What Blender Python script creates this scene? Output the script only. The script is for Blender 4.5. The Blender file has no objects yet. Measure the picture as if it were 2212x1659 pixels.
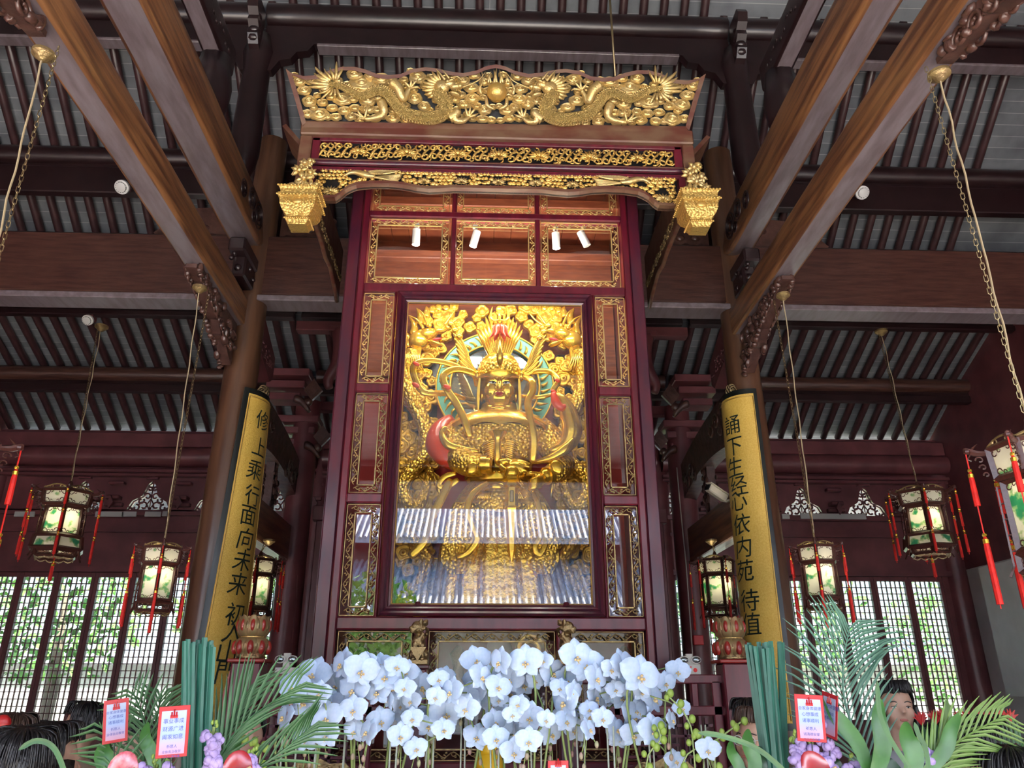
import bpy, math, random
from mathutils import Vector, Matrix
C = bpy.context.scene.collection
S = bpy.context.scene
PI = math.pi
R = math.radians
# ---------------------------------------------------------------- camera
CAMZ = 1.8; FPX = 1662.0; PITCH = R(21.9); YAW = R(2.22)
cam = bpy.data.cameras.new('camera'); co = bpy.data.objects.new('camera', cam); C.objects.link(co)
co.location = (0, 0, CAMZ); co.rotation_euler = (R(90) + PITCH, 0, -YAW)
cam.sensor_fit = 'HORIZONTAL'; cam.sensor_width = 36.0; cam.lens = 36.0 * FPX / 2212.0; cam.clip_end = 300
cam.clip_start = 0.05
S.camera = co
# ---------------------------------------------------------------- sky, sun, exposure
w = bpy.data.worlds.new('sky'); S.world = w; w.use_nodes = True
nt = w.node_tree; nt.nodes.clear()
bg = nt.nodes.new('ShaderNodeBackground'); ow = nt.nodes.new('ShaderNodeOutputWorld')
sk = nt.nodes.new('ShaderNodeTexSky'); sk.sky_type = 'NISHITA'; sk.sun_disc = False
sk.sun_elevation = R(52); sk.sun_rotation = R(160); sk.air_density = 1.0; sk.dust_density = 2.5
nt.links.new(sk.outputs[0], bg.inputs[0]); nt.links.new(bg.outputs[0], ow.inputs[0])
bg.inputs[1].default_value = 1.0
sl = bpy.data.lights.new('sun', 'SUN'); sl.energy = 26.0; sl.angle = R(1.0); sl.color = (1.0, 0.95, 0.86)
so = bpy.data.objects.new('sun', sl); C.objects.link(so); so.location = (6, -14, 22)
so.rotation_euler = Vector((-0.30, 0.60, -0.78)).to_track_quat('-Z', 'Y').to_euler()
# daylight that falls through the open front of the hall, over the courtyard
S.view_settings.view_transform = 'Standard'; S.view_settings.look = 'None'
S.view_settings.exposure = 1.24; S.view_settings.gamma = 1.0; S.view_settings.use_curve_mapping = False
try:
    S.cycles.max_bounces = 7; S.cycles.diffuse_bounces = 4; S.cycles.glossy_bounces = 3
    S.cycles.transmission_bounces = 3; S.cycles.transparent_max_bounces = 8
    S.cycles.sample_clamp_indirect = 6.0; S.cycles.caustics_reflective = False; S.cycles.caustics_refractive = False
    S.cycles.use_denoising = True
except Exception: pass
# ---------------------------------------------------------------- measuring: a pixel of the photo on the plane Y, and back
def ray(px, py):
    x = (px - 1106.0) / FPX; y = -(py - 829.5) / FPX
    sp, cp, sy, cy = math.sin(PITCH), math.cos(PITCH), math.sin(YAW), math.cos(YAW)
    return Vector((sy*cp + cy*x - sy*sp*y, cy*cp - sy*x - cy*sp*y, sp + cp*y))
def at(px, py, Y):
    d = ray(px, py); t = Y / d.y
    return Vector((d.x*t, Y, CAMZ + d.z*t))
def atX(px, py, X):
    d = ray(px, py); t = X / d.x
    return Vector((X, d.y*t, CAMZ + d.z*t))
# ---------------------------------------------------------------- mesh collector
class MB:
    def __init__(s): s.v = []; s.f = []; s.mi = []; s.M = None; s.m = 0
    def add(s, vs, fs):
        b = len(s.v)
        if s.M is not None: vs = [s.M @ Vector(p) for p in vs]
        s.v += [tuple(p) for p in vs]; s.f += [tuple(i + b for i in f) for f in fs]; s.mi += [s.m]*len(fs)
        return s
    def box(s, x0, x1, y0, y1, z0, z1, bv=0.0):
        if bv <= 0:
            return s.add([(x0,y0,z0),(x1,y0,z0),(x1,y1,z0),(x0,y1,z0),(x0,y0,z1),(x1,y0,z1),(x1,y1,z1),(x0,y1,z1)],
                [(0,3,2,1),(4,5,6,7),(0,1,5,4),(1,2,6,5),(2,3,7,6),(3,0,4,7)])
        b = min(bv, (x1-x0)*.45, (y1-y0)*.45, (z1-z0)*.45)
        vs = []
        for z, i in ((z0, b), (z0+b, 0), (z1-b, 0), (z1, b)):
            a0, a1, c0, c1 = x0+i, x1-i, y0+i, y1-i
            k = b if i == 0 else 0
            if i == 0: vs += [(a0+b,c0,z),(a1-b,c0,z),(a1,c0+b,z),(a1,c1-b,z),(a1-b,c1,z),(a0+b,c1,z),(a0,c1-b,z),(a0,c0+b,z)]
            else: vs += [(a0,c0,z),(a1,c0,z),(a1,c0,z),(a1,c1,z),(a1,c1,z),(a0,c1,z),(a0,c1,z),(a0,c0,z)]
        fs = [tuple(reversed(range(8))), tuple(range(24, 32))]
        for r in range(3):
            for k in range(8):
                fs.append((r*8+k, r*8+(k+1) % 8, r*8+8+(k+1) % 8, r*8+8+k))
        return s.add(vs, fs)
    def prism(s, poly, a, b, axis='Y'):
        """closed polygon of (x,z) for Y, (y,z) for X, (x,y) for Z, pushed from a to b"""
        n = len(poly)
        mk = {'Y': lambda p, t: (p[0], t, p[1]), 'X': lambda p, t: (t, p[0], p[1]), 'Z': lambda p, t: (p[0], p[1], t)}[axis]
        vs = [mk(p, a) for p in poly] + [mk(p, b) for p in poly]
        return s.add(vs, [tuple(range(n)), tuple(reversed(range(n, 2*n)))] + [(i, n+i, n+(i+1) % n, (i+1) % n) for i in range(n)])
    def strip(s, top, bot, a, b):
        """wall between two polylines of (x,z) of equal length, pushed from y=a to y=b"""
        n = len(top); vs = []
        for y in (a, b):
            vs += [(p[0], y, p[1]) for p in bot] + [(p[0], y, p[1]) for p in top]
        fs = []
        for i in range(n-1):
            fs += [(i, i+1, n+i+1, n+i), (2*n+i+1, 2*n+i, 3*n+i, 3*n+i+1), (n+i, n+i+1, 3*n+i+1, 3*n+i), (i+1, i, 2*n+i, 2*n+i+1)]
        fs += [(0, n, 3*n, 2*n), (2*n-1, n-1, 3*n-1, 4*n-1)]
        return s.add(vs, fs)
    def tube(s, pts, r, n=6, cap=True, sq=1.0, up=None, closed=False):
        pts = [Vector(p) for p in pts]; m = len(pts)
        rs = r if isinstance(r, (list, tuple)) else [r]*m
        vs = []; nrm = None
        for i, p in enumerate(pts):
            if closed: t = pts[(i+1) % m] - pts[i-1]
            else: t = pts[min(i+1, m-1)] - pts[max(i-1, 0)]
            if t.length < 1e-9: t = Vector((0, 0, 1))
            t.normalize()
            if up is not None: u = Vector(up); u = u - t*u.dot(t)
            elif nrm is None: u = t.orthogonal()
            else: u = nrm - t*nrm.dot(t)
            if u.length < 1e-6: u = t.orthogonal()
            u.normalize(); nrm = u; v = t.cross(u)
            for k in range(n):
                a = 2*PI*k/n + (PI/n)
                vs.append(p + u*(math.cos(a)*rs[i]*sq) + v*(math.sin(a)*rs[i]))
        fs = []
        for i in range(m if closed else m-1):
            j = (i+1) % m
            for k in range(n): fs.append((i*n+k, i*n+(k+1) % n, j*n+(k+1) % n, j*n+k))
        if cap and not closed: fs += [tuple(reversed(range(n))), tuple(range((m-1)*n, m*n))]
        return s.add(vs, fs)
    def cyl(s, p, q, r, n=12): return s.tube([p, q], r, n)
    def ell(s, c, r, u=10, v=6, rot=None, z0=-1.0):
        if isinstance(r, (int, float)): r = (r, r, r)
        c = Vector(c); vs = []; fs = []
        for i in range(v+1):
            th = -PI/2 + PI*i/v
            if z0 > -1: th = math.asin(z0) + (PI/2-math.asin(z0))*i/v
            for k in range(u):
                a = 2*PI*k/u
                p = Vector((math.cos(a)*math.cos(th)*r[0], math.sin(a)*math.cos(th)*r[1], math.sin(th)*r[2]))
                if rot is not None: p = rot @ p
                vs.append(c + p)
        for i in range(v):
            for k in range(u): fs.append((i*u+k, i*u+(k+1) % u, (i+1)*u+(k+1) % u, (i+1)*u+k))
        return s.add(vs, fs)
    def lathe(s, prof, c=(0,0,0), n=16, lobes=0, amp=0.0, tw=0.0, sx=1.0, sy=1.0):
        c = Vector(c); vs = []; fs = []
        for j, (r, z) in enumerate(prof):
            for k in range(n):
                a = 2*PI*k/n
                q = r*(1 + (amp*abs(math.cos(lobes*a/2 + tw*j)) if lobes else 0))
                vs.append(c + Vector((q*math.cos(a)*sx, q*math.sin(a)*sy, z)))
        for j in range(len(prof)-1):
            for k in range(n): fs.append((j*n+k, j*n+(k+1) % n, (j+1)*n+(k+1) % n, (j+1)*n+k))
        fs += [tuple(reversed(range(n))), tuple(range((len(prof)-1)*n, len(prof)*n))]
        return s.add(vs, fs)
    def loft(s, rings, cap=True):
        n = len(rings[0]); vs = [p for r in rings for p in r]; fs = []
        for j in range(len(rings)-1):
            for k in range(n): fs.append((j*n+k, j*n+(k+1) % n, (j+1)*n+(k+1) % n, (j+1)*n+k))
        if cap: fs += [tuple(reversed(range(n))), tuple(range((len(rings)-1)*n, len(rings)*n))]
        return s.add(vs, fs)
    def leaf(s, pts, wd, up=(0,0,1), fold=0.15, th=0.0):
        """a long leaf along pts, width list"""
        pts = [Vector(p) for p in pts]; m = len(pts); vs = []; fs = []
        for i, p in enumerate(pts):
            t = (pts[min(i+1, m-1)] - pts[max(i-1, 0)])
            if t.length < 1e-9: t = Vector((0,0,1))
            t.normalize(); sd = t.cross(Vector(up))
            if sd.length < 1e-4: sd = t.orthogonal()
            sd.normalize(); nn = sd.cross(t)
            wv = wd[i] if isinstance(wd, (list, tuple)) else wd
            vs += [p - sd*wv + nn*wv*fold, p, p + sd*wv + nn*wv*fold]
        for i in range(m-1):
            fs += [(i*3, i*3+1, i*3+4, i*3+3), (i*3+1, i*3+2, i*3+5, i*3+4)]
        return s.add(vs, fs)
    def build(s, name, mat, parent=None, smooth=False, kind=None, label=None, auto=None):
        me = bpy.data.meshes.new(name)
        off = Vector((0, 0, 0)); p = parent
        while p is not None: off += p.location; p = p.parent
        me.from_pydata([tuple(Vector(q) - off) for q in s.v], [], s.f)
        for mm in (mat if isinstance(mat, (list, tuple)) else [mat]): me.materials.append(M[mm])
        if any(s.mi): me.polygons.foreach_set('material_index', s.mi)
        me.validate(); me.update()
        if smooth:
            me.polygons.foreach_set('use_smooth', [True]*len(me.polygons))
            if auto is not None:
                try: me.set_sharp_from_angle(angle=R(auto))
                except Exception: pass
        o = bpy.data.objects.new(name, me); C.objects.link(o); o.parent = parent
        if kind: o['kind'] = kind
        if label: o['label'] = label
        return o
def thing(name, label, cat, loc=(0,0,0), group=None):
    o = bpy.data.objects.new(name, None); C.objects.link(o); o.location = loc; o.empty_display_size = .1
    o['label'] = label; o['category'] = cat
    if group: o['group'] = group
    return o
def tag(o, label, cat, group=None, kind=None):
    o['label'] = label; o['category'] = cat
    if group: o['group'] = group
    if kind: o['kind'] = kind
    return o
def struct(o): o['kind'] = 'structure'; return o
def dup(root, loc=None, rot=None, label=None, group=None, scale=None, parent=None):
    r = root.copy(); C.objects.link(r)
    if parent is not None: r.parent = parent
    if loc is not None: r.location = loc
    if rot is not None: r.rotation_euler = rot
    if scale is not None: r.scale = (scale, scale, scale)
    if label: r['label'] = label
    if group: r['group'] = group
    for ch in list(root.children):
        c = ch.copy(); C.objects.link(c); c.parent = r
        for g in ch.children:
            d = g.copy(); C.objects.link(d); d.parent = c
    return r
def pull(since, s=.8):
    for o in list(C.objects)[since:]:
        if o.parent is None:
            o.location = (o.location.x*s, o.location.y*s, CAMZ + (o.location.z-CAMZ)*s); o.scale = (s, s, s)
            if o.type == 'LIGHT': o.data.energy *= s*s; o.data.shadow_soft_size *= s; o.scale = (1, 1, 1)
def smoothpts(pts, k=4):
    P = [Vector(p) for p in pts]; out = []
    for i in range(len(P)-1):
        a = P[max(i-1,0)]; b = P[i]; c = P[i+1]; d = P[min(i+2,len(P)-1)]
        for j in range(k):
            t = j/k; t2 = t*t; t3 = t2*t
            out.append(0.5*((2*b) + (c-a)*t + (2*a-5*b+4*c-d)*t2 + (3*b-a-3*c+d)*t3))
    out.append(P[-1]); return out
def lerp(a, b, t): return a + (b-a)*t
# ---------------------------------------------------------------- materials
M = {}
def mat(name, col, rough=.5, metal=0.0, c2=None, scale=8.0, grain=None, bump=0.0, bscale=None, spec=.5, coat=0.0, emit=None, es=0.0, trans=0.0, sub=0.0, btype='noise', detail=4.0, lo=.35, hi=.65):
    m = bpy.data.materials.new(name); M[name] = m; m.use_nodes = True
    nt = m.node_tree; b = nt.nodes['Principled BSDF']; L = nt.links
    b.inputs['Base Color'].default_value = (*col, 1); b.inputs['Roughness'].default_value = rough
    b.inputs['Metallic'].default_value = metal; b.inputs['Specular IOR Level'].default_value = spec
    b.inputs['Coat Weight'].default_value = coat; b.inputs['Coat Roughness'].default_value = .15
    b.inputs['Transmission Weight'].default_value = trans
    if sub: b.inputs['Subsurface Weight'].default_value = sub; b.inputs['Subsurface Scale'].default_value = .02
    if emit: b.inputs['Emission Color'].default_value = (*emit, 1); b.inputs['Emission Strength'].default_value = es
    tc = nt.nodes.new('ShaderNodeTexCoord'); mp = nt.nodes.new('ShaderNodeMapping')
    L.new(tc.outputs['Object'], mp.inputs[0])
    if grain: mp.inputs['Scale'].default_value = grain
    if c2:
        n = nt.nodes.new('ShaderNodeTexNoise'); n.inputs['Scale'].default_value = scale; n.inputs['Detail'].default_value = detail
        L.new(mp.outputs[0], n.inputs['Vector'])
        r = nt.nodes.new('ShaderNodeValToRGB'); r.color_ramp.elements[0].position = lo; r.color_ramp.elements[1].position = hi
        r.color_ramp.elements[0].color = (*col, 1); r.color_ramp.elements[1].color = (*c2, 1)
        L.new(n.outputs['Fac'], r.inputs[0]); L.new(r.outputs[0], b.inputs['Base Color'])
    if bump:
        if btype == 'noise':
            t = nt.nodes.new('ShaderNodeTexNoise'); t.inputs['Detail'].default_value = 3; out = t.outputs['Fac']
        elif btype == 'vor':
            t = nt.nodes.new('ShaderNodeTexVoronoi'); t.feature = 'F1'; out = t.outputs['Distance']
        else:
            t = nt.nodes.new('ShaderNodeTexVoronoi'); t.feature = 'SMOOTH_F1'; out = t.outputs['Distance']
        t.inputs['Scale'].default_value = bscale or scale
        L.new(mp.outputs[0], t.inputs['Vector'])
        bm = nt.nodes.new('ShaderNodeBump'); bm.inputs['Strength'].default_value = bump; bm.inputs['Distance'].default_value = .02
        if btype != 'noise': bm.invert = True
        L.new(out, bm.inputs['Height']); L.new(bm.outputs[0], b.inputs['Normal'])
    return m
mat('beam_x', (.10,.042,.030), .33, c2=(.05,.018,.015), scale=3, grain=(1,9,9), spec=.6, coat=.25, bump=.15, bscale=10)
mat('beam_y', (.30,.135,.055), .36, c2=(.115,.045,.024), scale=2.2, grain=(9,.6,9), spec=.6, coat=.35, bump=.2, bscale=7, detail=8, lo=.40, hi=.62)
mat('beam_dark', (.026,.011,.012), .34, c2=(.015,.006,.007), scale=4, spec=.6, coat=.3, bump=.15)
mat('rafter', (.075,.032,.034), .38, c2=(.045,.019,.021), scale=5, spec=.5, coat=.2)
mat('column', (.15,.072,.038), .32, c2=(.085,.038,.022), scale=2.0, grain=(6,6,.6), spec=.6, coat=.4, bump=.08)
mat('carved', (.13,.060,.045), .36, c2=(.06,.025,.02), scale=9, spec=.6, coat=.2, bump=.4, bscale=14)
mat('maroon', (.19,.058,.064), .4, c2=(.125,.038,.043), scale=3, spec=.5, coat=.2, bump=.06)
mat('lacquer', (.17,.012,.028), .30, c2=(.10,.008,.020), scale=2.5, grain=(5,5,1), spec=.6, coat=.45, bump=.05)
mat('lacquer_dark', (.062,.013,.030), .30, c2=(.11,.012,.026), scale=2.5, grain=(5,5,1), spec=.6, coat=.45)
mat('red_lacquer', (.42,.03,.02), .32, c2=(.30,.018,.016), scale=2, spec=.6, coat=.4)
mat('cornice_wood', (.14,.040,.028), .42, c2=(.20,.11,.065), scale=3.2, grain=(1,3,2), spec=.5, coat=.15)
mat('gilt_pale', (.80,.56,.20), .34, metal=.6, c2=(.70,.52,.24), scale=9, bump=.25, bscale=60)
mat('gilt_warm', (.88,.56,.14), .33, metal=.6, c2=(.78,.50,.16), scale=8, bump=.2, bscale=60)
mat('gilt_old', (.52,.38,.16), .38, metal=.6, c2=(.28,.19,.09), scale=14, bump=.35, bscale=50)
mat('gold', (.95,.58,.07), .22, metal=.78, c2=(.88,.50,.05), scale=5)
mat('gold_scale', (.93,.56,.07), .28, metal=.78, bump=1.0, bscale=28, btype='vor')
mat('gold_fold', (.92,.55,.07), .26, metal=.78, bump=.9, bscale=16, c2=(.78,.43,.05), scale=6)
mat('gold_board', (.85,.50,.06), .32, metal=.75, c2=(.66,.36,.04), scale=10, bump=.35, bscale=40)
mat('orange_red', (.85,.06,.015), .3, coat=.5)
mat('lip_red', (.45,.03,.03), .35)
mat('jade_green', (.16,.47,.32), .45)
mat('mirror', (.35,.42,.46), .06, metal=.9)
mat('black', (.008,.008,.009), .45)
mat('black_lacquer', (.012,.016,.014), .3, coat=.3)
mat('board_gold', (1.0,.68,.15), .38, metal=.0, c2=(.90,.56,.09), scale=70, bump=.35, bscale=160, detail=6)
mat('ink', (.02,.035,.028), .35)
mat('shrine_wood', (.30,.085,.035), .42, c2=(.20,.05,.025), scale=4, grain=(1,1,6))
mat('white_paint', (.80,.80,.78), .35)
mat('plaster', (.62,.61,.60), .8, c2=(.54,.53,.52), scale=3)
mat('grey_plastic', (.55,.55,.52), .45)
mat('brass', (.42,.33,.18), .35, metal=.9)
mat('rope', (.45,.36,.22), .8)
mat('old_gold_metal', (.33,.24,.12), .35, metal=.9, bump=.4, bscale=60)
mat('lantern_wood', (.085,.026,.020), .35, coat=.4, bump=.2, bscale=40)
mat('lantern_red', (.19,.035,.030), .38, coat=.3)
mat('red_silk', (.80,.020,.012), .6, c2=(.62,.012,.010), scale=30)
mat('petal', (.36,.465,.65), .6, sub=.1, c2=(.41,.51,.67), scale=6)
mat('petal_shade', (.78,.72,.86), .55)
mat('lip_yellow', (.62,.56,.36), .5, c2=(.50,.26,.02), scale=45)
mat('stem', (.20,.27,.09), .5)
mat('bud', (.28,.28,.16), .5, c2=(.28,.15,.15), scale=20)
mat('bud_green', (.20,.30,.05), .5)
mat('reed', (.014,.11,.075), .45, c2=(.008,.07,.05), scale=30, grain=(6,6,.3))
mat('palm', (.022,.075,.020), .45, c2=(.035,.11,.03), scale=14)
mat('leaf_green', (.02,.085,.014), .35, c2=(.05,.15,.03), scale=10)
mat('leaf_dark', (.006,.035,.012), .35, c2=(.012,.055,.018), scale=10)
mat('stock_purple', (.28,.20,.46), .6, c2=(.38,.30,.54), scale=40)
mat('anthurium', (.25,.006,.010), .22, coat=.5)
mat('bromeliad', (.35,.01,.01), .4)
mat('spadix', (.35,.22,.12), .5)
mat('card_red', (.34,.008,.014), .4)
mat('skin', (.46,.28,.20), .5, sub=.1)
mat('lip_skin', (.45,.16,.13), .5)
mat('hair', (.008,.007,.008), .42, bump=.5, bscale=30)
mat('hair_brown', (.06,.032,.022), .4, bump=.3, bscale=60)
mat('eye_white', (.8,.8,.78), .3)
mat('cloth_dark', (.03,.035,.05), .8)
mat('cloth_beige', (.42,.33,.24), .85)
mat('cloth_grey', (.22,.22,.24), .85)
mat('cloth_white', (.36,.36,.38), .85)
mat('stone_floor', (.50,.46,.42), .5, c2=(.42,.39,.36), scale=3)
mat('yard_stone', (.50,.47,.43), .9, c2=(.42,.40,.37), scale=1.5)
mat('foliage', (.10,.28,.05), .7, c2=(.22,.42,.10), scale=6)
mat('trunk', (.18,.14,.10), .9)
mat('garden_wall', (.72,.70,.66), .9, c2=(.55,.54,.50), scale=2)
mat('tile_roof', (.26,.29,.34), .5, c2=(.50,.53,.58), scale=5)
mat('paint_red', (.70,.01,.015), .4)
mat('white_lotus', (.72,.62,.56), .5)
mat('yellow_jar', (.80,.52,.02), .35)
def lamp_glass():
    m = bpy.data.materials.new('painted_glass'); M['painted_glass'] = m; m.use_nodes = True
    nt = m.node_tree; b = nt.nodes['Principled BSDF']; L = nt.links
    tc = nt.nodes.new('ShaderNodeTexCoord'); n = nt.nodes.new('ShaderNodeTexNoise'); n.inputs['Scale'].default_value = 9; n.inputs['Detail'].default_value = 5
    L.new(tc.outputs['Object'], n.inputs[0])
    r = nt.nodes.new('ShaderNodeValToRGB'); e = r.color_ramp.elements
    e[0].position = .0; e[0].color = (.80,.78,.62,1); e[1].position = 1; e[1].color = (.02,.16,.06,1)
    a = e.new(.53); a.color = (.82,.80,.68,1); a = e.new(.58); a.color = (.30,.48,.20,1); a = e.new(.64); a.color = (.06,.34,.18,1)
    L.new(n.outputs['Fac'], r.inputs[0]); L.new(r.outputs[0], b.inputs['Base Color']); L.new(r.outputs[0], b.inputs['Emission Color'])
    b.inputs['Emission Strength'].default_value = .55; b.inputs['Roughness'].default_value = .3
lamp_glass()
def pane_mat(name, ior, tint):
    m = bpy.data.materials.new(name); M[name] = m; m.use_nodes = True
    nt = m.node_tree; nt.nodes.clear(); L = nt.links
    o = nt.nodes.new('ShaderNodeOutputMaterial'); mx = nt.nodes.new('ShaderNodeMixShader')
    t = nt.nodes.new('ShaderNodeBsdfTransparent'); g = nt.nodes.new('ShaderNodeBsdfGlossy'); f = nt.nodes.new('ShaderNodeFresnel')
    t.inputs[0].default_value = (*tint, 1); g.inputs['Roughness'].default_value = 0.0; f.inputs[0].default_value = ior
    ge = nt.nodes.new('ShaderNodeNewGeometry'); k1 = nt.nodes.new('ShaderNodeMath'); k1.operation = 'SUBTRACT'; k1.inputs[0].default_value = 1.0; L.new(ge.outputs['Backfacing'], k1.inputs[1])
    k2 = nt.nodes.new('ShaderNodeMath'); k2.operation = 'MULTIPLY'; L.new(f.outputs[0], k2.inputs[0]); L.new(k1.outputs[0], k2.inputs[1])
    L.new(k2.outputs[0], mx.inputs[0]); L.new(t.outputs[0], mx.inputs[1]); L.new(g.outputs[0], mx.inputs[2]); L.new(mx.outputs[0], o.inputs[0])
pane_mat('pane', 2.3, (.97,.98,.98)); pane_mat('window_pane', 1.5, (.50,.53,.52))
def bricks():
    m = bpy.data.materials.new('roof_boards'); M['roof_boards'] = m; m.use_nodes = True
    nt = m.node_tree; b = nt.nodes['Principled BSDF']; L = nt.links
    tc = nt.nodes.new('ShaderNodeTexCoord'); mp = nt.nodes.new('ShaderNodeMapping'); L.new(tc.outputs['Object'], mp.inputs[0])
    sx = nt.nodes.new('ShaderNodeSeparateXYZ'); cb = nt.nodes.new('ShaderNodeCombineXYZ'); L.new(mp.outputs[0], sx.inputs[0])
    k = nt.nodes.new('ShaderNodeMath'); k.operation = 'MULTIPLY'; k.inputs[1].default_value = 1.25; L.new(sx.outputs['Y'], k.inputs[0])
    L.new(sx.outputs['X'], cb.inputs[0]); L.new(k.outputs[0], cb.inputs[1])
    br = nt.nodes.new('ShaderNodeTexBrick'); L.new(cb.outputs[0], br.inputs['Vector'])
    br.inputs['Color1'].default_value = (.165,.18,.20,1); br.inputs['Color2'].default_value = (.12,.132,.15,1); br.inputs['Mortar'].default_value = (.30,.31,.32,1)
    br.inputs['Scale'].default_value = 1.0; br.inputs['Brick Width'].default_value = 60.0; br.inputs['Row Height'].default_value = .14; br.inputs['Mortar Size'].default_value = .004
    br.offset = 0.0
    nz = nt.nodes.new('ShaderNodeTexNoise'); nz.inputs['Scale'].default_value = 2.5; nz.inputs['Detail'].default_value = 6; L.new(mp.outputs[0], nz.inputs[0])
    mx = nt.nodes.new('ShaderNodeMixRGB'); mx.blend_type = 'MULTIPLY'; mx.inputs[0].default_value = .6
    L.new(br.outputs[0], mx.inputs[1]); rr = nt.nodes.new('ShaderNodeValToRGB'); rr.color_ramp.elements[0].position = .35; rr.color_ramp.elements[0].color = (.6,.6,.62,1); rr.color_ramp.elements[1].position = .6; rr.color_ramp.elements[1].color = (1.35,1.35,1.3,1)
    L.new(nz.outputs['Fac'], rr.inputs[0]); L.new(rr.outputs[0], mx.inputs[2]); L.new(mx.outputs[0], b.inputs['Base Color'])
    b.inputs['Roughness'].default_value = .7
bricks()
def card_paper():
    m = bpy.data.materials.new('card_paper'); M['card_paper'] = m; m.use_nodes = True
    nt = m.node_tree; b = nt.nodes['Principled BSDF']; L = nt.links
    tc = nt.nodes.new('ShaderNodeTexCoord'); sx = nt.nodes.new('ShaderNodeSeparateXYZ'); L.new(tc.outputs['Generated'], sx.inputs[0])
    r = nt.nodes.new('ShaderNodeValToRGB'); e = r.color_ramp.elements
    e[0].position = 0; e[0].color = (.42,.22,.32,1); e[1].position = 1; e[1].color = (.32,.36,.48,1); a = e.new(.45); a.color = (.24,.33,.54,1)
    L.new(sx.outputs['Z'], r.inputs[0]); L.new(r.outputs[0], b.inputs['Base Color']); b.inputs['Roughness'].default_value = .4
card_paper()
mat('lens_lit', (.9,.9,.9), .3, emit=(1,.98,.92), es=30)
mat('lotus_gilt', (.30,.24,.11), .42, metal=.35, c2=(.36,.20,.10), scale=14)
mat('gilt_basket', (.70,.46,.13), .38, metal=.6, bump=.45, bscale=40, btype='vor')
mat('cctv_white', (.72,.66,.52), .4)
mat('gilt_scale', (.78,.56,.20), .34, metal=.6, bump=.9, bscale=75, btype='vor')
mat('brow_blue', (.04,.04,.18), .4)
mat('stake', (.22,.26,.22), .3)
mat('anthurium_pink', (.32,.02,.045), .25, c2=(.50,.20,.20), scale=40, coat=.5)
mat('palm_blue', (.035,.11,.075), .45, c2=(.055,.145,.09), scale=14)
mat('palm_light', (.075,.15,.025), .45, c2=(.11,.19,.04), scale=14)
mat('print_blue', (.03,.05,.25), .5)
mat('soffit_sheen', (.165,.125,.135), .34, c2=(.235,.195,.215), scale=3.0, grain=(5,1,5), spec=.6, coat=.4, bump=.1, bscale=8)  # sky sheen on timber undersides, painted as a paler lilac-grey
# ================================================================ THE HALL
AX = 0.12                      # axis of the hall
CX = 2.72                      # columns stand at AX -+ CX
YN, YF, YB = 7.7, 10.4, 12.15   # near columns, far columns, back wall
XL, XR = -7.75, 7.6
# --- floor, yard
struct(MB().box(XL-.3, XR+.3, -3.6, YB+.3, -.3, 0).build('floor', 'stone_floor'))
tag(MB().box(-30, 30, -32, -3.6, -.45, -.12).build('courtyard_ground', 'yard_stone'), 'pale stone courtyard ground in front of the open hall', 'ground')['kind'] = 'structure'
tag(MB().box(-30, 30, YB+.3, 34, -.45, -.1).build('garden_ground', 'yard_stone'), 'pale garden ground behind the latticed back wall', 'ground')['kind'] = 'structure'
# --- roof: underside profile of the rafters, back slope then front slope
PR = [(14.3,4.62),(11.0,6.42),(9.7,6.99),(8.15,8.20),(6.8,9.30),(5.7,10.3),(4.5,11.25)]
PRF = [(-4.3,5.46),(-2.2,6.42)] + [(9.0-y, z) for y, z in PR[2:]]
rr = .052
def roof(pts, name, lab):
    mb = MB()
    for (y0, z0), (y1, z1) in zip(pts[:-1], pts[1:]):
        d = Vector((0, y1-y0, z1-z0)).normalized(); n = Vector((0, -d.z, d.y))
        if n.z < 0: n = -n
        a = Vector((0, y0, z0)) + n*.06 - d*.06; b = Vector((0, y1, z1)) + n*.06 + d*.12; a2 = a + n*.2; b2 = b + n*.2
        vs = []
        for x in (XL-.4, XR+.4): vs += [(x, a.y, a.z), (x, b.y, b.z), (x, b2.y, b2.z), (x, a2.y, a2.z)]
        mb.add(vs, [(0,1,2,3), (7,6,5,4), (0,4,5,1), (1,5,6,2), (2,6,7,3), (3,7,4,0)])
    o = mb.build(name, 'roof_boards'); o['kind'] = 'structure'; return o
roof(PR, 'ceiling', ''); roof(PRF, 'ceiling', '')
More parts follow.
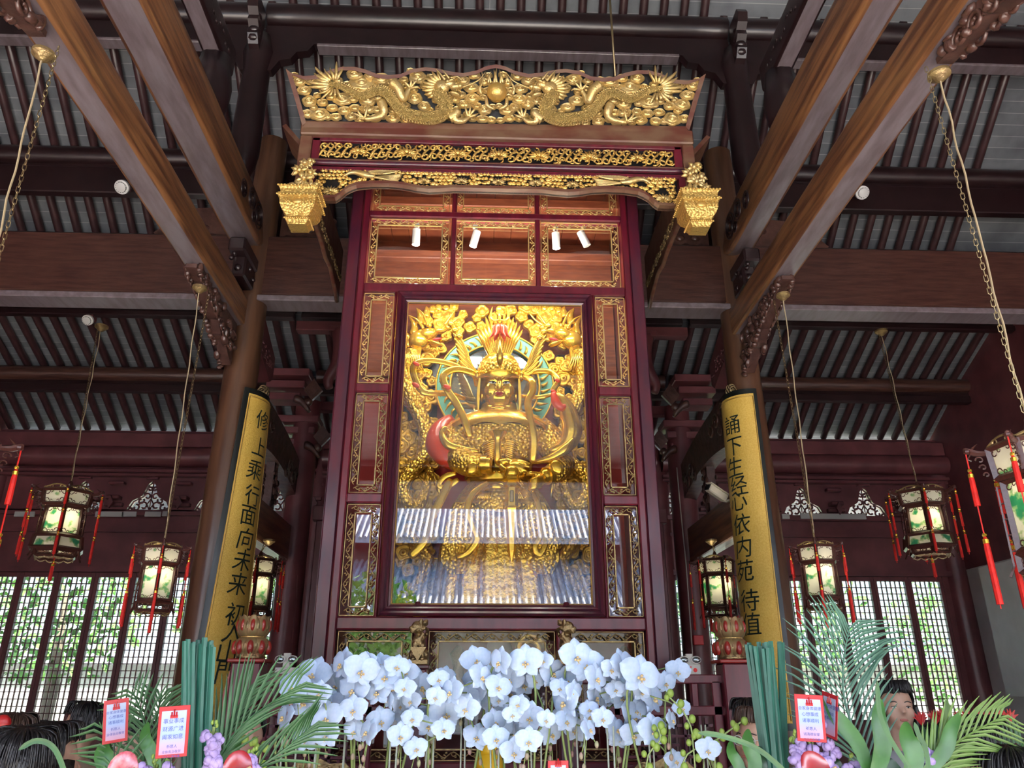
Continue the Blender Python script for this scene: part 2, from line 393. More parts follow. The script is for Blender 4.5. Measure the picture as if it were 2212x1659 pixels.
# --- rafters
def rafter_proto(p, q):
    mb = MB(); a = Vector((0, p[0], p[1])); b = Vector((0, q[0], q[1])); d = (b-a).normalized()
    mb.tube([a - d*.035, a - d*.02, a, b, b + d*.02], [rr*.45, rr*.85, rr, rr, rr*.8], 10)
    return mb
rafn = ['bottom row', 'second row', 'third row', 'fourth row', 'topmost row']
ORD = ['nearest', 'second', 'third', 'fourth', 'fifth', 'sixth', 'seventh', 'eighth', 'ninth', 'tenth', 'eleventh', 'twelfth', 'thirteenth', 'fourteenth', 'fifteenth', 'sixteenth', 'seventeenth', 'eighteenth', 'nineteenth', 'twentieth', 'twenty-first', 'twenty-second', 'twenty-third', 'twenty-fourth', 'twenty-fifth']
k = 0
for i in range(5):
    p, q = PR[i], PR[i+1]
    if i == 0: p = (12.14, 6.42 - 1.14*(6.42-4.62)/3.3)
    pr = rafter_proto(p, q).build('rafter', 'rafter', smooth=True, auto=60)
    first = True
    sp = .243; n = int((XR - XL)/sp)
    for j in range(n+1):
        x = XL + .1 + j*sp
        if i == 4 and abs(x-AX) > 2.6: continue
        if i >= 2 and (x < -6.2 or x > 6.6): continue
        bay = 'left bay' if x < AX-CX else 'right bay' if x > AX+CX else 'middle bay'
        o = pr if first else pr.copy()
        if not first: C.objects.link(o)
        first = False; o.location = (x, 0, 0)
        if bay == 'right bay': kk = int((x-(AX+CX))/sp)
        elif bay == 'left bay': kk = int(((AX-CX)-x)/sp)
        else: kk = int((x-(AX-CX))/sp) if x < AX else int(((AX+CX)-x)/sp)
        cn = 'left' if x < AX else 'right'; od = '%s from' % ORD[kk] if kk else 'nearest'
        tag(o, 'dark round rafter, %s, %s, %s the %s column' % (rafn[i], bay, od, cn), 'rafter', 'rafters: %s, %s' % (rafn[i], bay))
# --- purlins with the tie board below, one set per bay
bays = [(XL, AX-CX-.05, 'left'), (AX-CX+.05, AX+CX-.05, 'middle'), (AX+CX+.05, XR, 'right')]
pur = [ (11.0, 6.29, .115, 6.0, 6.12, 'middle'), (9.7, 6.85, .12, 6.62, 6.70, 'upper'), (8.12, 8.06, .13, 7.50, 7.88, 'high'), (6.8, 9.08, .15, 8.64, 8.90, 'topmost') ]
for (y, z, r, b0, b1, nm) in pur:
    z = z - .0
    for x0, x1, bn in bays:
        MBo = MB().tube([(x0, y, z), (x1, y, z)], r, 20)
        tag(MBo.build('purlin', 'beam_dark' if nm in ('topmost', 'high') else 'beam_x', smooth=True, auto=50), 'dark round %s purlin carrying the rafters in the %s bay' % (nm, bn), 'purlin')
        if nm == 'topmost':
            inset = .55 if bn == 'middle' else 0
            poly = [(x0, b1), (x0, b0+.02-.42), (x0+.12, b0-.40), (x0+.2, b0-.25), (x0+.32, b0-.22), (x0+.38, b0-.12), (x0+.5, b0-.1), (x0+.56, b0)]
            pl2 = [(x1 - (a-x0), b) for a, b in reversed(poly)]
            tag(MB().prism(poly + pl2, y-.05, y+.05).build('tie_board', 'beam_dark'), 'dark tie board with scalloped ends under the %s purlin, %s bay' % (nm, bn), 'beam')
        else:
            tag(MB().box(x0, x1, y-.06, y+.06, b0, b1, .012).build('tie_board', 'beam_dark'), 'flat tie board under the %s purlin of the %s bay' % (nm, bn), 'beam')
            MB2 = MB().box(x0, x1, y-.02, y+.02, b1, z-r*.8)
            tag(MB2.build('backing_board', 'beam_dark'), 'recessed dark board between the %s purlin and its tie board, %s bay' % (nm, bn), 'beam')
for x0, x1, bn in bays: tag(MB().box(x0+.60, x1-.60, 6.73, 6.87, 8.60, 8.638, .004).build('sheen_strip', 'soffit_sheen'), 'painted pale sheen strip under the topmost tie board, %s bay' % bn, 'beam')  # added strip; the lit underside is put into its pale colour
# --- great lintels between near columns
for x0, x1, bn in bays:
    t = thing('great_lintel', 'wide flat dark %s lintel spanning the %s bay behind the columns' % ('brown', bn), 'beam', (x0, YN, 5.8))
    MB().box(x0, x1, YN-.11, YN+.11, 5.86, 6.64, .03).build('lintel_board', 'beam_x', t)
    MB().box(x0, x1, YN-.14, YN+.14, 5.79, 5.86, .01).build('lintel_soffit', 'soffit_sheen', t)  # paler colour stands in for sheen under the lintel
    # carved brackets standing on it at both ends
    for sx, xx in ((1, x0+.12), (-1, x1-.12)):
        if bn == 'left' and sx == 1: continue
        if bn == 'right' and sx == -1: continue
        w_ = 1.1 if bn != 'middle' else .62
        poly = [(xx, 6.64), (xx + sx*w_, 6.64), (xx + sx*(w_-.05), 6.72), (xx + sx*(w_+.02), 6.80), (xx+sx*(w_-.06), 6.88), (xx+sx*(w_-.03), 6.97), (xx+sx*(w_-.12), 7.05), (xx+sx*(w_-.10), 7.12), (xx, 7.2)]
        mb = MB().prism(poly, YN+.14, YN+.28)
        rnd = random.Random(5)
        for q in range(9):
            cxx = xx + sx*(.1 + q*w_/10.); mb.ell((cxx, YN+.13, 6.75+.12*(q % 3)), (.06, .03, .045), 8, 5)
        tag(mb.build('carved_block', 'carved', smooth=True, auto=40), 'dark carved cloud block on the %s lintel at its %s end' % (bn, 'left' if sx == 1 else 'right'), 'bracket')
# --- columns
for sg, sn in ((-1, 'left'), (1, 'right')):
    X = AX + sg*CX
    o = MB().lathe([(.215,.25),(.21,1.0),(.20,2.6),(.185,4.2),(.172,5.8),(.165,8.0)], (X, YN, 0), 32).build('round_column', 'column', smooth=True, auto=60)
    t = thing('column', 'tall round brown lacquered column %s of the shrine, with the hanging couplet board' % sn, 'column', (X, YN, 0))
    o.name = 'shaft'; o.parent = t; o.location = -t.location
    MB().lathe([(.34,0),(.34,.06),(.36,.12),(.34,.2),(.25,.25)], (X, YN, 0), 32).build('base_stone', 'yard_stone', t, smooth=True, auto=40)
    t = thing('column', 'dark round column behind the shrine on its %s side' % sn, 'column', (X+(-.05 if sg > 0 else .1), YF, 0))
    MB().lathe([(.19,.2),(.185,2),(.175,5.65)], (X+(-.05 if sg > 0 else .1), YF, 0), 28).build('shaft', 'maroon', t, smooth=True, auto=60)
    MB().lathe([(.3,0),(.32,.1),(.22,.2)], (X+(-.05 if sg > 0 else .1), YF, 0), 24).build('base_stone', 'yard_stone', t, smooth=True, auto=40)
    # columns in the line of the back wall
    for xx, nm in ((X, 'beside the middle doors'), ((XR-.1 if sg > 0 else XL+.1), 'at the end of the wall')):
        o = MB().lathe([(.19,0),(.18,2),(.17,5.3)], (xx, YB, 0), 24).build('wall_column', 'maroon', smooth=True, auto=60)
        tag(o, 'dark round column in the back wall, %s %s' % (sn, nm), 'column')
    # front columns beside and behind the camera
    o = MB().lathe([(.20,0),(.19,2.6),(.18,4.2),(.17,8.0)], (X, 1.3, 0), 28).build('front_column', 'column', smooth=True, auto=60)
    tag(o, 'round column carrying the front end of the %s beams, outside the photo' % sn, 'column')
    o = MB().lathe([(.16,0),(.15,2.6),(.14,5.7)], (X, -3.0, 0), 28).build('eave_column', 'column', smooth=True, auto=60)
    tag(o, 'round column at the open front eave, %s of the entrance' % sn, 'column')
    # ---- beams A, B, C along the hall
    def ybeam(y0, y1, xc, w, h, zb, camber=.0, rnd=.05, e0=0, e1=0, sof=None):
        mb = MB(); N = 18; rings = []
        for i in range(N+1):
            t = i/N; y = lerp(y0, y1, t); c = camber*math.sin(PI*t)
            sc = 1.0; hh = h; z0 = zb + c
            en = min(t, 1-t)*(y1-y0)
            if (e1 and t > .5 and en < e1) or (e0 and t < .5 and en < e0):
                f = math.sqrt(max(0, 1-(1-en/(e1 or e0))**2)); hh = h*lerp(.35, 1, f); z0 = zb + c + (h-hh)*.55; sc = lerp(.6, 1, f)
            a = w/2*sc; r_ = min(rnd, a*.9, hh*.45)
            pr = []
            for (cx_, cz_, a0) in ((a-r_, z0+r_, -90), (a-r_, z0+hh-r_*1.6, 0), (-a+r_, z0+hh-r_*1.6, 90), (-a+r_, z0+r_, 180)):
                top = a0 in (0, 90)
                for q in range(4):
                    an = R(a0 + 30*q); pr.append(Vector((xc + cx_ + r_*math.cos(an), y, cz_ + (r_*1.6 if top else r_)*math.sin(an))))
            rings.append(pr)
        mb.loft(rings)
        # the underside, coloured with the painted sheen: the quads between the last and first corner of each ring
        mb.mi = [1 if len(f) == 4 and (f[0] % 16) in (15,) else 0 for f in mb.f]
        return mb
    XA = X + (-.10 if sg < 0 else 0); XB = X + (0 if sg < 0 else -.05)
    tag(ybeam(1.2, 7.62, XA, .235, .33, 5.46, .05, .03).build('long_beam', ('beam_y', 'soffit_sheen'), smooth=True, auto=35), 'lowest long brown beam running to the %s column, lantern chains hang from it' % sn, 'beam')
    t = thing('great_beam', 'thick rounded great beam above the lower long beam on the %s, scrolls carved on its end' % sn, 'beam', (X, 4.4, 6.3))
    ybeam(1.2, 7.5, XB, .33 if sg < 0 else .27, .47, 6.27, .06, .04, e1=.5).build('beam_body', ('beam_y', 'soffit_sheen'), t, smooth=True, auto=35)
    mb = MB()
    for s2 in (-1, 1):
        for (yc, zc, r0) in ((7.05, 6.53, .13), (6.78, 6.56, .10), (6.52, 6.50, .08), (6.9, 6.42, .05)):
            for rad in (1, .7, .42):
                pts = [(XB + s2*(.167 if sg < 0 else .137), yc + math.cos(a)*r0*rad, zc + math.sin(a)*r0*rad*1.15) for a in [PI*2*q/16 for q in range(16)]]
                mb.tube(pts, .009, 5, closed=True)
    mb.build('scroll_carving', 'beam_dark', t, smooth=True)
    t = thing('upper_beam', 'short high beam with flower relief above the %s great beam' % sn, 'beam', (X, 4, 7.4))
    ybeam(2.4, 5.95, X, .20, .34, 7.38, .03, .03).build('beam_body', ('beam_dark', 'soffit_sheen'), t, smooth=True, auto=35)
    mb = MB(); rn = random.Random(3)
    for s2 in (-1, 1):
        for q in range(34):
            yy = 2.8 + q*.09; zz = 7.56 + .05*math.sin(q*1.7)
            mb.ell((X + s2*.098, yy, zz), (.012, .035, .022), 6, 4)
    mb.build('flower_relief', 'beam_dark', t, smooth=True)
    # struts between the beams
    for yy, z0, z1 in ((5.75, 6.72, 7.42), (3.2, 6.72, 7.42)):
        o = MB().lathe([(.13,z0),(.17,z0+.15),(.18,(z0+z1)/2),(.13,z1)], (X, yy, 0), 20, lobes=6, amp=.08).build('strut', 'beam_dark', smooth=True)
        tag(o, 'squat dark strut between great beam and upper beam, %s side, %s' % (sn, 'towards the shrine' if yy > 5 else 'towards the entrance'), 'strut')
    # melon posts carrying the purlins above the column line
    for yy, z0, z1, nm in ((6.8, 6.85, 8.75, 'front'), (8.15, 6.7, 7.8, 'back')):
        mb = MB().lathe([(.09,z0),(.13,z0+.12),(.155,z0+.3),(.14,z1-.5),(.17,z1-.25),(.12,z1)], (X, yy, 0), 24, lobes=6, amp=.05)
        tag(mb.build('roof_post', 'beam_dark', smooth=True), 'dark swelling post under the high roof, %s of the %s column top' % (nm, sn), 'post')
    # carved curved bracket hanging under the roof beside the post (animal mouth shape)
    def mouth(xc, yy, zt, s_, name, lab):
        t = thing('carved_bracket', lab, 'bracket', (xc, yy, zt))
        prof = [(0,0),(.30,0),(.34,-.08),(.30,-.20),(.22,-.26),(.24,-.34),(.16,-.40),(.18,-.50),(.10,-.60),(.02,-.62),(0,-.3)]
        mb = MB().prism([(yy - a*s_, zt + b*s_) for a, b in prof], xc-.055, xc+.055, 'X')
        mb.build('bracket_body', 'beam_dark', t)
        mb = MB()
        for q in range(4): mb.ell((xc, yy - (.16 - .02*q)*s_, zt - (.22 + .1*q)*s_), (.075, .07, .05), 10, 6)
        mb.build('bracket_rib', 'beam_dark', t, smooth=True)
    mouth(X, 6.66, 8.98, .9, '', 'dark mouth-shaped bracket high under the topmost purlin, %s side' % sn)
    # ---- beams from near to far column
    t = thing('carved_beam', 'curved beam with raised scrolls behind the %s couplet board' % sn, 'beam', (X, 9, 4.5))
    mb = MB(); N = 20; rings = []
    for i in range(N+1):
        u = i/N; y = lerp(YN+.1, YF+.1, u); zb = 4.33 + .16*math.sin(PI*min(1, u*1.05)) - .1*u; zt = 4.98 - .30*u**2.2
        rings.append([Vector((X-.09, y, zb)), Vector((X+.09, y, zb)), Vector((X+.10, y, zt)), Vector((X-.10, y, zt))])
    mb.loft(rings).build('beam_body', 'carved', t, smooth=True, auto=35)
    mb = MB()
    for s2 in (-1, 1):
        for (yc, zc, r0) in ((8.25, 4.82, .12), (8.5, 4.78, .10), (8.72, 4.72, .09), (8.38, 4.62, .06), (9.75, 4.52, .11), (9.95, 4.42, .11), (10.1, 4.52, .08), (9.6, 4.40, .07)):
            pts = [(X + s2*.10, yc + math.cos(a)*r0*(1-a/14), zc + math.sin(a)*r0*(1-a/14)) for a in [q*.55 for q in range(20)]]
            mb.tube(pts, .016, 5)
    mb.build('scroll_carving', 'carved', t, smooth=True)
    o = MB().box(X-.085, X+.085, YN+.1, YF-.1, 3.40, 3.86, .012).build('plain_beam', 'beam_y')
    tag(o, 'plain straight brown beam below the carved one on the %s, a small lantern hangs under it' % sn, 'beam')
    t = thing('stub_beam', 'short sloping beam end carved with flowers, above the %s couplet board' % sn, 'beam', (X, 8, 5.5))
    mb = MB(); mb.prism([(YN+.1, 5.42), (8.45, 5.18), (8.55, 5.26), (8.55, 5.52), (YN+.1, 5.85)], X-.09, X+.09, 'X'); mb.build('beam_body', 'maroon', t)
    mb = MB(); rn = random.Random(9)
    for s2 in (-1, 1):
        for q in range(40): mb.ell((X + s2*.092, rn.uniform(7.9, 8.5), rn.uniform(5.33, 5.5)), (.008, .022, .014), 6, 4)
    mb.build('flower_relief', 'maroon', t, smooth=True)
    # carved post under the carved beam
    t = thing('carved_post', 'pierced carved hanging post between the two rear beams on the %s' % sn, 'post', (X, 9.3, 3.86))
    MB().box(X-.05, X+.05, 9.22, 9.40, 3.86, 4.45).build('post_core', 'carved', t)
    mb = MB(); rn = random.Random(7)
    for q in range(46):
        mb.ell((X + rn.choice((-.06, .06)), rn.uniform(9.2, 9.42), rn.uniform(3.88, 4.42)), (.02, .045, .03), 7, 4, Matrix.Rotation(rn.uniform(0, PI), 3, 'X'))
    mb.build('carving', 'carved', t, smooth=True)
    # stepped bracket sets with diamonds, behind the shrine sides
    for kk, (yy, zz) in enumerate(((9.6, 5.35), (10.4, 4.98))):
        t = thing('bracket_set', 'stepped timber bracket set with diamond boss, %s of the two on the %s' % ('upper' if kk == 0 else 'lower', sn), 'bracket', (X, yy, zz))
        for q in range(3):
            MB().box(X-.20-.05*q, X+.20+.05*q, yy-.13-.03*q, yy+.13+.03*q, zz+.16*q, zz+.16*q+.10, .01).build('bracket_step', 'maroon', t)
        mb = MB(); sI = -sg
        cxx = X + sI*.38; mb.prism([(cxx-.12, zz+.10), (cxx, zz-.04), (cxx+.12, zz+.10), (cxx, zz+.26)], yy-.22, yy-.17)
        mb.prism([(cxx-.07, zz+.10), (cxx, zz+.01), (cxx+.07, zz+.10), (cxx, zz+.20)], yy-.235, yy-.215)
        mb.build('diamond_boss', 'carved', t)
        mb = MB()
        pts = [(X + sI*(.15+.03*q), yy-.2, zz - .02 - .012*q*q*.3) for q in range(8)]
        mb.tube(pts, [.05,.06,.055,.05,.045,.04,.035,.02], 8); mb.ell((X+sI*.33, yy-.2, zz-.06), (.06,.04,.06), 10, 6)
        mb.build('cloud_arm', 'carved', t, smooth=True)
    # curved elephant-trunk brackets inside the middle bay
    for kk, (yy, zt) in enumerate(((9.7, 6.45), (11.0, 5.75))):
        t = thing('trunk_bracket', 'curling trunk-shaped bracket %s behind the shrine, %s side' % ('higher' if kk == 0 else 'lower', sn), 'bracket', (X, yy, zt))
        xi = X - sg*.62
        pts = smoothpts([(xi, yy, zt), (xi - sg*.02, yy, zt-.25), (xi + sg*.02, yy, zt-.5), (xi + sg*.12, yy, zt-.72), (xi + sg*.10, yy, zt-.85)], 4)
        MB().tube(pts, [lerp(.15, .05, i/(len(pts)-1)) for i in range(len(pts))], 12).build('trunk', 'maroon', t, smooth=True)
        mb = MB().box(min(xi, X), max(xi, X), yy-.08, yy+.08, zt-.02, zt+.12, .01)
        mb.box(xi-.17, xi+.17, yy-.12, yy+.12, zt-.04, zt+.04, .01); mb.build('bracket_arm', 'maroon', t)
    # ---- carved corbels under beam A
    def corbel(y0, y1, zt, dp, lab, flip, X=XA):
        t = thing('carved_corbel', lab, 'corbel', (X, (y0+y1)/2, zt))
        n = 9; lo = []
        for i in range(n+1):
            u = i/n; d = dp*(u**1.3)*(1+.10*math.sin(i*2.4)) + .04
            lo.append((lerp(y0, y1, u), zt - d))
        MB().prism(lo + [(y1, zt), (y0, zt)], X-.05, X+.05, 'X').build('corbel_board', 'carved', t)
        mb = MB(); rn = random.Random(11)
        for q in range(120):
            u = rn.random()**.7; d = (dp*(u**1.3) + .04)*rn.uniform(.1, 1.08)
            c = (X + rn.choice((-.06, .06)), lerp(y0, y1, u), zt - d)
            mb.ell(c, (.035, rn.uniform(.03,.075), rn.uniform(.015,.035)), 7, 4, Matrix.Rotation(rn.uniform(0, PI), 3, 'X'))
        for q in range(12):
            u = .12 + .8*q/12; yc = lerp(y0, y1, u); zc = zt - (dp*(u**1.3))*.8 - .04; r0 = .05+.03*rn.random()
            pts = [(X + .01, yc + math.cos(a)*r0*(1-a/11), zc + math.sin(a)*r0*(1-a/11)) for a in [z_*.6 for z_ in range(15)]]
            mb.tube([(p[0]-.07, p[1], p[2]) for p in pts], .014, 5); mb.tube([(p[0]+.05, p[1], p[2]) for p in pts], .014, 5)
        mb.build('leaf_carving', 'carved', t, smooth=True)
    corbel(6.25, 7.5, 5.46, .42, 'deeply carved leafy corbel under the long beam where it meets the %s column' % sn, 0)
    corbel(3.60, 1.5, 5.48, .75, 'deeply carved leafy corbel under the long beam at the upper %s corner of the photo' % sn, 1)
    # carved angle bracket with animal mask under the great beam
    t = thing('mask_bracket', 'small dark carved mask bracket below the %s great beam end' % sn, 'bracket', (X, 7.35, 6.1))
    mb = MB().box(X-.09, X+.09, 7.0, 7.5, 6.08, 6.24, .02); mb.box(X-.07, X+.07, 7.15, 7.5, 5.86, 6.1, .02); mb.build('bracket_body', 'beam_dark', t)
    mb = MB()
    for q in range(14):
        rn = random.Random(q); mb.ell((X+rn.uniform(-.1,.1), rn.uniform(7.02,7.4), rn.uniform(5.92,6.16)), rn.uniform(.025,.05), 8, 5)
    mb.build('mask_carving', 'beam_dark', t, smooth=True)
# --- back wall
def backwall():
    mb = MB(); y0, y1 = YB-.06, YB+.06
    mb.box(XL, XR, y0, y1, 3.56, 4.46); mb.box(XL, XR, y0, y1, 4.92, 5.75); mb.box(XL, XR, y0, y1, 0, .75)
    mb.box(XL, XR, YB-.12, YB+.12, 3.50, 3.58); mb.box(XL, XR, YB-.14, YB, 4.36, 4.42); mb.box(XL, XR, YB-.12, YB, 4.10, 4.15)
    # strip with the triangular openings
    sp = 1.04; x = XL; lo_ = 9; hi_ = -9
    for k in range(20):
        c = VX + (k-6)*sp
        if c < XL+.6 or c > XR-.6: continue
        a = c-sp/2; b = c+sp/2; w_ = .34; lo_ = min(lo_, a); hi_ = max(hi_, b)
        mb.prism([(a,4.44),(c-w_,4.44),(c-.26,4.60),(c-.12,4.68),(c-.06,4.86),(c-.02,4.90),(c,4.92),(a,4.92)], y0, y1)
        mb.prism([(b,4.44),(b,4.92),(c,4.92),(c+.02,4.90),(c+.06,4.86),(c+.12,4.68),(c+.26,4.60),(c+w_,4.44)], y0, y1)
    mb.box(XL, lo_, y0, y1, 4.44, 4.92); mb.box(hi_, XR, y0, y1, 4.44, 4.92)
    o = mb.build('wall_back', 'maroon'); o['kind'] = 'structure'
VX = at(327, 1075, YB).x
backwall()
# eave purlin over the back wall and stepped mouldings
for x0, x1, bn in bays:
    t = thing('eave_purlin', 'thick rounded maroon purlin over the back wall, %s bay' % bn, 'purlin', (x0, 11.9, 5.3))
    MB().tube([(x0, 11.98, 5.28), (x1, 11.98, 5.28)], .16, 20).build('purlin_round', 'maroon', t, smooth=True, auto=50)
    MB().box(x0, x1, 11.90, 12.06, 5.43, 5.66, .01).build('rafter_plate', 'maroon', t)
    mb = MB()
    for q, (zz, d) in enumerate(((5.02, .16), (4.97, .10))): mb.box(x0, x1, YB-.07-d, YB-.06, zz, zz+.05, .008)
    mb.build('moulding', 'maroon', t)
# fretwork in the openings, with bracket blocks between
fr = None
for k in range(20):
    c = VX + (k-6)*1.04
    if c < XL+.6 or c > XR-.6: continue
    if abs(c-AX) < 2.1: continue
    if fr is None:
        root = thing('fretwork_vent', '', 'vent', (0,0,0))
        mb = MB()
        def cr(cx_, cz_, r0, a0, sg=1, n=12):
            mb.tube([(cx_ + sg*math.cos(a0 + q*.5)*r0*(1-q*.055), 0, cz_ + math.sin(a0+q*.5)*r0*(1-q*.055)) for q in range(n)], .017, 5)
        for sg in (1, -1):
            cr(sg*.10, .09, .075, 0, sg); cr(sg*.21, .06, .055, 1.5, sg); cr(sg*.06, .24, .055, .4, sg); cr(sg*.15, .17, .05, 2.5, sg); cr(sg*.29, .03, .035, 0, sg); cr(sg*.035, .36, .035, 1, sg)
            mb.tube([(sg*.34,0,0),(sg*.26,0,.16),(sg*.12,0,.24),(sg*.06,0,.42),(0,0,.48)], .014, 5)
            mb.tube([(0,0,.02),(sg*.05,0,.12),(0,0,.2)], .012, 5)
        mb.tube([(-.34,0,.005),(.34,0,.005)], .014, 5)
        mb.tube([(0,0,.0),(0,0,.46)], .010, 5)
        mb.build('scroll_fretwork', 'maroon', root, smooth=True)
        mb = MB().box(.38,.66,-.14,.02,.06,.12,.01); mb.box(.42,.62,-.2,.02,.16,.22,.01); mb.prism([(.47,.10),(.52,.0),(.57,.10),(.52,.2)], -.24,-.2); mb.box(.40,.64,-.16,.02,.40,.45,.01)
        mb.box(-.10,.10,-.12,-.02,.50,.53,.005)
        mb.build('bracket_block', 'maroon', root)
        fr = root; o = root
    else: o = dup(fr)
    o.location = (c, YB, 4.44)
    bay = 'left' if c < AX-CX else 'right' if c > AX+CX else 'middle'
    vk = sum(1 for q in range(20) if (VX + (q-6)*1.04 > c+.1 if c < AX else VX + (q-6)*1.04 < c-.1) and abs(VX+(q-6)*1.04-AX) >= 2.1 and ((VX+(q-6)*1.04 < AX) == (c < AX)))
    o['label'] = 'triangular scroll fretwork vent in the back wall, %s bay, %s the shrine' % (bay, 'nearest' if not vk else ORD[vk] + ' from'); o['group'] = 'fretwork vents of the %s bay' % bay
# pale strips along the lintel
for px0, px1, py in ((30,75,1112),(205,268,1112),(262,295,1112),(312,348,1112),(350,362,1111),(1730,1870,1117),(1690,1705,1117),(2058,2120,1121),(2018,2036,1118)):
    a = at(px0, py+4, YB-.15); b = at(px1, py-4, YB-.15)
    o = MB().box(a.x, b.x, YB-.16, YB-.13, a.z, b.z+.02, .004).build('cable_cover', 'grey_plastic')
    tag(o, 'pale %s strip on the back lintel, %s' % ('long' if px1-px0 > 55 else 'short', {30:'far left', 205:'above the left windows', 262:'right of the long one at left', 312:'left of the left column', 350:'tiny, nearest the left column', 1730:'just right of the right column', 1690:'tiny, against the right column', 2058:'far right', 2018:'behind the right three-tiered lantern'}[px0]), 'trunking', 'trunking strips on the back lintel')
# --- side walls
struct(MB().box(XL-.15, XL, -3.4, YB, 0, 5.2).build('wall_left', 'maroon')); 
mb = MB().box(XR, XR+.15, -3.4, YB, 0, 1.2); mb.box(XR, XR+.15, -3.4, YB, 3.6, 5.2); struct(mb.build('wall_right', 'maroon'))
struct(MB().box(XR, XR+.15, -3.4, YB, 1.2, 3.6).build('wall_right', 'plaster'))
o = MB().box(7.2, 7.5, 9.2, 11.1, 1.75, 3.5, .01).build('plaster_pier', 'plaster'); tag(o, 'white plastered wall pier at the far right edge of the photo', 'wall')
for x0_, x1_, nm_w in ((XL-.15, XL, 'wall_left'), (XR, XR+.15, 'wall_right')):
    gp = [(-3.4, 8.0), (-3.4, 5.85)] ; gp = [(-3.4, 5.2)] + [(y, z+.12) for y, z in PRF[1:]] + [(y, z+.12) for y, z in reversed(PR[1:-1])] + [(12.6, 5.65), (12.6, 5.2)]
    struct(MB().prism(gp, x0_, x1_, 'X').build(nm_w, 'maroon'))
struct(MB().box(XR-.36, XR, YB-.05, YB+.05, 0, 3.5).build('wall_back', 'maroon')); struct(MB().box(XL, -7.49, YB-.05, YB+.05, 0, 3.5).build('wall_back', 'maroon'))
# front lintel over the open entrance side
for x0, x1, bn in bays:
    tag(MB().box(x0, x1, -3.1, -2.9, 5.70, 6.02, .02).build('front_lintel', 'beam_dark'), 'dark lintel over the open front of the hall, %s bay' % bn, 'beam')
# --- lattice windows
lp = None; nwin = 0
wx = [-7.5 + .555*k for k in range(9)] + [XR-.35 - .555*(9-k) for k in range(0, 9)]
for x0 in wx:
    nwin += 1
    z0, z1, W_ = .78, 3.50, .555
    if lp is None:
        fr_ = MB()
        for a, b in ((0,.055),(W_-.055,W_)): fr_.box(a, b, -.035, .035, 0, z1-z0, .006)
        for a, b in ((0,.05),(z1-z0-.07,z1-z0),(.60,.66)): fr_.box(0.05, W_-.05, -.03, .03, a, b, .004)
        fr_.box(.05, W_-.05, -.015, .015, .05, .60)
        root = fr_.build('window_1', 'lantern_red' if 0 else 'maroon')
        la = MB(); n = 6
        for q in range(1, n):
            x = .055 + (W_-.11)*q/n; la.box(x-.007, x+.007, -.012, .012, .66, z1-z0-.07)
        m_ = 21; h0, h1 = .66, z1-z0-.07
        for q in range(1, m_):
            z = h0 + (h1-h0)*q/m_; la.box(.055, W_-.055, -.014, .014, z-.006, z+.006)
        l_ = la.build('lattice', 'maroon'); l_.parent = root
        pn = MB().box(.055, W_-.055, .018, .022, .66, z1-z0-.07).build('glass_pane', 'window_pane'); pn.parent = root
        lp = root; o = root
    else:
        o = dup(lp); o.name = 'window_%d' % nwin
    o.location = (x0, YB, z0); o['kind'] = 'structure'
# wall pieces beside windows in the middle bay
struct(MB().box(-2.5, 2.2, YB-.05, YB+.05, 0, 3.5).build('wall_back', 'maroon'))
# --- screen behind the shrine
t = thing('wooden_screen', 'tall dark plank screen behind the shrine between the rear columns', 'screen', (AX, YF, 0))
for k in range(12):
    x0 = AX-2.35 + k*4.7/12
    MB().box(x0+.004, x0+4.7/12-.004, YF-.04, YF+.04, 0, 3.95, .01).build('plank', 'maroon', t)
MB().box(AX-2.4, AX+2.4, YF-.07, YF+.07, 3.95, 4.15, .01).build('top_rail', 'maroon', t)
# ================================================================ OUTSIDE
# gate hall across the courtyard (seen in the shrine's glass)
t = thing('gate_hall', 'two-tiered grey tiled gate hall across the courtyard, mirrored in the shrine glass', 'building', (0, -12, 0))
MB().box(-14, 14, -16, -13.1, -.1, 6.6).build('wall_body', 'beam_dark', t)
MB().box(-14, 14, -11.4, -11.3, 0, 3.6).build('front_wall', 'garden_wall', t)
def tiles(y0, z0, y1, z1, x0, x1, nm, parent):
    mb = MB(); n = int((x1-x0)/.18)
    d = Vector((0, y1-y0, z1-z0)); 
    mb.add([(x0,y0,z0),(x1,y0,z0),(x1,y1,z1),(x0,y1,z1),(x0,y0,z0-.12),(x1,y0,z0-.12),(x1,y1,z1-.12),(x0,y1,z1-.12)], [(0,1,2,3),(4,7,6,5),(0,4,5,1),(2,6,7,3)])
    rn = random.Random(4)
    for k in range(n):
        x = x0 + (k+.5)*(x1-x0)/n; pts = []
        for j in range(9):
            u = j/8; pts.append((x + rn.uniform(-.012,.012), lerp(y0+.05, y1, u), lerp(z0, z1, u) + .03 + rn.uniform(-.008,.008)))
        mb.tube(pts, .052, 6)
    mb.build(nm, 'tile_roof', parent, smooth=True, auto=60)
tiles(-9.6, 3.74, -12.9, 5.70, -14, 14, 'lower_roof', t)
tiles(-12.0, 6.24, -16.2, 9.2, -14, 14, 'upper_roof', t)
MB().tube([(-14,-16.2,9.35),(14,-16.2,9.35)], .22, 8).build('ridge', 'tile_roof', t)
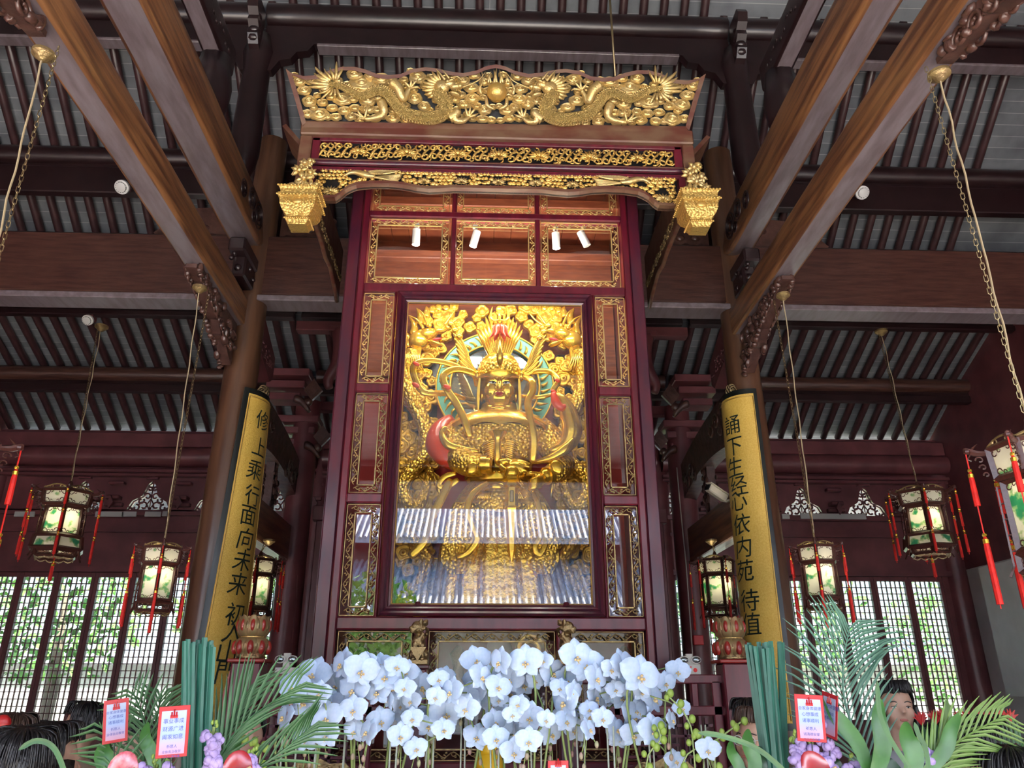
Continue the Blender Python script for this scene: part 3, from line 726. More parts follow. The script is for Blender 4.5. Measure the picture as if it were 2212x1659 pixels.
# trees
def tree(name, x, y, h, r, lab, seed, parts=900, leafmat='foliage'):
    t = thing(name, lab, 'tree', (x, y, 0)); rn = random.Random(seed)
    MB().tube([(x,y,-.1),(x+.1,y,h*.4),(x-.05,y+.1,h*.75)], [.16,.12,.05], 8).build('trunk', 'trunk', t, smooth=True)
    mb = MB()
    for q in range(parts):
        d = Vector((rn.gauss(0,1), rn.gauss(0,1), rn.gauss(0,1))); d.normalize(); d *= r*rn.uniform(.55, 1.0)
        p = Vector((x, y, h*.72)) + Vector((d.x, d.y, d.z*1.0)); s = rn.uniform(.07,.15)
        u = Vector((rn.uniform(-1,1), rn.uniform(-1,1), rn.uniform(-1,1))).normalized(); v = u.orthogonal().normalized()
        mb.add([p-u*s, p+v*s*.5, p+u*s, p-v*s*.5], [(0,1,2,3)])
    mb.build('crown', leafmat, t)
tree('courtyard_tree', -2.6, -7.2, 4.6, 1.25, 'leafy tree in the courtyard, mirrored in the shrine glass', 1)
for i, (x, y, h, r) in enumerate(((-8.3,16.2,4.8,1.6),(-4.8,16.8,4.6,1.6),(-1.2,16.5,4.8,1.6),(3.0,16.2,4.6,1.6),(6.5,17.0,4.8,1.7),(10.1,16.6,4.0,1.6),(-11.9,16.6,5,1.7))):
    tree('garden_tree', x, y, h, r, 'leafy garden tree seen through the back lattice, %s in the row' % ['second from left','third from left','fourth from left','fourth from right','third from right','rightmost','leftmost'][i], 20+i, 800)
t = thing('garden_wall', 'pale wall with grey tiled coping behind the garden trees', 'wall', (0, 20, 0))
MB().box(-20, 20, 20, 20.3, -.1, 2.6).build('wall_body', 'garden_wall', t)
tiles(19.6, 2.55, 20.6, 3.1, -20, 20, 'coping', t)
# ================================================================ THE SHRINE
SX = 0.105; YS = 7.5           # axis and front plane of the glazed case
tag(MB().box(-2.35, 2.55, 4.9, 7.5, 0, .80, .02).build('stone_plinth', 'yard_stone'), 'stone plinth under the red shrine and its railings', 'plinth')
shr = thing('shrine_cabinet', 'tall red lacquered glazed shrine holding the golden guardian, gilt dragon canopy on top', 'shrine', (SX, YS, .55))
N0 = len(C.objects) - 1
def X(v): return SX + v
def bar(nm, x0, x1, z0, z1, y0=YS-.02, y1=YS+.10, m='lacquer', bv=.012): return MB().box(X(x0), X(x1), y0, y1, z0, z1, bv).build(nm, m, shr)
HW = 1.66
for sg in (-1, 1):
    a, b = sorted((sg*HW, sg*(HW-.135)))
    bar('corner_post', a, b, .55, 7.75, YS+.02, YS+.16, 'lacquer_dark')
    a, b = sorted((sg*(HW-.145), sg*1.44)); bar('stile', a, b, .55, 7.75)
    a, b = sorted((sg*1.07, sg*1.095)); bar('stile', a, b, 2.42, 5.90)
    # sides of the case
    MB().box(X(sg*HW)-.03, X(sg*HW)+.03, YS+.16, 9.35, .55, 7.75).build('side_panel', 'lacquer_dark', shr)
for sg in (-1, 1):
    a, b = sorted((sg*.505, sg*.45)); bar('stile', a, b, 5.90, 7.75)
    a, b = sorted((sg*.60, sg*.72)); bar('stile', a, b, .55, 2.42)
for z0, z1 in ((6.845,6.925),(5.88,5.985),(2.345,2.46),(1.13,1.24)): bar('rail', -1.44, 1.44, z0, z1, YS-.03, YS+.10)
for sg in (-1, 1):
    for z0, z1 in ((4.70,4.80),(3.535,3.63)):
        a, b = sorted((sg*1.44, sg*1.095)); bar('rail', a, b, z0, z1)
bar('base_panel', -1.44, 1.44, .55, 1.13)
MB().box(X(-HW), X(HW), 9.3, 9.36, .55, 7.75).build('back_panel', 'red_lacquer', shr)
MB().box(X(-1.6), X(1.6), YS+.1, 9.3, 2.36, 2.44).build('shelf', 'shrine_wood', shr)
mb = MB()
for q in range(14): mb.box(X(-1.62+q*.2314), X(-1.62+(q+1)*.2314-.006), YS+.1, 9.3, 7.62, 7.66)
mb.build('plank_ceiling', 'shrine_wood', shr)
for yy, zz in ((8.0, 7.38), (8.7, 7.05)): MB().box(X(-1.62), X(1.62), yy, yy+.12, zz, zz+.12, .01).build('cross_beam', 'shrine_wood', shr)
MB().box(X(-1.62), X(1.62), 9.22, 9.3, 5.6, 7.62).build('inner_back', 'shrine_wood', shr)
# moulded frame of the big pane
def moulding(x0, x1, z0, z1, prof, nm, m):
    """prof: list of (inset, y) from outside in"""
    mb = MB(); rings = []
    for ins, y in prof: rings.append([Vector((x0+ins,y,z0+ins)), Vector((x1-ins,y,z0+ins)), Vector((x1-ins,y,z1-ins)), Vector((x0+ins,y,z1-ins))])
    mb.loft(rings, cap=False); return mb.build(nm, m, shr)
moulding(X(-1.06), X(1.06), 2.47, 5.875, [(0,YS+.02),(0,YS-.05),(.02,YS-.07),(.04,YS-.05),(.05,YS-.03),(.065,YS-.045),(.08,YS-.03),(.085,YS),(.105,YS+.01),(.105,YS+.05)], 'moulded_frame', 'lacquer_dark')
moulding(X(-.958), X(.958), 2.573, 5.772, [(0,YS+.012),(.008,YS),(.014,YS+.012)], 'gilt_bead', 'gilt_pale')
def pane(x0, x1, z0, z1, y=YS+.035): return MB().box(x0, x1, y, y+.005, z0, z1).build('glass_pane', 'pane', shr)
pane(X(-.96), X(.96), 2.57, 5.78)
def carved_frame(x0, x1, z0, z1, w_, m='gilt_old', sides='lrtb'):
    mb = MB(); y = YS+.015; rn = random.Random(int(abs(x0)*97+z0*31))
    def run(ax, ay, bx, by):
        L = math.hypot(bx-ax, by-ay); n = max(2, int(L/.078)); dx, dy = (bx-ax)/L, (by-ay)/L; nx, ny = -dy, dx
        pts = []
        for q in range(n*4+1):
            u = q/(n*4); s_ = L*u; o_ = math.sin(q*PI/4)*w_*.24
            pts.append((ax+dx*s_+nx*o_, y-.004, ay+dy*s_+ny*o_))
        mb.tube(pts, .0055, 4)
        for q in range(n):
            u = (q+.5)/n; sg = 1 if q % 2 else -1
            cx_ = ax+dx*L*u - nx*sg*w_*.12; cz_ = ay+dy*L*u - ny*sg*w_*.12
            pp = []
            for j in range(9):
                a = j*.62 + (PI if sg > 0 else 0); r0 = w_*.30*(1-j*.085)
                ux = math.cos(a)*r0; uz = math.sin(a)*r0*sg
                pp.append((cx_ + dx*ux + nx*uz, y-.006-.001*j, cz_ + dy*ux + ny*uz))
            mb.tube(pp, [.006]*6+[.007,.009,.011], 4)
            mb.ell((cx_ + nx*sg*w_*.30 + dx*.02, y-.004, cz_ + ny*sg*w_*.30 + dy*.02), (.013, .006, .009), 6, 4)
    h = w_/2
    run(x0+h, z0+h, x1-h, z0+h) if 'b' in sides else None
    run(x0+h, z1-h, x1-h, z1-h) if 't' in sides else None
    run(x0+h, z0+w_, x0+h, z1-w_) if 'l' in sides else None
    run(x1-h, z0+w_, x1-h, z1-w_) if 'r' in sides else None
    o = mb.build('gilt_scroll_frame', m, shr, smooth=True)
    b = MB()
    for k_, (ins, t_) in enumerate(((0,.006),(w_-.012,.012))):
        a0, a1, c0, c1 = x0+ins, x1-ins, z0+ins, z1-ins
        b.box(a0, a1, y-.008, y+.006, c0, c0+t_); b.box(a0, a1, y-.008, y+.006, c1-t_, c1); b.box(a0, a0+t_, y-.008, y+.006, c0, c1); b.box(a1-t_, a1, y-.008, y+.006, c0, c1)
    b.build('gilt_bead', m, shr)
    pane(x0+.003, x1-.003, z0+.003, z1-.003, YS+.045)
for c in (-.975, 0.0, .96):
    hw = .455 if c == 0 else .445
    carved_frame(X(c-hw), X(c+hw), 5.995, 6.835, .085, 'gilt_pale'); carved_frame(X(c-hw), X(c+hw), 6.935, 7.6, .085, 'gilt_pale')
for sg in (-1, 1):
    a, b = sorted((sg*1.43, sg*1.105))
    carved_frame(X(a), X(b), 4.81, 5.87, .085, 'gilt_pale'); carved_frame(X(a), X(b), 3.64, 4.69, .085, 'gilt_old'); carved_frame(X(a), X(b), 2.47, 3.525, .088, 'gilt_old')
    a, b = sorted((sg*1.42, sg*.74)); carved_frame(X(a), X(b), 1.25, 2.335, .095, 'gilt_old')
carved_frame(X(-.585), X(.585), 1.25, 2.335, .095, 'gilt_old')
for xx in (-.70, .70): MB().tube([(X(xx),YS-.0,2.60),(X(xx),YS-.0,2.56)], [.02,.035], 4).build('glazing_clip', 'lacquer_dark', shr)
# ---------------- canopy
YC = 6.9
can = thing('canopy', 'carved and gilded canopy board with two dragons and a flaming pearl over the shrine', 'canopy', (AX, YC, 6.7))
def ypl(py): return lerp(YC, YC-.26, max(0, min(1.2, (272-py)/120.)))     # the crown board leans forward towards its top
def cw(px, py, o=0.0): y = ypl(py) - o; return at(px, py, y)
AXC = 1071.0
# outline of the crown in photo pixels, left half then mirrored round the axis
topl = [(617,148),(630,158),(655,164),(690,162),(715,150),(740,144),(765,144),(790,150),(815,160),(840,162),(865,160),(890,149),(920,145),(945,148),(970,154),(1000,158),(1030,152),(1050,143),(1071,139)]
def mir(p): return (2*AXC - p[0] + (p[1] < 300)*0, p[1] + (p[0] < AXC)*(.012*2*(AXC-p[0])))
topp = topl + [mir(p) for p in reversed(topl[:-1])]
def both(l): return l + [mir(p) for p in reversed(l)]
fr_ = MB()
inn = [(631,162),(648,169),(662,173),(692,170),(717,158),(741,152),(764,152),(788,158),(813,168),(840,171),(866,168),(891,157),(920,153),(944,156),(969,162),(1000,166),(1030,160),(1050,151),(1071,147)]
innp = inn + [mir(p) for p in reversed(inn[:-1])]
def band(outer, inner, th=.06):
    vs = []; n = len(outer)
    for l, o in ((outer, th), (inner, th), (inner, 0), (outer, -.02)):
        vs += [cw(p[0], p[1], o) for p in l]
    fs = []
    for i in range(n-1):
        for a in range(4):
            b = (a+1) % 4; fs.append((a*n+i, b*n+i, b*n+i+1, a*n+i+1))
    fs += [(0, 3*n, 2*n, n), (n-1, 2*n-1, 3*n-1, 4*n-1)]
    fr_.add(vs, fs)
band(topp, innp)
band([(617,148),(634,205),(653,272)], [(631,162),(646,208),(661,264)])
band([mir((661,264)),mir((646,208)),mir((631,162))][::-1], [mir((653,272)),mir((634,205)),mir((617,148))][::-1])
band([(661,263),(860,265),(1071,268),mir((860,265)),mir((661,263))], [(653,275),(860,277),(1071,280),mir((860,277)),mir((653,275))])
fr_.build('crown_frame', 'cornice_wood', can)
bk = MB(); n = len(innp)
bot = [(lerp(661, mir((661,264))[0], i/(n-1)), lerp(264, mir((661,264))[1], i/(n-1))) for i in range(n)]
bk.add([cw(p[0], p[1], .0) for p in innp] + [cw(p[0], p[1], .0) for p in bot], [(i, i+1, n+i+1, n+i) for i in range(n-1)])
bk.add([cw(p[0], p[1], -.05) for p in innp] + [cw(p[0], p[1], -.05) for p in bot], [(n+i, n+i+1, i+1, i) for i in range(n-1)])
bk.build('backing_board', 'black', can)
PXM = 1/199.                    # metres per photo pixel on the canopy
def q2(x, y): return (600 + x*.226, 100 + y*.226)
def cloud(mb, px, py, r, seed=0, fl=1.0):
    rn = random.Random(seed); c = cw(px, py, .02); R0 = r*PXM
    nl = 22; rings = []
    lob = rn.choice((4, 5, 5, 6)); ph = rn.random()*6; ex = rn.uniform(1.0, 1.25); ey = rn.uniform(.78, .95)
    prof = [(1.0, .0), (1.0, .016), (.90, .026), (.62, .018), (.56, .026), (.44, .03), (.30, .018), (.20, .03), (.08, .042)]
    for k, (f, d) in enumerate(prof):
        ring = []
        for j in range(nl):
            a = 2*PI*j/nl; l = 1 + (.13*abs(math.sin(lob*a/2+ph)) - .05 if k < 4 else 0)
            ring.append(Vector((c.x + math.cos(a)*R0*f*l*ex, c.y - d*fl - .006*(seed % 3), c.z + math.sin(a)*R0*f*l*ey)))
        rings.append(ring)
    mb.loft(rings)
cl = [(205,345,62),(165,285,32),(255,435,66),(305,530,70),(400,660,85),(285,660,52),(430,545,52),(525,600,52),(560,690,52),(620,510,90),(735,280,70),(805,360,98),(880,290,48),(990,320,70),(865,530,72),(640,620,58),(700,680,55),(860,612,68),(1110,620,58),(1105,700,62),(1340,310,76),(1205,330,45),(1220,400,42),(1310,510,74),(1400,580,60),(1235,720,52),(1690,520,52),(1780,560,62),(1860,505,66),(1850,410,66),(1775,335,56),(1880,290,52),(1975,620,66),(1955,700,52),(2040,715,42),(1300,430,36),(1460,620,34),(930,700,48),(480,690,44),(345,590,40),(380,480,34),(1640,480,34),(1860,700,40),(1010,560,40),(1270,250,34),(480,300,34)]
rnc = random.Random(19); base_cl = list(cl)
for k in range(900):
    x = rnc.uniform(180, 2060); y = rnc.uniform(250, 715)
    if y < 250 + (60 if x < 620 or 1050 < x < 1400 else 25 if x > 1400 else 0): continue
    if x < 180 + (y-250)*.22: continue
    if all((x-a)**2 + (y-b)**2 > (r_*.85+26)**2 for a, b, r_ in cl): cl.append((x, y, rnc.uniform(36, 52)))
mb = MB()
for i, (x, y, r) in enumerate(cl):
    px, py = q2(x, y); cloud(mb, px, py, r*.226*.98, i)
    a, b = mir((px, py)); cloud(mb, a, b, r*.226*.98, i+50)
mb.build('cloud_carving', 'gilt_pale', can, smooth=True, auto=60)
def dragon(sg):
    T = (lambda x, y: q2(x, y)) if sg < 0 else (lambda x, y: mir(q2(x, y)))
    def P3(x, y, o): a, b = T(x, y); return cw(a, b, o)
    d = MB()
    path = smoothpts([P3(x, y, o) for x, y, o in ((500,360,.05),(600,385,.06),(690,430,.07),(790,475,.07),(880,450,.08),(960,425,.08),(1040,450,.09),(1100,520,.09),(1160,600,.09),(1250,655,.08),(1370,682,.08),(1490,684,.09),(1590,640,.10),(1610,570,.10),(1560,490,.10),(1530,420,.10))], 5)
    m = len(path); rad = [lerp(.028, .074, min(1, i/m*1.6)) for i in range(m)]
    d.tube(path, rad, 12)
    ob = d.build('dragon_body', 'gilt_scale', can, smooth=True)
    e = MB()
    # back crest
    for i in range(4, m-2, 1):
        p = path[i]; t = (path[min(i+1,m-1)]-path[i-1]).normalized(); u = Vector((t.z, 0, -t.x))*(-sg)
        if u.z < 0 and i < m*.55: u = -u
        q = p + u*rad[i]*.9; e.tube([q - Vector((0,.02,0)), q + u*.035 + t*.015 - Vector((0,.02,0))], [.012, .002], 4)
    # tail fan
    for k in range(15):
        a = R(70 + k*15.5); L_ = 150 + 40*math.sin(k*1.9)
        p0 = (560 - 20*abs(math.sin(a)), 365); c_, s_ = math.cos(a), -math.sin(a)
        pts = [P3(p0[0] + c_*60, p0[1] + s_*45, .05), P3(p0[0] + c_*120 + 8*math.sin(k), p0[1] + s_*95, .065), P3(p0[0] + c_*(L_+60), p0[1] + s_*(L_+20)*.8 - 12, .055), P3(p0[0] + c_*(L_+95) , p0[1] + s_*(L_+40)*.85 - 26, .04)]
        e.tube(smoothpts(pts, 3), [.016,.02,.022,.022,.022,.02,.016,.012,.008,.003], 6, sq=.6)
    e.build('crest_and_tail', 'gilt_pale', can, smooth=True); e = MB()
    # mane
    for k in range(13):
        a = R(95 + k*17); c_, s_ = math.cos(a), -math.sin(a)
        pts = [P3(1560 + c_*50, 390 + s_*60, .08), P3(1545 + c_*110, 390 + s_*110, .09), P3(1535 + c_*165, 388 + s_*150 - 10, .07)]
        e.tube(smoothpts(pts, 3), [.02,.023,.023,.02,.016,.009,.003], 6, sq=.6)
    e.build('mane', 'gilt_pale', can, smooth=True)
    # head
    h = MB()
    c = P3(1580, 385, .10); rot = None
    def E_(x, y, o, r, ang=0): h.ell(P3(x, y, o), r, 12, 8, Matrix.Rotation(R(ang)*sg, 3, 'Y'))
    E_(1575, 385, .10, (.085,.06,.075)); E_(1640, 365, .11, (.07,.05,.042), 12); E_(1700, 395, .11, (.06,.045,.028), 10); E_(1745, 385, .12, (.028,.035,.024))
    E_(1690, 455, .10, (.06,.035,.020), -18); E_(1740, 430, .10, (.028,.02,.012), -40)
    E_(1625, 335, .14, (.024,.022,.02)); E_(1660, 325, .14, (.035,.02,.012), 20)
    h.tube(smoothpts([P3(1600,320,.12),P3(1560,270,.12),P3(1510,215,.11)], 3), [.018,.016,.014,.012,.009,.005,.002], 6)
    h.tube(smoothpts([P3(1640,310,.12),P3(1600,255,.12),P3(1570,225,.11)], 3), [.014,.013,.012,.010,.007,.004,.002], 6)
    h.tube(smoothpts([P3(1750,395,.12),P3(1850,360,.10),P3(1930,315,.10),P3(1985,245,.09)], 4), [.012,.011,.010,.010,.009,.009,.008,.008,.007,.006,.005,.004,.003], 6)
    h.tube(smoothpts([P3(1650,300,.12),P3(1720,290,.1),P3(1760,325,.1)], 3), .008, 5)
    for k in range(4): h.tube([P3(1690+k*18, 412, .13), P3(1692+k*18, 430, .13)], [.007,.001], 4)
    h.build('dragon_head', 'gilt_pale', can, smooth=True)
    # legs with claws
    def leg(pts, rr_, claws):
        l = MB()
        l.tube(smoothpts([P3(*p) for p in pts], 4), [lerp(rr_[0], rr_[1], i/((len(pts)-1)*4)) for i in range((len(pts)-1)*4+1)], 8)
        x, y, o = pts[-1]
        for (dx, dy, bx, by) in claws:
            l.tube(smoothpts([P3(x, y, o), P3(x+dx, y+dy, o+.02), P3(x+dx+bx, y+dy+by, o)], 3), [.016,.016,.015,.013,.010,.006,.002], 6)
        l.build('dragon_leg', 'gilt_pale', can, smooth=True)
    leg([(985,530,.08),(1015,600,.10),(1000,660,.09),(900,690,.09),(830,695,.09)], (.055,.022), [(-50,-10,-30,20),(-60,-70,-10,-60),(-90,-50,-40,10),(20,-90,10,-50)])
    leg([(1095,350,.10),(1150,400,.11),(1180,470,.11),(1205,510,.10),(1240,440,.09),(1265,400,.09)], (.065,.02), [(-40,-50,-30,-10),(10,-70,-20,-40),(50,-60,30,-30),(70,-10,30,20)])
    leg([(1640,690,.10),(1700,650,.10),(1720,610,.10),(1690,700,.11),(1770,715,.10),(1820,680,.09)], (.06,.02), [(-20,-70,-15,-50),(20,-80,0,-50),(55,-70,25,-30),(60,-20,40,-20)])
dragon(-1); dragon(1)
pr = MB(); c = cw(1073, 200, .06); r0 = 21*PXM*1.05
pr.lathe([(r0*math.sin(PI*k/12)*(1+.04*(k % 2)), -r0*.92*math.cos(PI*k/12)) for k in range(13)], c, 20)
pr.build('pearl', 'gilt_warm', can, smooth=True)
fl = MB()
for k in range(-4, 5):
    x = 1073 + k*6.5; top = 146 + abs(k)*4; b = 182 - abs(k)*1
    fl.tube(smoothpts([cw(x, b, .05), cw(x + (2.5 if k % 2 else -2.5), (b+top)/2, .06), cw(x - k*.4, top, .05)], 4), [.018,.02,.02,.018,.015,.012,.008,.004,.001], 6, sq=.6)
for sg in (-1, 1):
    fl.tube(smoothpts([cw(1073+sg*34, 205, .05), cw(1073+sg*37, 190, .06), cw(1073+sg*30, 175, .06), cw(1073+sg*33, 152, .05)], 4), [.02,.024,.026,.024,.02,.018,.016,.014,.012,.01,.006,.003,.001], 6, sq=.6)
    fl.tube(smoothpts([cw(1073+sg*22, 210, .05), cw(1073+sg*20, 228, .06), cw(1073+sg*4, 236, .05)], 4), [.012,.016,.02,.022,.022,.02,.018,.014,.01], 6)
fl.build('flames', 'gilt_pale', can, smooth=True)
# cornice beam, frieze and valance
def cbox(nm, px0, px1, py0, py1, y0, y1, m, bv=.01, obj=None):
    a = at(px0, (py0+py1)/2, y0); b = at(px1, (py0+py1)/2, y0); z1 = at(1071, py0, y0).z; z0 = at(1071, py1, y0).z
    return MB().box(a.x, b.x, y0, y1, z0, z1, bv).build(nm, m, can)
HC = 2.17
def cb(nm, h0, h1, z0, z1, y0, y1, m, bv=.01): return MB().box(AX+h0, AX+h1, y0, y1, z0, z1, bv).build(nm, m, can)
zc = lambda py, y=YC: at(1071, py, y).z
cb('cornice_beam', -HC, HC, zc(306), zc(277), YC-.06, YC+.3, 'cornice_wood', .015)
for sg in (-1, 1):
    a, b = sorted((sg*(HC), sg*(HC-.13))); cb('corner_block', a, b, zc(436), zc(306), YC-.03, YC+.12, 'cornice_wood')
    a, b = sorted((sg*(HC-.13), sg*(HC-.22))); cb('frieze_end', a, b, zc(354), zc(306), YC, YC+.05, 'lacquer')
cb('frieze_rail', -HC+.13, HC-.13, zc(313), zc(306), YC, YC+.05, 'lacquer', .004)
cb('frieze_rail', -HC+.13, HC-.13, zc(358), zc(352), YC-.01, YC+.05, 'lacquer', .004)
cb('frieze_back', -HC+.2, HC-.2, zc(353), zc(312), YC+.04, YC+.06, 'black', 0)
mb = MB(); z = zc(363); mb.tube([(AX-HC+.1, YC-.02, z), (AX+HC-.1, YC-.02, z)], .032, 14); mb.build('roll_moulding', 'lacquer_dark', can, smooth=True, auto=50)
MB().box(AX-HC+.1, AX+HC-.1, YC-.045, YC, zc(360)+.0, zc(357), .004).build('gilt_line', 'cornice_wood', can)
cb('valance_rail', -HC+.1, HC-.1, zc(376), zc(369), YC-.01, YC+.05, 'lacquer', .004)
def lotus(mb, cx_, cz_, y, s_, k=9):
    for ring_, (n_, L_, el) in enumerate(((k, 1.0, .0), (k-2, .72, .35), (5, .45, .6))):
        for j in range(n_):
            a = R(lerp(-8, 188, j/(n_-1))); dx, dz = math.cos(a), math.sin(a)*.85
            p0 = Vector((cx_ + dx*s_*.12, y - .006*ring_, cz_ - s_*.15 + dz*s_*.1)); p1 = Vector((cx_ + dx*s_*.6*L_, y - .02 - .01*ring_, cz_ - s_*.12 + dz*s_*.55*L_ )); p2 = Vector((cx_ + dx*s_*1.0*L_, y - .012*ring_-.006, cz_ - s_*.1 + dz*s_*.9*L_ + s_*.08))
            mb.tube([p0, (p0+p1)/2, p1, p2], [s_*.07, s_*.13, s_*.12, .002], 6, sq=.5)
    mb.ell((cx_, y-.03, cz_+s_*.05), (s_*.22, .02, s_*.25), 8, 5)
    for j in range(5):
        a = R(lerp(200, 340, j/4)); mb.tube([(cx_, y, cz_-s_*.2), (cx_+math.cos(a)*s_*.8, y-.01, cz_-s_*.15+math.sin(a)*s_*.35)], [s_*.06,.003], 5)
zm = (zc(313)+zc(352))/2; hh = (zc(313)-zc(352))/2
ltx = [0, .445, -.445, 1.0, -1.0, 1.53, -1.53]
for q in ltx: mb = MB(); lotus(mb, AX+q, zm-.02, YC, (.125 if abs(q) < 1.4 else .10)); mb.build('frieze_lotus', 'gilt_warm', can, smooth=True)
mb = MB(); rn = random.Random(12)
def spiral(mb, cx_, cz_, y, r0, a0, sg, n=12, th=.011, dec=.072):
    pts = [(cx_ + math.cos(a0+sg*j*.6)*r0*(1-j*dec), y - .0015*j, cz_ + math.sin(a0+sg*j*.6)*r0*(1-j*dec)) for j in range(n)]
    mb.tube(pts, [th*.7] + [th]*(n-3) + [th*1.3, th*1.6], 5)
xx = -HC+.27; j = 0
while xx < HC-.25:
    if min(abs(xx-q) for q in ltx) > .10:
        for dz, sg in ((hh*.45, 1), (-hh*.45, -1)):
            spiral(mb, AX+xx+rn.uniform(-.01,.01), zm+dz, YC+.01, .048, rn.uniform(0, 6), sg if j % 2 else -sg)
    spiral(mb, AX+xx+.03, zm + hh*.62*(1 if j % 2 else -1), YC+.012, .032, rn.uniform(0,6), 1, 9, .008)
    mb.tube(smoothpts([(AX+xx-.05, YC+.01, zm-hh*.6), (AX+xx-.01, YC, zm), (AX+xx+.05, YC+.01, zm+hh*.6)], 3), [.006,.012,.016,.014,.01,.006,.003], 5)
    xx += .079; j += 1
mb.build('vine_scroll', 'gilt_warm', can, smooth=True)
# valance with waving lower rim
rimh = [(677,428),(700,431),(724,431),(735,424),(746,414),(757,408),(770,403),(800,400),(840,400),(870,403),(900,409),(925,412),(950,411),(980,409),(1020,410),(1071,411)]
rimz = [(at(p[0], p[1], YC).x - AX, at(p[0], p[1], YC).z) for p in rimh]
full = rimz[:-1] + [(-x, z) for x, z in reversed(rimz)] if 0 else rimz[:-1] + [(0.0, rimz[-1][1])] + [(-x, z) for x, z in reversed(rimz[:-1])]
full = [(AX+x, z) for x, z in full]
ztop = zc(375)
MB().strip([(x, ztop) for x, z in full], full, YC+.03, YC+.06).build('valance_back', 'black', can)
MB().strip([(x, z+.035) for x, z in full], full, YC-.035, YC+.07).build('valance_rim', 'cornice_wood', can)
for sg in (-1, 1):
    a, b = sorted((sg*(HC-.12), sg*(HC-.20))); MB().box(AX+a, AX+b, YC-.01, YC+.06, rimz[0][1], ztop).build('valance_end', 'lacquer', can)
mb = MB(); rn = random.Random(31)
def zlow(x):
    x = -abs(x)
    for (a, b), (c_, d) in zip(rimz[:-1], rimz[1:]):
        if a <= x <= c_: return lerp(b, d, (x-a)/(c_-a+1e-9))
    return rimz[-1][1] if x > rimz[-1][0] else rimz[0][1]
lts = [0, .40, -.40, .80, -.80, 1.78, -1.78]
x = -HC+.25
while x < HC-.25:
    lo = zlow(x)+.05; n_ = max(2, int((ztop-lo)/.042))
    for k_ in range(n_+1):
        zz = lerp(lo, ztop-.01, k_/n_) + rn.uniform(-.006,.006); xq = x + rn.uniform(-.008,.008) + (.02 if k_ % 2 else 0)
        if any((xq-l)**2/.0064 + (zz-(zlow(l)+ztop)/2)**2/.005 < 1 for l in lts): continue
        if 1.05 < abs(xq) < 1.6 and ztop-.10 < zz < ztop-.03: continue
        r0 = rn.uniform(.020,.030); an = rn.uniform(0, 6)
        mb.ell((AX+xq, YC+.012, zz), (r0*1.25, .016, r0*.85), 8, 4); mb.ell((AX+xq+r0*.7*math.cos(an), YC+.008, zz+r0*.5*math.sin(an)), (r0*.6, .018, r0*.5), 6, 4); mb.ell((AX+xq+.003, YC-.006, zz), (r0*.4, .014, r0*.4), 5, 3)
    x += .046
mb.build('cloud_filling', 'gilt_warm', can, smooth=True)
for l in lts: mb = MB(); lotus(mb, AX+l, (zlow(l)+ztop)/2-.01 if abs(l) < 1 else zlow(l)+.10, YC, .082 if abs(l) < 1 else .10, 9); mb.build('valance_lotus', 'gilt_pale', can, smooth=True)
for sg in (-1, 1):
    mb = MB(); f = lambda x, z, o=.02: Vector((AX + sg*x, YC-o, ztop - z))
    mb.tube(smoothpts([f(1.66,.10), f(1.60,.055), f(1.52,.045), f(1.42,.08), f(1.32,.09)], 4), [.004,.008,.012,.016,.02,.022,.024,.026,.03,.034,.036,.036,.034,.03,.026,.02,.014], 8)
    for k_ in range(9): mb.tube(smoothpts([f(1.42-.02*k_, .06), f(1.40-.035*k_, .03), f(1.30-.03*k_, -.0)], 3), [.012,.014,.014,.012,.009,.006,.002], 5, sq=.5)
    for k_ in range(7):
        e_ = [f(1.34,.10), f(1.22,.085+.006*k_), f(1.02+.01*k_,.05+.018*k_)]
        mb.tube(smoothpts(e_, 4), [.014,.014,.013,.012,.012,.011,.01,.008,.004], 5, sq=.6)
    mb.build('phoenix', 'gilt_pale', can, smooth=True)
# side skirts of the canopy, running back along the shrine
for sg in (-1, 1):
    xx = AX + sg*(HC-.06)
    pf = [(YC+.12, zc(432)), (YC+.35, zc(420)+.04), (YC+.55, zc(405)), (YC+1.2, zc(405)), (YC+1.45, zc(412)), (YC+1.75, zc(404)), (YC+2.1, zc(420)), (YC+2.35, zc(435))]
    mb = MB(); mb.prism(pf + [(YC+2.35, zc(306)), (YC+.12, zc(306))], xx-.02, xx+.02, 'X'); mb.build('side_skirt', 'cornice_wood', can)
    mb = MB(); rn = random.Random(6)
    for q in range(150):
        y = rn.uniform(YC+.2, YC+2.3); z = rn.uniform(zc(400)+.05, zc(375))
        mb.ell((xx - sg*.03, y, z), (.014, rn.uniform(.02,.04), rn.uniform(.012,.025)), 6, 4)
    mb.build('side_carving', 'gilt_old', can, smooth=True)
    mb = MB(); mb.tube([(xx, y, z) for y, z in pf], .03, 6); mb.build('side_rim', 'cornice_wood', can, smooth=True)
MB().box(AX-HC+.1, AX+HC-.1, YC+.1, YS-.02, zc(300), zc(284)).build('canopy_ceiling', 'beam_dark', can)
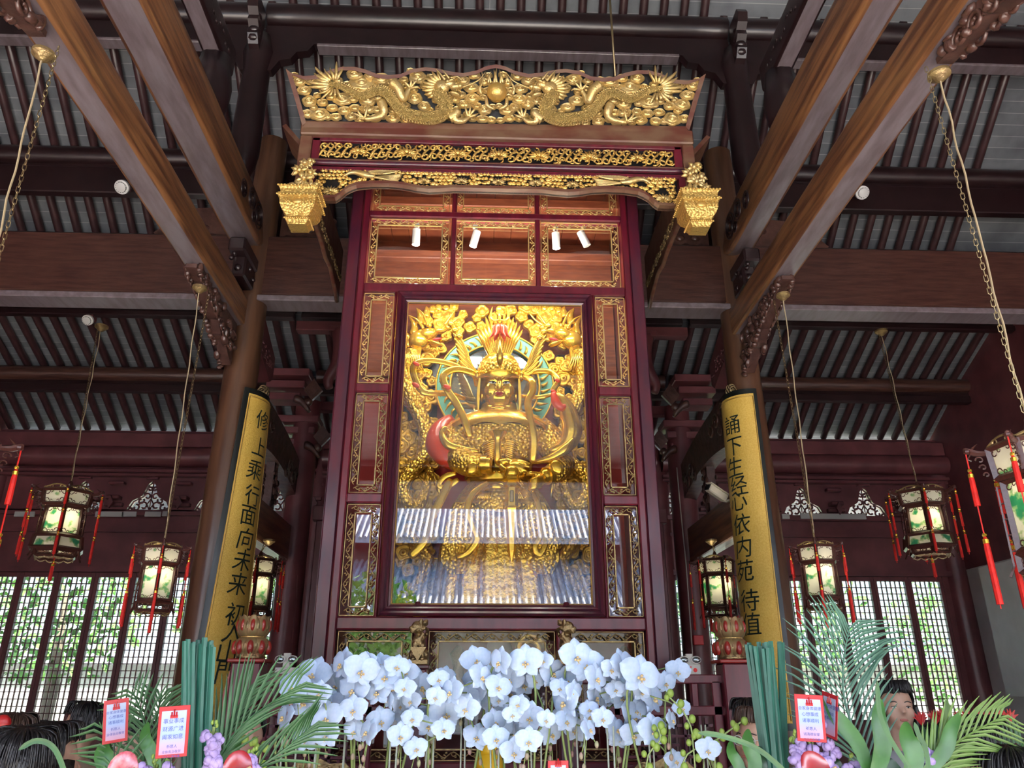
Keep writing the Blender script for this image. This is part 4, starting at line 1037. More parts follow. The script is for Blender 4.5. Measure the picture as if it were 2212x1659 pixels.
for sg in (-1, 1):    # side crown boards seen edge on
    p0 = Vector((AX + sg*(HC+.0), YC+.15, zc(306)+.02)); mb = MB()
    mb.add([p0, p0 + Vector((sg*.26, .1, .36)), p0 + Vector((sg*.26, .6, .36)), p0 + Vector((0, .6, 0)), p0 + Vector((sg*.04,0,-.03)), p0 + Vector((sg*.30, .1, .33)), p0 + Vector((sg*.30, .6, .33)), p0 + Vector((sg*.04, .6, -.03))], [(0,1,2,3),(7,6,5,4),(0,4,5,1),(1,5,6,2),(2,6,7,3),(3,7,4,0)])
    mb.build('side_crown_board', 'cornice_wood', can)
    # corner pendant: flower spray over a square gilded basket
    px = 651 if sg < 0 else 1505; dy_ = 0 if sg < 0 else 7
    t = MB(); c = at(px, 440+dy_, YC-.12); s_ = .205
    def sq(hw, z, wv=0): return [Vector((c.x+a*hw, c.y+b*hw*.9, z)) for a, b in ((-1,-1),(1,-1),(1,1),(-1,1))]
    z0 = c.z + .09
    t.loft([sq(s_*.80, z0+.03), sq(s_*.98, z0+.02), sq(s_*.98, z0), sq(s_*.90, z0-.02), sq(s_*.88, z0-.06), sq(s_*.98, z0-.075), sq(s_*.98, z0-.105), sq(s_*.88, z0-.115), sq(s_*.86, z0-.19), sq(s_*.74, z0-.25), sq(s_*.56, z0-.29), sq(s_*.54, z0-.31), sq(s_*.60, z0-.33), sq(s_*.46, z0-.37), sq(s_*.44, z0-.39)])
    t.build('pendant_basket', 'gilt_basket' if 'gilt_basket' in M else 'gilt_warm', can)
    t = MB()
    for k_ in range(13):
        for zz, hw in ((z0-.10, s_), (z0+.01, s_), (z0-.335, s_*.6)):
            u = lerp(-1, 1, k_/12); t.ell((c.x+u*hw, c.y-hw*.9, zz), .012, 6, 4)
            t.ell((c.x-sg*hw, c.y+u*hw*.9, zz), .012, 6, 4)
    for k_ in range(9):
        u = lerp(-.8, .8, k_/8); t.tube([(c.x+u*s_*.85, c.y-s_*.80, z0-.13), (c.x+u*s_*.8+.03, c.y-s_*.78, z0-.19)], .007, 4)
    t.ell((c.x, c.y-s_*.80, z0-.17), (.06,.02,.035), 8, 5)
    t.build('pendant_beading', 'gilt_warm', can, smooth=True)
    t = MB(); rn = random.Random(3 if sg < 0 else 8)
    for (ox, oz, r_) in ((-.06,.10,.085),(.09,.12,.085),(.01,.20,.10),(-.05,.30,.09),(.07,.27,.07),(.0,.39,.075),(.05,.42,.05)):
        fc = Vector((c.x+ox, c.y-.02, z0+oz))
        for k_ in range(9):
            a = 2*PI*k_/9 + rn.random(); d = Vector((math.cos(a), -.35, math.sin(a)))
            t.tube([fc, fc + d*r_*.6, fc + d*r_*1.1 + Vector((0,.02,0))], [.02, .028, .003], 5, sq=.5)
        t.ell(fc - Vector((0,.03,0)), .028, 7, 5)
    t.build('flower_spray', 'gilt_pale', can, smooth=True)
# thin rod that rises from behind the crown board
a = at(1329, 165, 7.3); b = at(1316, -12, 7.3)
tag(MB().tube([a, b + Vector((0,0,1.0))], .014, 8).build('hanging_rod', 'brass', smooth=True), 'thin copper rod rising from behind the dragon board to the roof', 'rod')
# spotlights inside the top of the case
for i, (px, py, ax_, az_, lit) in enumerate(((899,512,.0,.25,1),(1026,516,.25,.2,.35),(1201,520,-.05,.25,1),(1261,516,-.45,.2,.0))):
    c = at(px, py, 8.0); t = thing('spotlight', ['white cylindrical spotlight, leftmost in the top of the shrine', 'tilted white spotlight behind the middle top pane', 'glaring white spotlight, left one behind the right top pane', 'unlit tilted white spotlight, rightmost in the shrine'][i], 'spotlight', c)
    d = Vector((-ax_, az_*.2 + .1, -1)).normalized()
    mb = MB(); mb.tube([c - d*.10, c + d*.10], .048, 20); mb.build('housing', 'white_paint', t, smooth=True, auto=50)
    MB().tube([c + d*.098, c + d*.102], .04, 16).build('lens', 'lens_lit' if lit > 0 else 'grey_plastic', t)
    mb = MB(); mb.tube([c - d*.07, c - d*.07 + Vector((0,0,.12))], .012, 6); mb.box(c.x-.03, c.x+.03, 7.98, 8.04, c.z+.16, c.z+.19); mb.build('mount', 'white_paint', t)
    if lit > 0:
        ld = bpy.data.lights.new('spot_beam', 'SPOT'); ld.energy = 16*lit; ld.spot_size = R(95); ld.spot_blend = .6; ld.shadow_soft_size = .04; ld.color = (1, .96, .86)
        lo = bpy.data.objects.new('spot_beam', ld); C.objects.link(lo); lo.location = c + d*.13; lo.rotation_euler = Vector((d.x, .10, -1)).to_track_quat('-Z', 'Y').to_euler()

# ================================================================ THE GOLDEN GUARDIAN
MX = 1070.0
def m2(p): return (2*MX - p[0],) + tuple(p[1:])
def remesh(o, vs, sm=2):
    md = o.modifiers.new('fuse', 'REMESH'); md.mode = 'VOXEL'; md.voxel_size = vs; md.use_smooth_shade = True
    if sm: s_ = o.modifiers.new('soften', 'SMOOTH'); s_.iterations = sm; s_.factor = .5
    return o
def A(px, py, Y=8.1): return at(px, py, Y)
gst = thing('guardian_statue', 'gold armoured guardian statue with winged helmet, both hands over an upright pestle', 'statue', A(1078, 1330, 8.2))
SZ = A(1078,1330,8.2).z
# body: torso, neck, arms as one fused surface
b = MB()
def ering(c, rx, ry, n=24, fold=0, amp=0, ph=0):
    return [Vector((c.x + rx*math.cos(2*PI*k/n)*(1+amp*math.sin(fold*2*PI*k/n+ph)), c.y + ry*math.sin(2*PI*k/n)*(1+amp*math.sin(fold*2*PI*k/n+ph)), c.z)) for k in range(n)]
tors = [(1082,1075,8.28,.36,.26),(1083,1040,8.27,.33,.24),(1084,1010,8.26,.34,.26),(1085,975,8.24,.40,.28),(1084,945,8.22,.44,.29),(1082,922,8.24,.45,.26),(1080,905,8.26,.36,.22),(1079,892,8.26,.20,.17),(1078,870,8.22,.15,.15)]
b.loft([ering(A(x,y,Y), rx, ry) for x,y,Y,rx,ry in tors])
def limb(mb, pts, rs, k=4, n=12):
    p = smoothpts(pts, k); m = len(p); q = []
    for i in range(m):
        u = i/k; a = min(int(u), len(rs)-1); c = min(a+1, len(rs)-1); q.append(lerp(rs[a], rs[c], u-a))
    mb.tube(p, q, n)
limb(b, [A(1010,925,8.22), A(985,955,8.16), A(988,992,8.02), A(1020,1003,7.90), A(1062,1003,7.84)], [.17,.155,.135,.11,.075])
limb(b, [A(1158,925,8.25), A(1195,960,8.22), A(1215,995,8.12), A(1200,1020,7.98), A(1172,1030,7.88)], [.17,.15,.13,.105,.07])
# hand laid over the ball: palm, four fingers, thumb
b.ell(A(1090,999,7.80), (.10,.065,.045), 14, 8, Matrix.Rotation(R(-8), 3, 'Y'))
for k, (ex, ey, dy) in enumerate(((1146,1003,7.78),(1146,1010,7.74),(1140,1020,7.72),(1128,1024,7.72))):
    b.tube(smoothpts([A(1100, 996+k*3, 7.82-.03*k), A(1122-k*3, 996+k*4.5, dy), A(ex, ey, dy)], 3), [.024,.024,.023,.022,.020,.018,.013], 8)
b.tube(smoothpts([A(1080,1006,7.76), A(1092,1014,7.72), A(1106,1014,7.71)], 3), [.028,.027,.025,.024,.022,.02,.015], 8)
# gripping hand
b.ell(A(1163,1036,7.84), (.075,.075,.085), 14, 8)
for k in range(4):
    z = k*6.5
    b.tube(smoothpts([A(1172-k*1, 1030+z, 7.80), A(1158-k*1, 1034+z, 7.73), A(1145, 1038+z, 7.75), A(1142, 1040+z, 7.82)], 3), [.024,.025,.025,.024,.023,.022,.021,.02,.018,.014], 8)
b.tube(smoothpts([A(1160,1024,7.80), A(1146,1022,7.76), A(1136,1027,7.76)], 3), [.028,.027,.026,.024,.022,.02,.015], 8)
remesh(b.build('body', 'gold', gst), .013, 3)
# head
hd = MB(); HC_ = A(1078, 836, 8.12)
Rt = Matrix.Rotation(R(10), 3, 'X') @ Matrix.Rotation(R(0), 3, 'Z')
def H(x, y, z): return HC_ + Rt @ Vector((x*.93, y, z*.93))
def hs(mb, f=1.33, o=Vector((0,0,.0))):
    mb.v = [tuple(HC_ + (Vector(p)-HC_)*f + o) for p in mb.v]; return mb
def he(x, y, z, rx, ry, rz, rot=None, mb=hd): mb.ell(H(x,y,z), (rx, ry, rz), 16, 10, (Rt @ rot) if rot is not None else Rt)
he(0,.03,.03,.162,.19,.215); he(0,-.045,-.10,.125,.125,.125); he(0,-.09,-.175,.050,.05,.042)
for s_ in (-1, 1):
    he(s_*.066,-.092,-.055,.070,.072,.085); he(s_*.060,-.118,.030,.052,.040,.028)
    he(s_*.157,.02,-.05,.020,.04,.085)
    hd.tube(smoothpts([H(s_*.018,-.160,.045), H(s_*.06,-.158,.075), H(s_*.115,-.118,.068)], 3), [.014,.014,.013,.012,.010,.008,.006], 8)
    he(s_*.026,-.182,-.052,.020,.022,.016)
hd.tube([H(0,-.158,.055), H(0,-.172,.02), H(0,-.190,-.025), H(0,-.205,-.045)], [.016,.016,.020,.022], 8)
he(0,-.192,-.05,.022,.026,.018); he(0,-.135,-.098,.055,.045,.035)
he(0,-.085,-.235,.10,.11,.04); hd.tube([H(0,.02,-.15), H(0,.07,-.32)], [.12,.13], 16)
remesh(hs(hd).build('head', 'gold', gst), .0075, 2)
fc = MB(); fc.ell(H(0,-.176,-.092), (.038,.014,.010), 12, 6, Rt); fc.ell(H(-.012,-.180,-.088), (.018,.012,.008), 8, 6, Rt); fc.ell(H(.012,-.180,-.088), (.018,.012,.008), 8, 6, Rt); fc.ell(H(0,-.174,-.108), (.028,.014,.010), 12, 6, Rt)
hs(fc).build('lips', 'lip_red', gst, smooth=True)
ew = MB(); eb = MB(); bl = MB()
for s_ in (-1, 1):
    ew.ell(H(s_*.062,-.149,.006), (.032,.012,.0085), 12, 6, Rt)
    eb.ell(H(s_*.058,-.158,.006), (.010,.006,.008), 10, 6, Rt)
    eb.tube(smoothpts([H(s_*.028,-.158,.002), H(s_*.062,-.164,.017), H(s_*.100,-.140,.010)], 3), [.002,.0035,.0045,.0045,.004,.003,.0015], 6)
    bl.tube(smoothpts([H(s_*.022,-.176,.047), H(s_*.06,-.174,.080), H(s_*.122,-.126,.072)], 3), [.002,.0045,.0055,.0055,.005,.004,.001], 6)
hs(ew).build('eye', 'eye_white', gst, smooth=True); hs(eb).build('eyelid_line', 'black', gst, smooth=True); hs(bl).build('eyebrow', 'brow_blue', gst, smooth=True)
# helmet
hm = MB(); prof = [(.190,.055),(.205,.085),(.205,.13),(.20,.17),(.18,.22),(.15,.26),(.10,.30),(.04,.325),(.005,.33)]
def hl(prof, mb, sx=1.0, sy=1.05, oy=.02):
    rings = []
    for r_, z in prof: rings.append([H(r_*sx*math.cos(2*PI*k/32), oy + r_*sy*math.sin(2*PI*k/32), z + (.035*max(0, -math.sin(2*PI*k/32))**6 if .06 < z < .2 else 0)) for k in range(32)])
    mb.loft(rings)
hl(prof[1:6], hm)
hs(hm).build('helmet_band', 'gold_scale', gst, smooth=True, auto=60)
hm = MB(); hl([(.175,.225),(.165,.25),(.13,.29),(.08,.315),(.004,.33)], hm); hl([(.20,.052),(.215,.062),(.215,.082),(.205,.09)], hm)
for s_ in (-1, 1):
    fl_ = [[H(s_*(.185+.015*math.sin(u*3)), -.10+.02*u, .06-.30*u), H(s_*(.20+.02*u), .02, .06-.33*u), H(s_*(.20+.02*u), .14, .06-.30*u), H(s_*(.18+.02*u), .14, .06-.30*u), H(s_*(.18+.02*u), .02, .06-.33*u), H(s_*(.17+.01*u), -.10+.02*u, .06-.30*u)] for u in [i/6 for i in range(7)]]
    hm.loft(fl_)
    hm.ell(H(s_*.20,-.02,.10), (.03,.05,.05), 10, 6)
hm.tube(smoothpts([H(0,-.19,.16), H(0,-.215,.24), H(0,-.19,.33), H(0,-.17,.40)], 3), [.018,.026,.03,.032,.03,.026,.02,.013,.006,.002], 8)
hs(hm).build('helmet_dome', 'gold', gst, smooth=True, auto=50)
wg = MB()
for s_ in (-1, 1):
    for k in range(9):
        x0 = .175; a = k/8
        pts = smoothpts([H(s_*(.17+.01*k), .03, .12+.016*k - a*.10), H(s_*(.25+.06*a), .03, .24+.10*a - .12*(1-a)), H(s_*(.30+.10*a), .03, .30 + .22*a - .16*(1-a)), H(s_*(.36+.10*a), .02, .40+.22*a-.20*(1-a))], 3)
        wg.tube(pts, [.018,.021,.022,.023,.023,.022,.021,.019,.016,.008], 6, sq=.6)
    for k in range(3): wg.ell(H(s_*(.455-.04*k), .02, .60-.06*k), (.032,.03,.032), 8, 6)
hs(wg).build('helmet_wing', 'gold', gst, smooth=True)
pl = MB()
for k in range(-6, 7):
    a = R(k*6.5); L_ = .52 - .018*abs(k)
    base = H(k*.012, .06, .28); tip = H(math.sin(a)*L_*.85, .10, .26 + math.cos(a)*L_)
    mid = (base+tip)/2 + Vector((0,-.03,0)); pl.tube(smoothpts([base, mid, tip], 3), [.016,.02,.024,.026,.024,.018,.004], 6, sq=.6)
hs(pl).build('plume', 'gold', gst, smooth=True)
bell = MB()
for k in range(6):
    a = 2*PI*k/6; c0 = A(1080,715,7.95)
    d = Vector((math.cos(a), math.sin(a)*.6, 0))
    bell.tube(smoothpts([c0 + Vector((0,0,.08)) + d*.02, c0 + d*.085 + Vector((0,0,.06)), c0 + d*.095 - Vector((0,0,.04)), c0 + d*.165 - Vector((0,0,.13))], 3), [.02,.04,.05,.055,.055,.052,.045,.035,.02,.003], 8, sq=.5, up=d)
bell.ell(A(1080,712,7.95), (.06,.05,.06), 12, 8)
bell.v = [tuple(A(1080,715,7.95) + (Vector(p)-A(1080,715,7.95))*.8) for p in bell.v]
bell.build('red_lotus_tassel', 'orange_red', gst, smooth=True)
td = MB(); td.tube([A(1079,692,8.0), A(1078,664,8.0)], [.014,.012], 8); td.ell(A(1078,668,8.0), .035, 10, 6)
for s_ in (-1, 1): td.tube(smoothpts([A(1079,690,8.0), A(1079+s_*14,692,8.0), A(1079+s_*19,680,8.0), A(1079+s_*15,662,8.0)], 4), [.008,.011,.013,.015,.017,.018,.018,.016,.014,.011,.008,.005,.001], 6)
td.build('trident', 'gold', gst, smooth=True)
# armour: chest discs, shoulder cape, sleeves
ar = MB()
for s_, cx_, cy_ in ((-1,1038,950),(1,1120,950)):
    ar.ell(A(cx_, cy_, 8.02), (.17,.10,.17), 20, 10)
ar.loft([ering(A(1084,1000,8.2), .365,.30), ering(A(1084,985,8.2), .39,.31), ering(A(1084,968,8.2), .41,.315), ering(A(1082,955,8.2), .47,.34), ering(A(1079,942,8.2), .56,.355), ering(A(1079,936,8.2), .56,.355)])
ar.build('chest_scales', 'gold_scale', gst, smooth=True, auto=60)
ar = MB()
rings = []
for j, (x, y, Y, rx, ry) in enumerate(((1078,940,8.20,.59,.37),(1078,928,8.20,.585,.37),(1078,912,8.22,.52,.33),(1078,900,8.22,.38,.27),(1078,893,8.22,.25,.23),(1078,886,8.20,.205,.20),(1078,878,8.18,.20,.195))):
    c = A(x,y,Y); n = 48
    rings.append([Vector((c.x+rx*math.cos(2*PI*k/n), c.y+ry*math.sin(2*PI*k/n), c.z + (.035*abs(math.sin(k*PI/4)) if j == 0 else 0))) for k in range(n)])
ar.loft(rings, cap=False); o = ar.build('shoulder_cape', 'gold', gst, smooth=True)
ar = MB()
limb(ar, [A(998,940,8.2), A(986,954,8.14), A(990,975,8.06)], [.20,.185,.16], n=18); limb(ar, [A(1166,940,8.24), A(1190,958,8.2), A(1205,985,8.14)], [.20,.18,.155], n=18)
limb(ar, [A(992,990,7.98), A(1015,1003,7.90), A(1040,1004,7.87)], [.15,.135,.115], n=18); limb(ar, [A(1216,1000,8.10), A(1205,1016,8.0), A(1190,1026,7.94)], [.145,.13,.105], n=18)
ar.build('armour_sleeve', 'gold_scale', gst, smooth=True)
ar = MB()
for a_, c_ in ((A(1044,1004,7.865), A(1054,1004,7.85)), (A(1188,1026,7.93), A(1180,1028,7.90)), (A(990,980,8.04), A(990,990,8.0)), (A(1210,990,8.12), A(1213,998,8.1))):
    ar.tube([a_, c_], (.098 if a_.z < A(1100,1000,7.9).z+.02 else .135), 20)
ar.ell(A(1020,1012,7.76), (.06,.03,.075), 12, 8, Matrix.Rotation(R(20),3,'Y')); ar.ell(A(1203,1010,7.86), (.07,.03,.085), 12, 8, Matrix.Rotation(R(-25),3,'Y'))
ar.build('bracelet', 'gold', gst, smooth=True, auto=50)
ar = MB()
for k in range(10):
    for s_ in (-1, 1):
        p = smoothpts([A(1082+s_*4, 955+k*3.2, 7.92), A(1082+s_*20, 952+k*4.4, 7.89), A(1082+s_*(42-k), 962+k*4.2, 7.94)], 3); ar.tube(p, [.01,.013,.014,.014,.012,.009,.003], 6)
ar.build('breast_tassels', 'gold', gst, smooth=True)
# belt and skirts
sk_ = MB()
sk_.loft([ering(A(1083,1048,8.26), .375,.29, 40), ering(A(1083,1040,8.26), .39,.30, 40), ering(A(1083,1030,8.26), .385,.30, 40), ering(A(1083,1024,8.26), .36,.28, 40)])
for k in range(22):
    a = PI + PI*k/21; c = A(1083,1034,8.26); sk_.ell((c.x+.39*math.cos(a), c.y+.30*math.sin(a), c.z), .022, 8, 6)
sk_.ell(A(1076,1052,7.93), (.10,.05,.05), 14, 8); sk_.build('belt', 'gold', gst, smooth=True, auto=60)
def skirt(nm, rows, fold, amp, m_, ph=0, n=96):
    mb = MB(); mb.loft([ering(A(x,y,Y), rx, ry, n, fold, amp*(i/(len(rows)-1)), ph) for i, (x,y,Y,rx,ry) in enumerate(rows)], cap=False)
    return mb.build(nm, m_, gst, smooth=True)
skirt('robe', [(1082,1045,8.28,.34,.27),(1082,1080,8.28,.46,.33),(1080,1120,8.28,.56,.38),(1079,1180,8.28,.62,.42),(1078,1250,8.28,.66,.44),(1078,1325,8.28,.70,.46)], 17, .05, 'gold_fold')
skirt('hip_armour', [(1082,1046,8.27,.36,.29),(1082,1062,8.27,.42,.34),(1082,1084,8.27,.49,.38),(1081,1104,8.27,.54,.41)], 26, .035, 'gold_fold', 1)
mb = MB(); mb.loft([[A(x-w_,y,Yy), A(x-w_*.4,y,Yy-.05), A(x+w_*.4,y,Yy-.05), A(x+w_,y,Yy), A(x+w_,y,Yy+.03), A(x-w_,y,Yy+.03)] for x,y,w_,Yy in ((1080,1056,30,7.90),(1080,1075,44,7.86),(1080,1092,46,7.84),(1080,1102,30,7.83),(1080,1106,6,7.83))])
mb.build('apron', 'gold_scale', gst, smooth=True, auto=50)
for s_ in (-1, 1):
    mb = MB(); mb.loft([[A(1080+s_*(x-w_),y,Yy), A(1080+s_*x,y,Yy-.07), A(1080+s_*(x+w_),y,Yy), A(1080+s_*(x+w_),y,Yy+.04), A(1080+s_*(x-w_),y,Yy+.04)] for x,y,w_,Yy in ((70,1085,26,7.97),(78,1120,34,7.92),(86,1170,38,7.88),(92,1210,36,7.87),(95,1240,18,7.87))])
    mb.build('leg_armour', 'gold_scale', gst, smooth=True, auto=50)
mb = MB()
for k in range(26):
    u = k/25; px = lerp(1040,1120,u); mb.tube(smoothpts([A(px,1062,7.86), A(lerp(1030,1130,u),1078,7.83)], 2), [.012,.015,.010], 6)
mb.build('fringe', 'gold', gst, smooth=True)
# scarves: flat ribbons
def ribbon(pts, w_, m_='gold', th=.35, k=5):
    mb = MB(); p = smoothpts([A(*q) for q in pts], k); n = len(p)
    mb.tube(p, [w_*.62*(.35+.65*math.sin(min(1, (i+1)/(n*.18))*PI/2)*math.sin(min(1, (n-i)/(n*.12))*PI/2)) for i in range(n)], 10, sq=th, up=(0,-1,0)); mb.build('scarf', m_, gst, smooth=True)
ribbon([(1030,812,8.2),(985,790,8.1),(940,779,8.05),(905,781,8.0),(892,797,8.0),(901,828,8.0),(918,848,8.0),(965,850,8.1),(1005,862,8.2)], .060)
ribbon([(1030,835,8.15),(1024,808,8.05),(985,797,8.0),(958,812,7.98),(966,842,7.95),(984,868,7.95),(1003,905,7.9),(1016,945,7.9)], .070)
ribbon([(1125,815,8.2),(1160,802,8.1),(1192,805,8.05),(1206,822,8.0),(1196,842,8.0),(1202,862,8.0)], .055)
ribbon([(1125,812,8.1),(1148,822,8.0),(1150,845,7.98),(1140,868,7.95),(1146,905,7.9),(1154,950,7.9),(1150,1000,7.95)], .065)
ribbon([(1125,855,8.2),(1160,858,8.1),(1195,852,8.1)], .04)
ribbon([(1056,1040,7.85),(1022,1066,7.75),(1010,1099,7.72),(1022,1138,7.72),(1030,1165,7.72),(1010,1195,7.74),(985,1204,7.78)], .055)
ribbon([(974,1035,8.0),(953,1078,7.95),(928,1130,7.9),(915,1170,7.85),(885,1203,7.85)], .075)
ribbon([(1150,1060,7.9),(1164,1095,7.85),(1168,1150,7.82),(1156,1180,7.8),(1165,1198,7.8),(1178,1172,7.82),(1166,1152,7.84)], .05)
ribbon([(985,1022,8.0),(960,1030,8.0),(948,1048,8.0),(965,1052,8.0),(990,1035,8.0)], .05)
for (x, y, Y, r_) in ((899,786,7.93,.035),(898,832,7.93,.04),(966,836,7.9,.04),(1204,822,7.93,.03),(1196,846,7.93,.03)):
    MB().ell(A(x,y,Y), (r_*1.2,.02,r_*.7), 10, 6, Matrix.Rotation(R(30),3,'Y')).build('scarf_lining', 'orange_red', gst, smooth=True)
# billowing sleeves
mb = MB(); limb(mb, [A(975,902,8.22), A(952,930,8.18), A(948,962,8.12), A(968,990,8.05), A(998,1015,8.0)], [.05,.12,.15,.12,.03], n=14); mb.build('sleeve_lining', 'orange_red', gst, smooth=True)
mb = MB(); limb(mb, [A(975,935,8.0), A(962,925,7.98), A(955,940,7.96), A(968,962,7.92), A(1000,972,7.92), A(1035,975,7.9)], [.012,.03,.04,.05,.05,.02], n=10)
limb(mb, [A(1185,975,8.05), A(1222,962,8.02), A(1236,930,8.0), A(1226,890,8.0), A(1212,862,8.0), A(1200,850,8.0)], [.03,.09,.115,.10,.07,.02], n=14)
limb(mb, [A(1150,1000,8.0), A(1190,990,7.95), A(1222,970,7.92), A(1240,945,7.92)], [.015,.05,.06,.01], n=10); mb.build('sleeve', 'gold', gst, smooth=True)
mb = MB(); limb(mb, [A(1196,848,7.93), A(1200,868,7.92), A(1212,880,7.92), A(1222,876,7.92)], [.03,.05,.045,.02], n=10); mb.build('sleeve_lining', 'orange_red', gst, smooth=True)
# pestle held upright
pst = thing('vajra_pestle', 'gold pestle with ball and square slotted block held before the guardian', 'pestle', A(1104,1100,7.78))
mb = MB(); c = A(1105,1022,7.70)
zz = lambda py: at(1105, py, 7.70).z
prof = [(.005,zz(1215)),(.04,zz(1190)),(.06,zz(1130)),(.075,zz(1108)),(.085,zz(1100)),(.07,zz(1094)),(.062,zz(1055)),(.10,zz(1052)),(.085,zz(1046)),(.07,zz(1042)),(.10,zz(1037)),(.085,zz(1032)),(.05,zz(1031))]
mb.lathe(prof, (c.x, c.y, 0), 6); mb.build('shaft', 'gold', pst)
MB().ell((c.x, c.y, zz(1022)), .082, 24, 14).build('ball', 'gold', pst, smooth=True)
MB().box(c.x-.02, c.x+.02, c.y-.078, c.y-.06, zz(1088), zz(1062), .008).build('slot', 'old_gold_metal', pst)
mb = MB(); c = A(1075,950,7.86); mb.lathe([(.02,-.26),(.045,-.22),(.04,-.06),(.035,0),(.075,.05),(.10,.08),(.09,.085)], c, 18)
mb.build('breast_ornament', 'gold', gst, smooth=True, auto=50)
# ---------------- halo
hal = thing('halo_disc', 'round mirror halo ringed by green enamel and gold flames behind the guardian head', 'halo', A(1069,836,8.62))
hc = A(1069, 836, 8.6); ro = (A(1195,836,8.6)-hc).length
mb = MB(); mb.lathe([(0.01,0),(ro*.75,0),(ro*.75,.02),(.01,.02)], (0,0,0), 48); 
mb.v = [(hc.x+p[0], hc.y-p[2]+.02, hc.z+p[1]*1.0) for p in mb.v]; mb.build('mirror_disc', 'mirror', hal)
mb = MB(); mb.lathe([(ro*.75,0),(ro,0),(ro,.05),(ro*.75,.05),(ro*.75,0)], (0,0,0), 64); mb.v = [(hc.x+p[0], hc.y-p[2]+.02, hc.z+p[1]) for p in mb.v]; mb.build('green_ring', 'jade_green', hal)
mb = MB(); ringp = lambda f, y: [(hc.x+ro*f*math.cos(2*PI*k/64), hc.y-y, hc.z+ro*f*math.sin(2*PI*k/64)) for k in range(64)]
mb.tube(ringp(.76,.05), .014, 6, closed=True); mb.tube(ringp(1.0,.04), .012, 6, closed=True)
for k in range(44):
    a = 2*PI*k/44; p0 = hc + Vector((math.cos(a)*ro*.79, -.05, math.sin(a)*ro*.79)); p1 = hc + Vector((math.cos(a+.03)*ro*.87, -.065, math.sin(a+.03)*ro*.87)); p2 = hc + Vector((math.cos(a+.10)*ro*(.96 if k % 2 else .91), -.05, math.sin(a+.10)*ro*(.96 if k % 2 else .91)))
    mb.tube(smoothpts([p0,p1,p2], 2), [.026,.025,.020,.012,.002], 5, sq=.5)
mb.build('flame_ring', 'gold_board', hal, smooth=True)
# ---------------- carved dragon surround
man = thing('dragon_surround', 'openwork gold surround of clouds and two coiling dragons behind the guardian', 'carving', A(1070,1325,8.75))
MB().box(A(940,1000,8.86).x, A(1210,1000,8.86).x, 8.86, 8.90, A(1070,1325,8.8).z, A(1070,860,8.8).z).build('backing_panel', 'red_lacquer', man)
MB().box(A(866,1000,8.86).x, A(940,1000,8.86).x, 8.86, 8.9, A(1070,1325,8.8).z, A(1070,760,8.8).z).build('dark_backing', 'black', man)
MB().box(A(1210,1000,8.86).x, A(1268,1000,8.86).x, 8.86, 8.9, A(1070,1325,8.8).z, A(1070,760,8.8).z).build('dark_backing', 'black', man)
def wcloud(mb, c, R0, rn):
    nl = 30; lob = rn.choice((3,4,5)); ph = rn.random()*6; rings = []
    for k, (f, d) in enumerate([(1.0,-.03),(1.02,.01),(.95,.036),(.82,.046),(.66,.040),(.54,.026),(.46,.040),(.34,.050),(.22,.044),(.12,.062),(.03,.07)]):
        rings.append([Vector((c.x + math.cos(2*PI*j/nl)*R0*f*(1+(.26*abs(math.sin(lob*PI*j/nl+ph))-.10 if k < 5 else 0)), c.y-d, c.z + math.sin(2*PI*j/nl)*R0*f*(1+(.26*abs(math.sin(lob*PI*j/nl+ph))-.10 if k < 5 else 0)))) for j in range(nl)])
    mb.loft(rings)
def inarch(px, py):
    # region filled with clouds: ring outside the halo and the two side strips
    dx, dy = px-1070, py-836
    r = math.hypot(dx, dy*1.0)
    if py < 860: return r > 132 and r < 205 and py > 660
    return abs(dx) > 134 and abs(dx) < 204 and py < 1320
rn = random.Random(77); mb = MB(); pts_ = []
tr = 0
while tr < 6000 and len(pts_) < 190:
    tr += 1; px = rn.uniform(864, 1276); py = rn.uniform(662, 1318)
    if not inarch(px, py): continue
    if any((px-a)**2 + (py-b_)**2 < 17.5**2 for a, b_ in pts_): continue
    pts_.append((px, py)); wcloud(mb, A(px, py, 8.74 + rn.uniform(0,.05)), rn.uniform(.055,.10), rn)
mb.build('cloud_carving', 'gold_board', man, smooth=True)
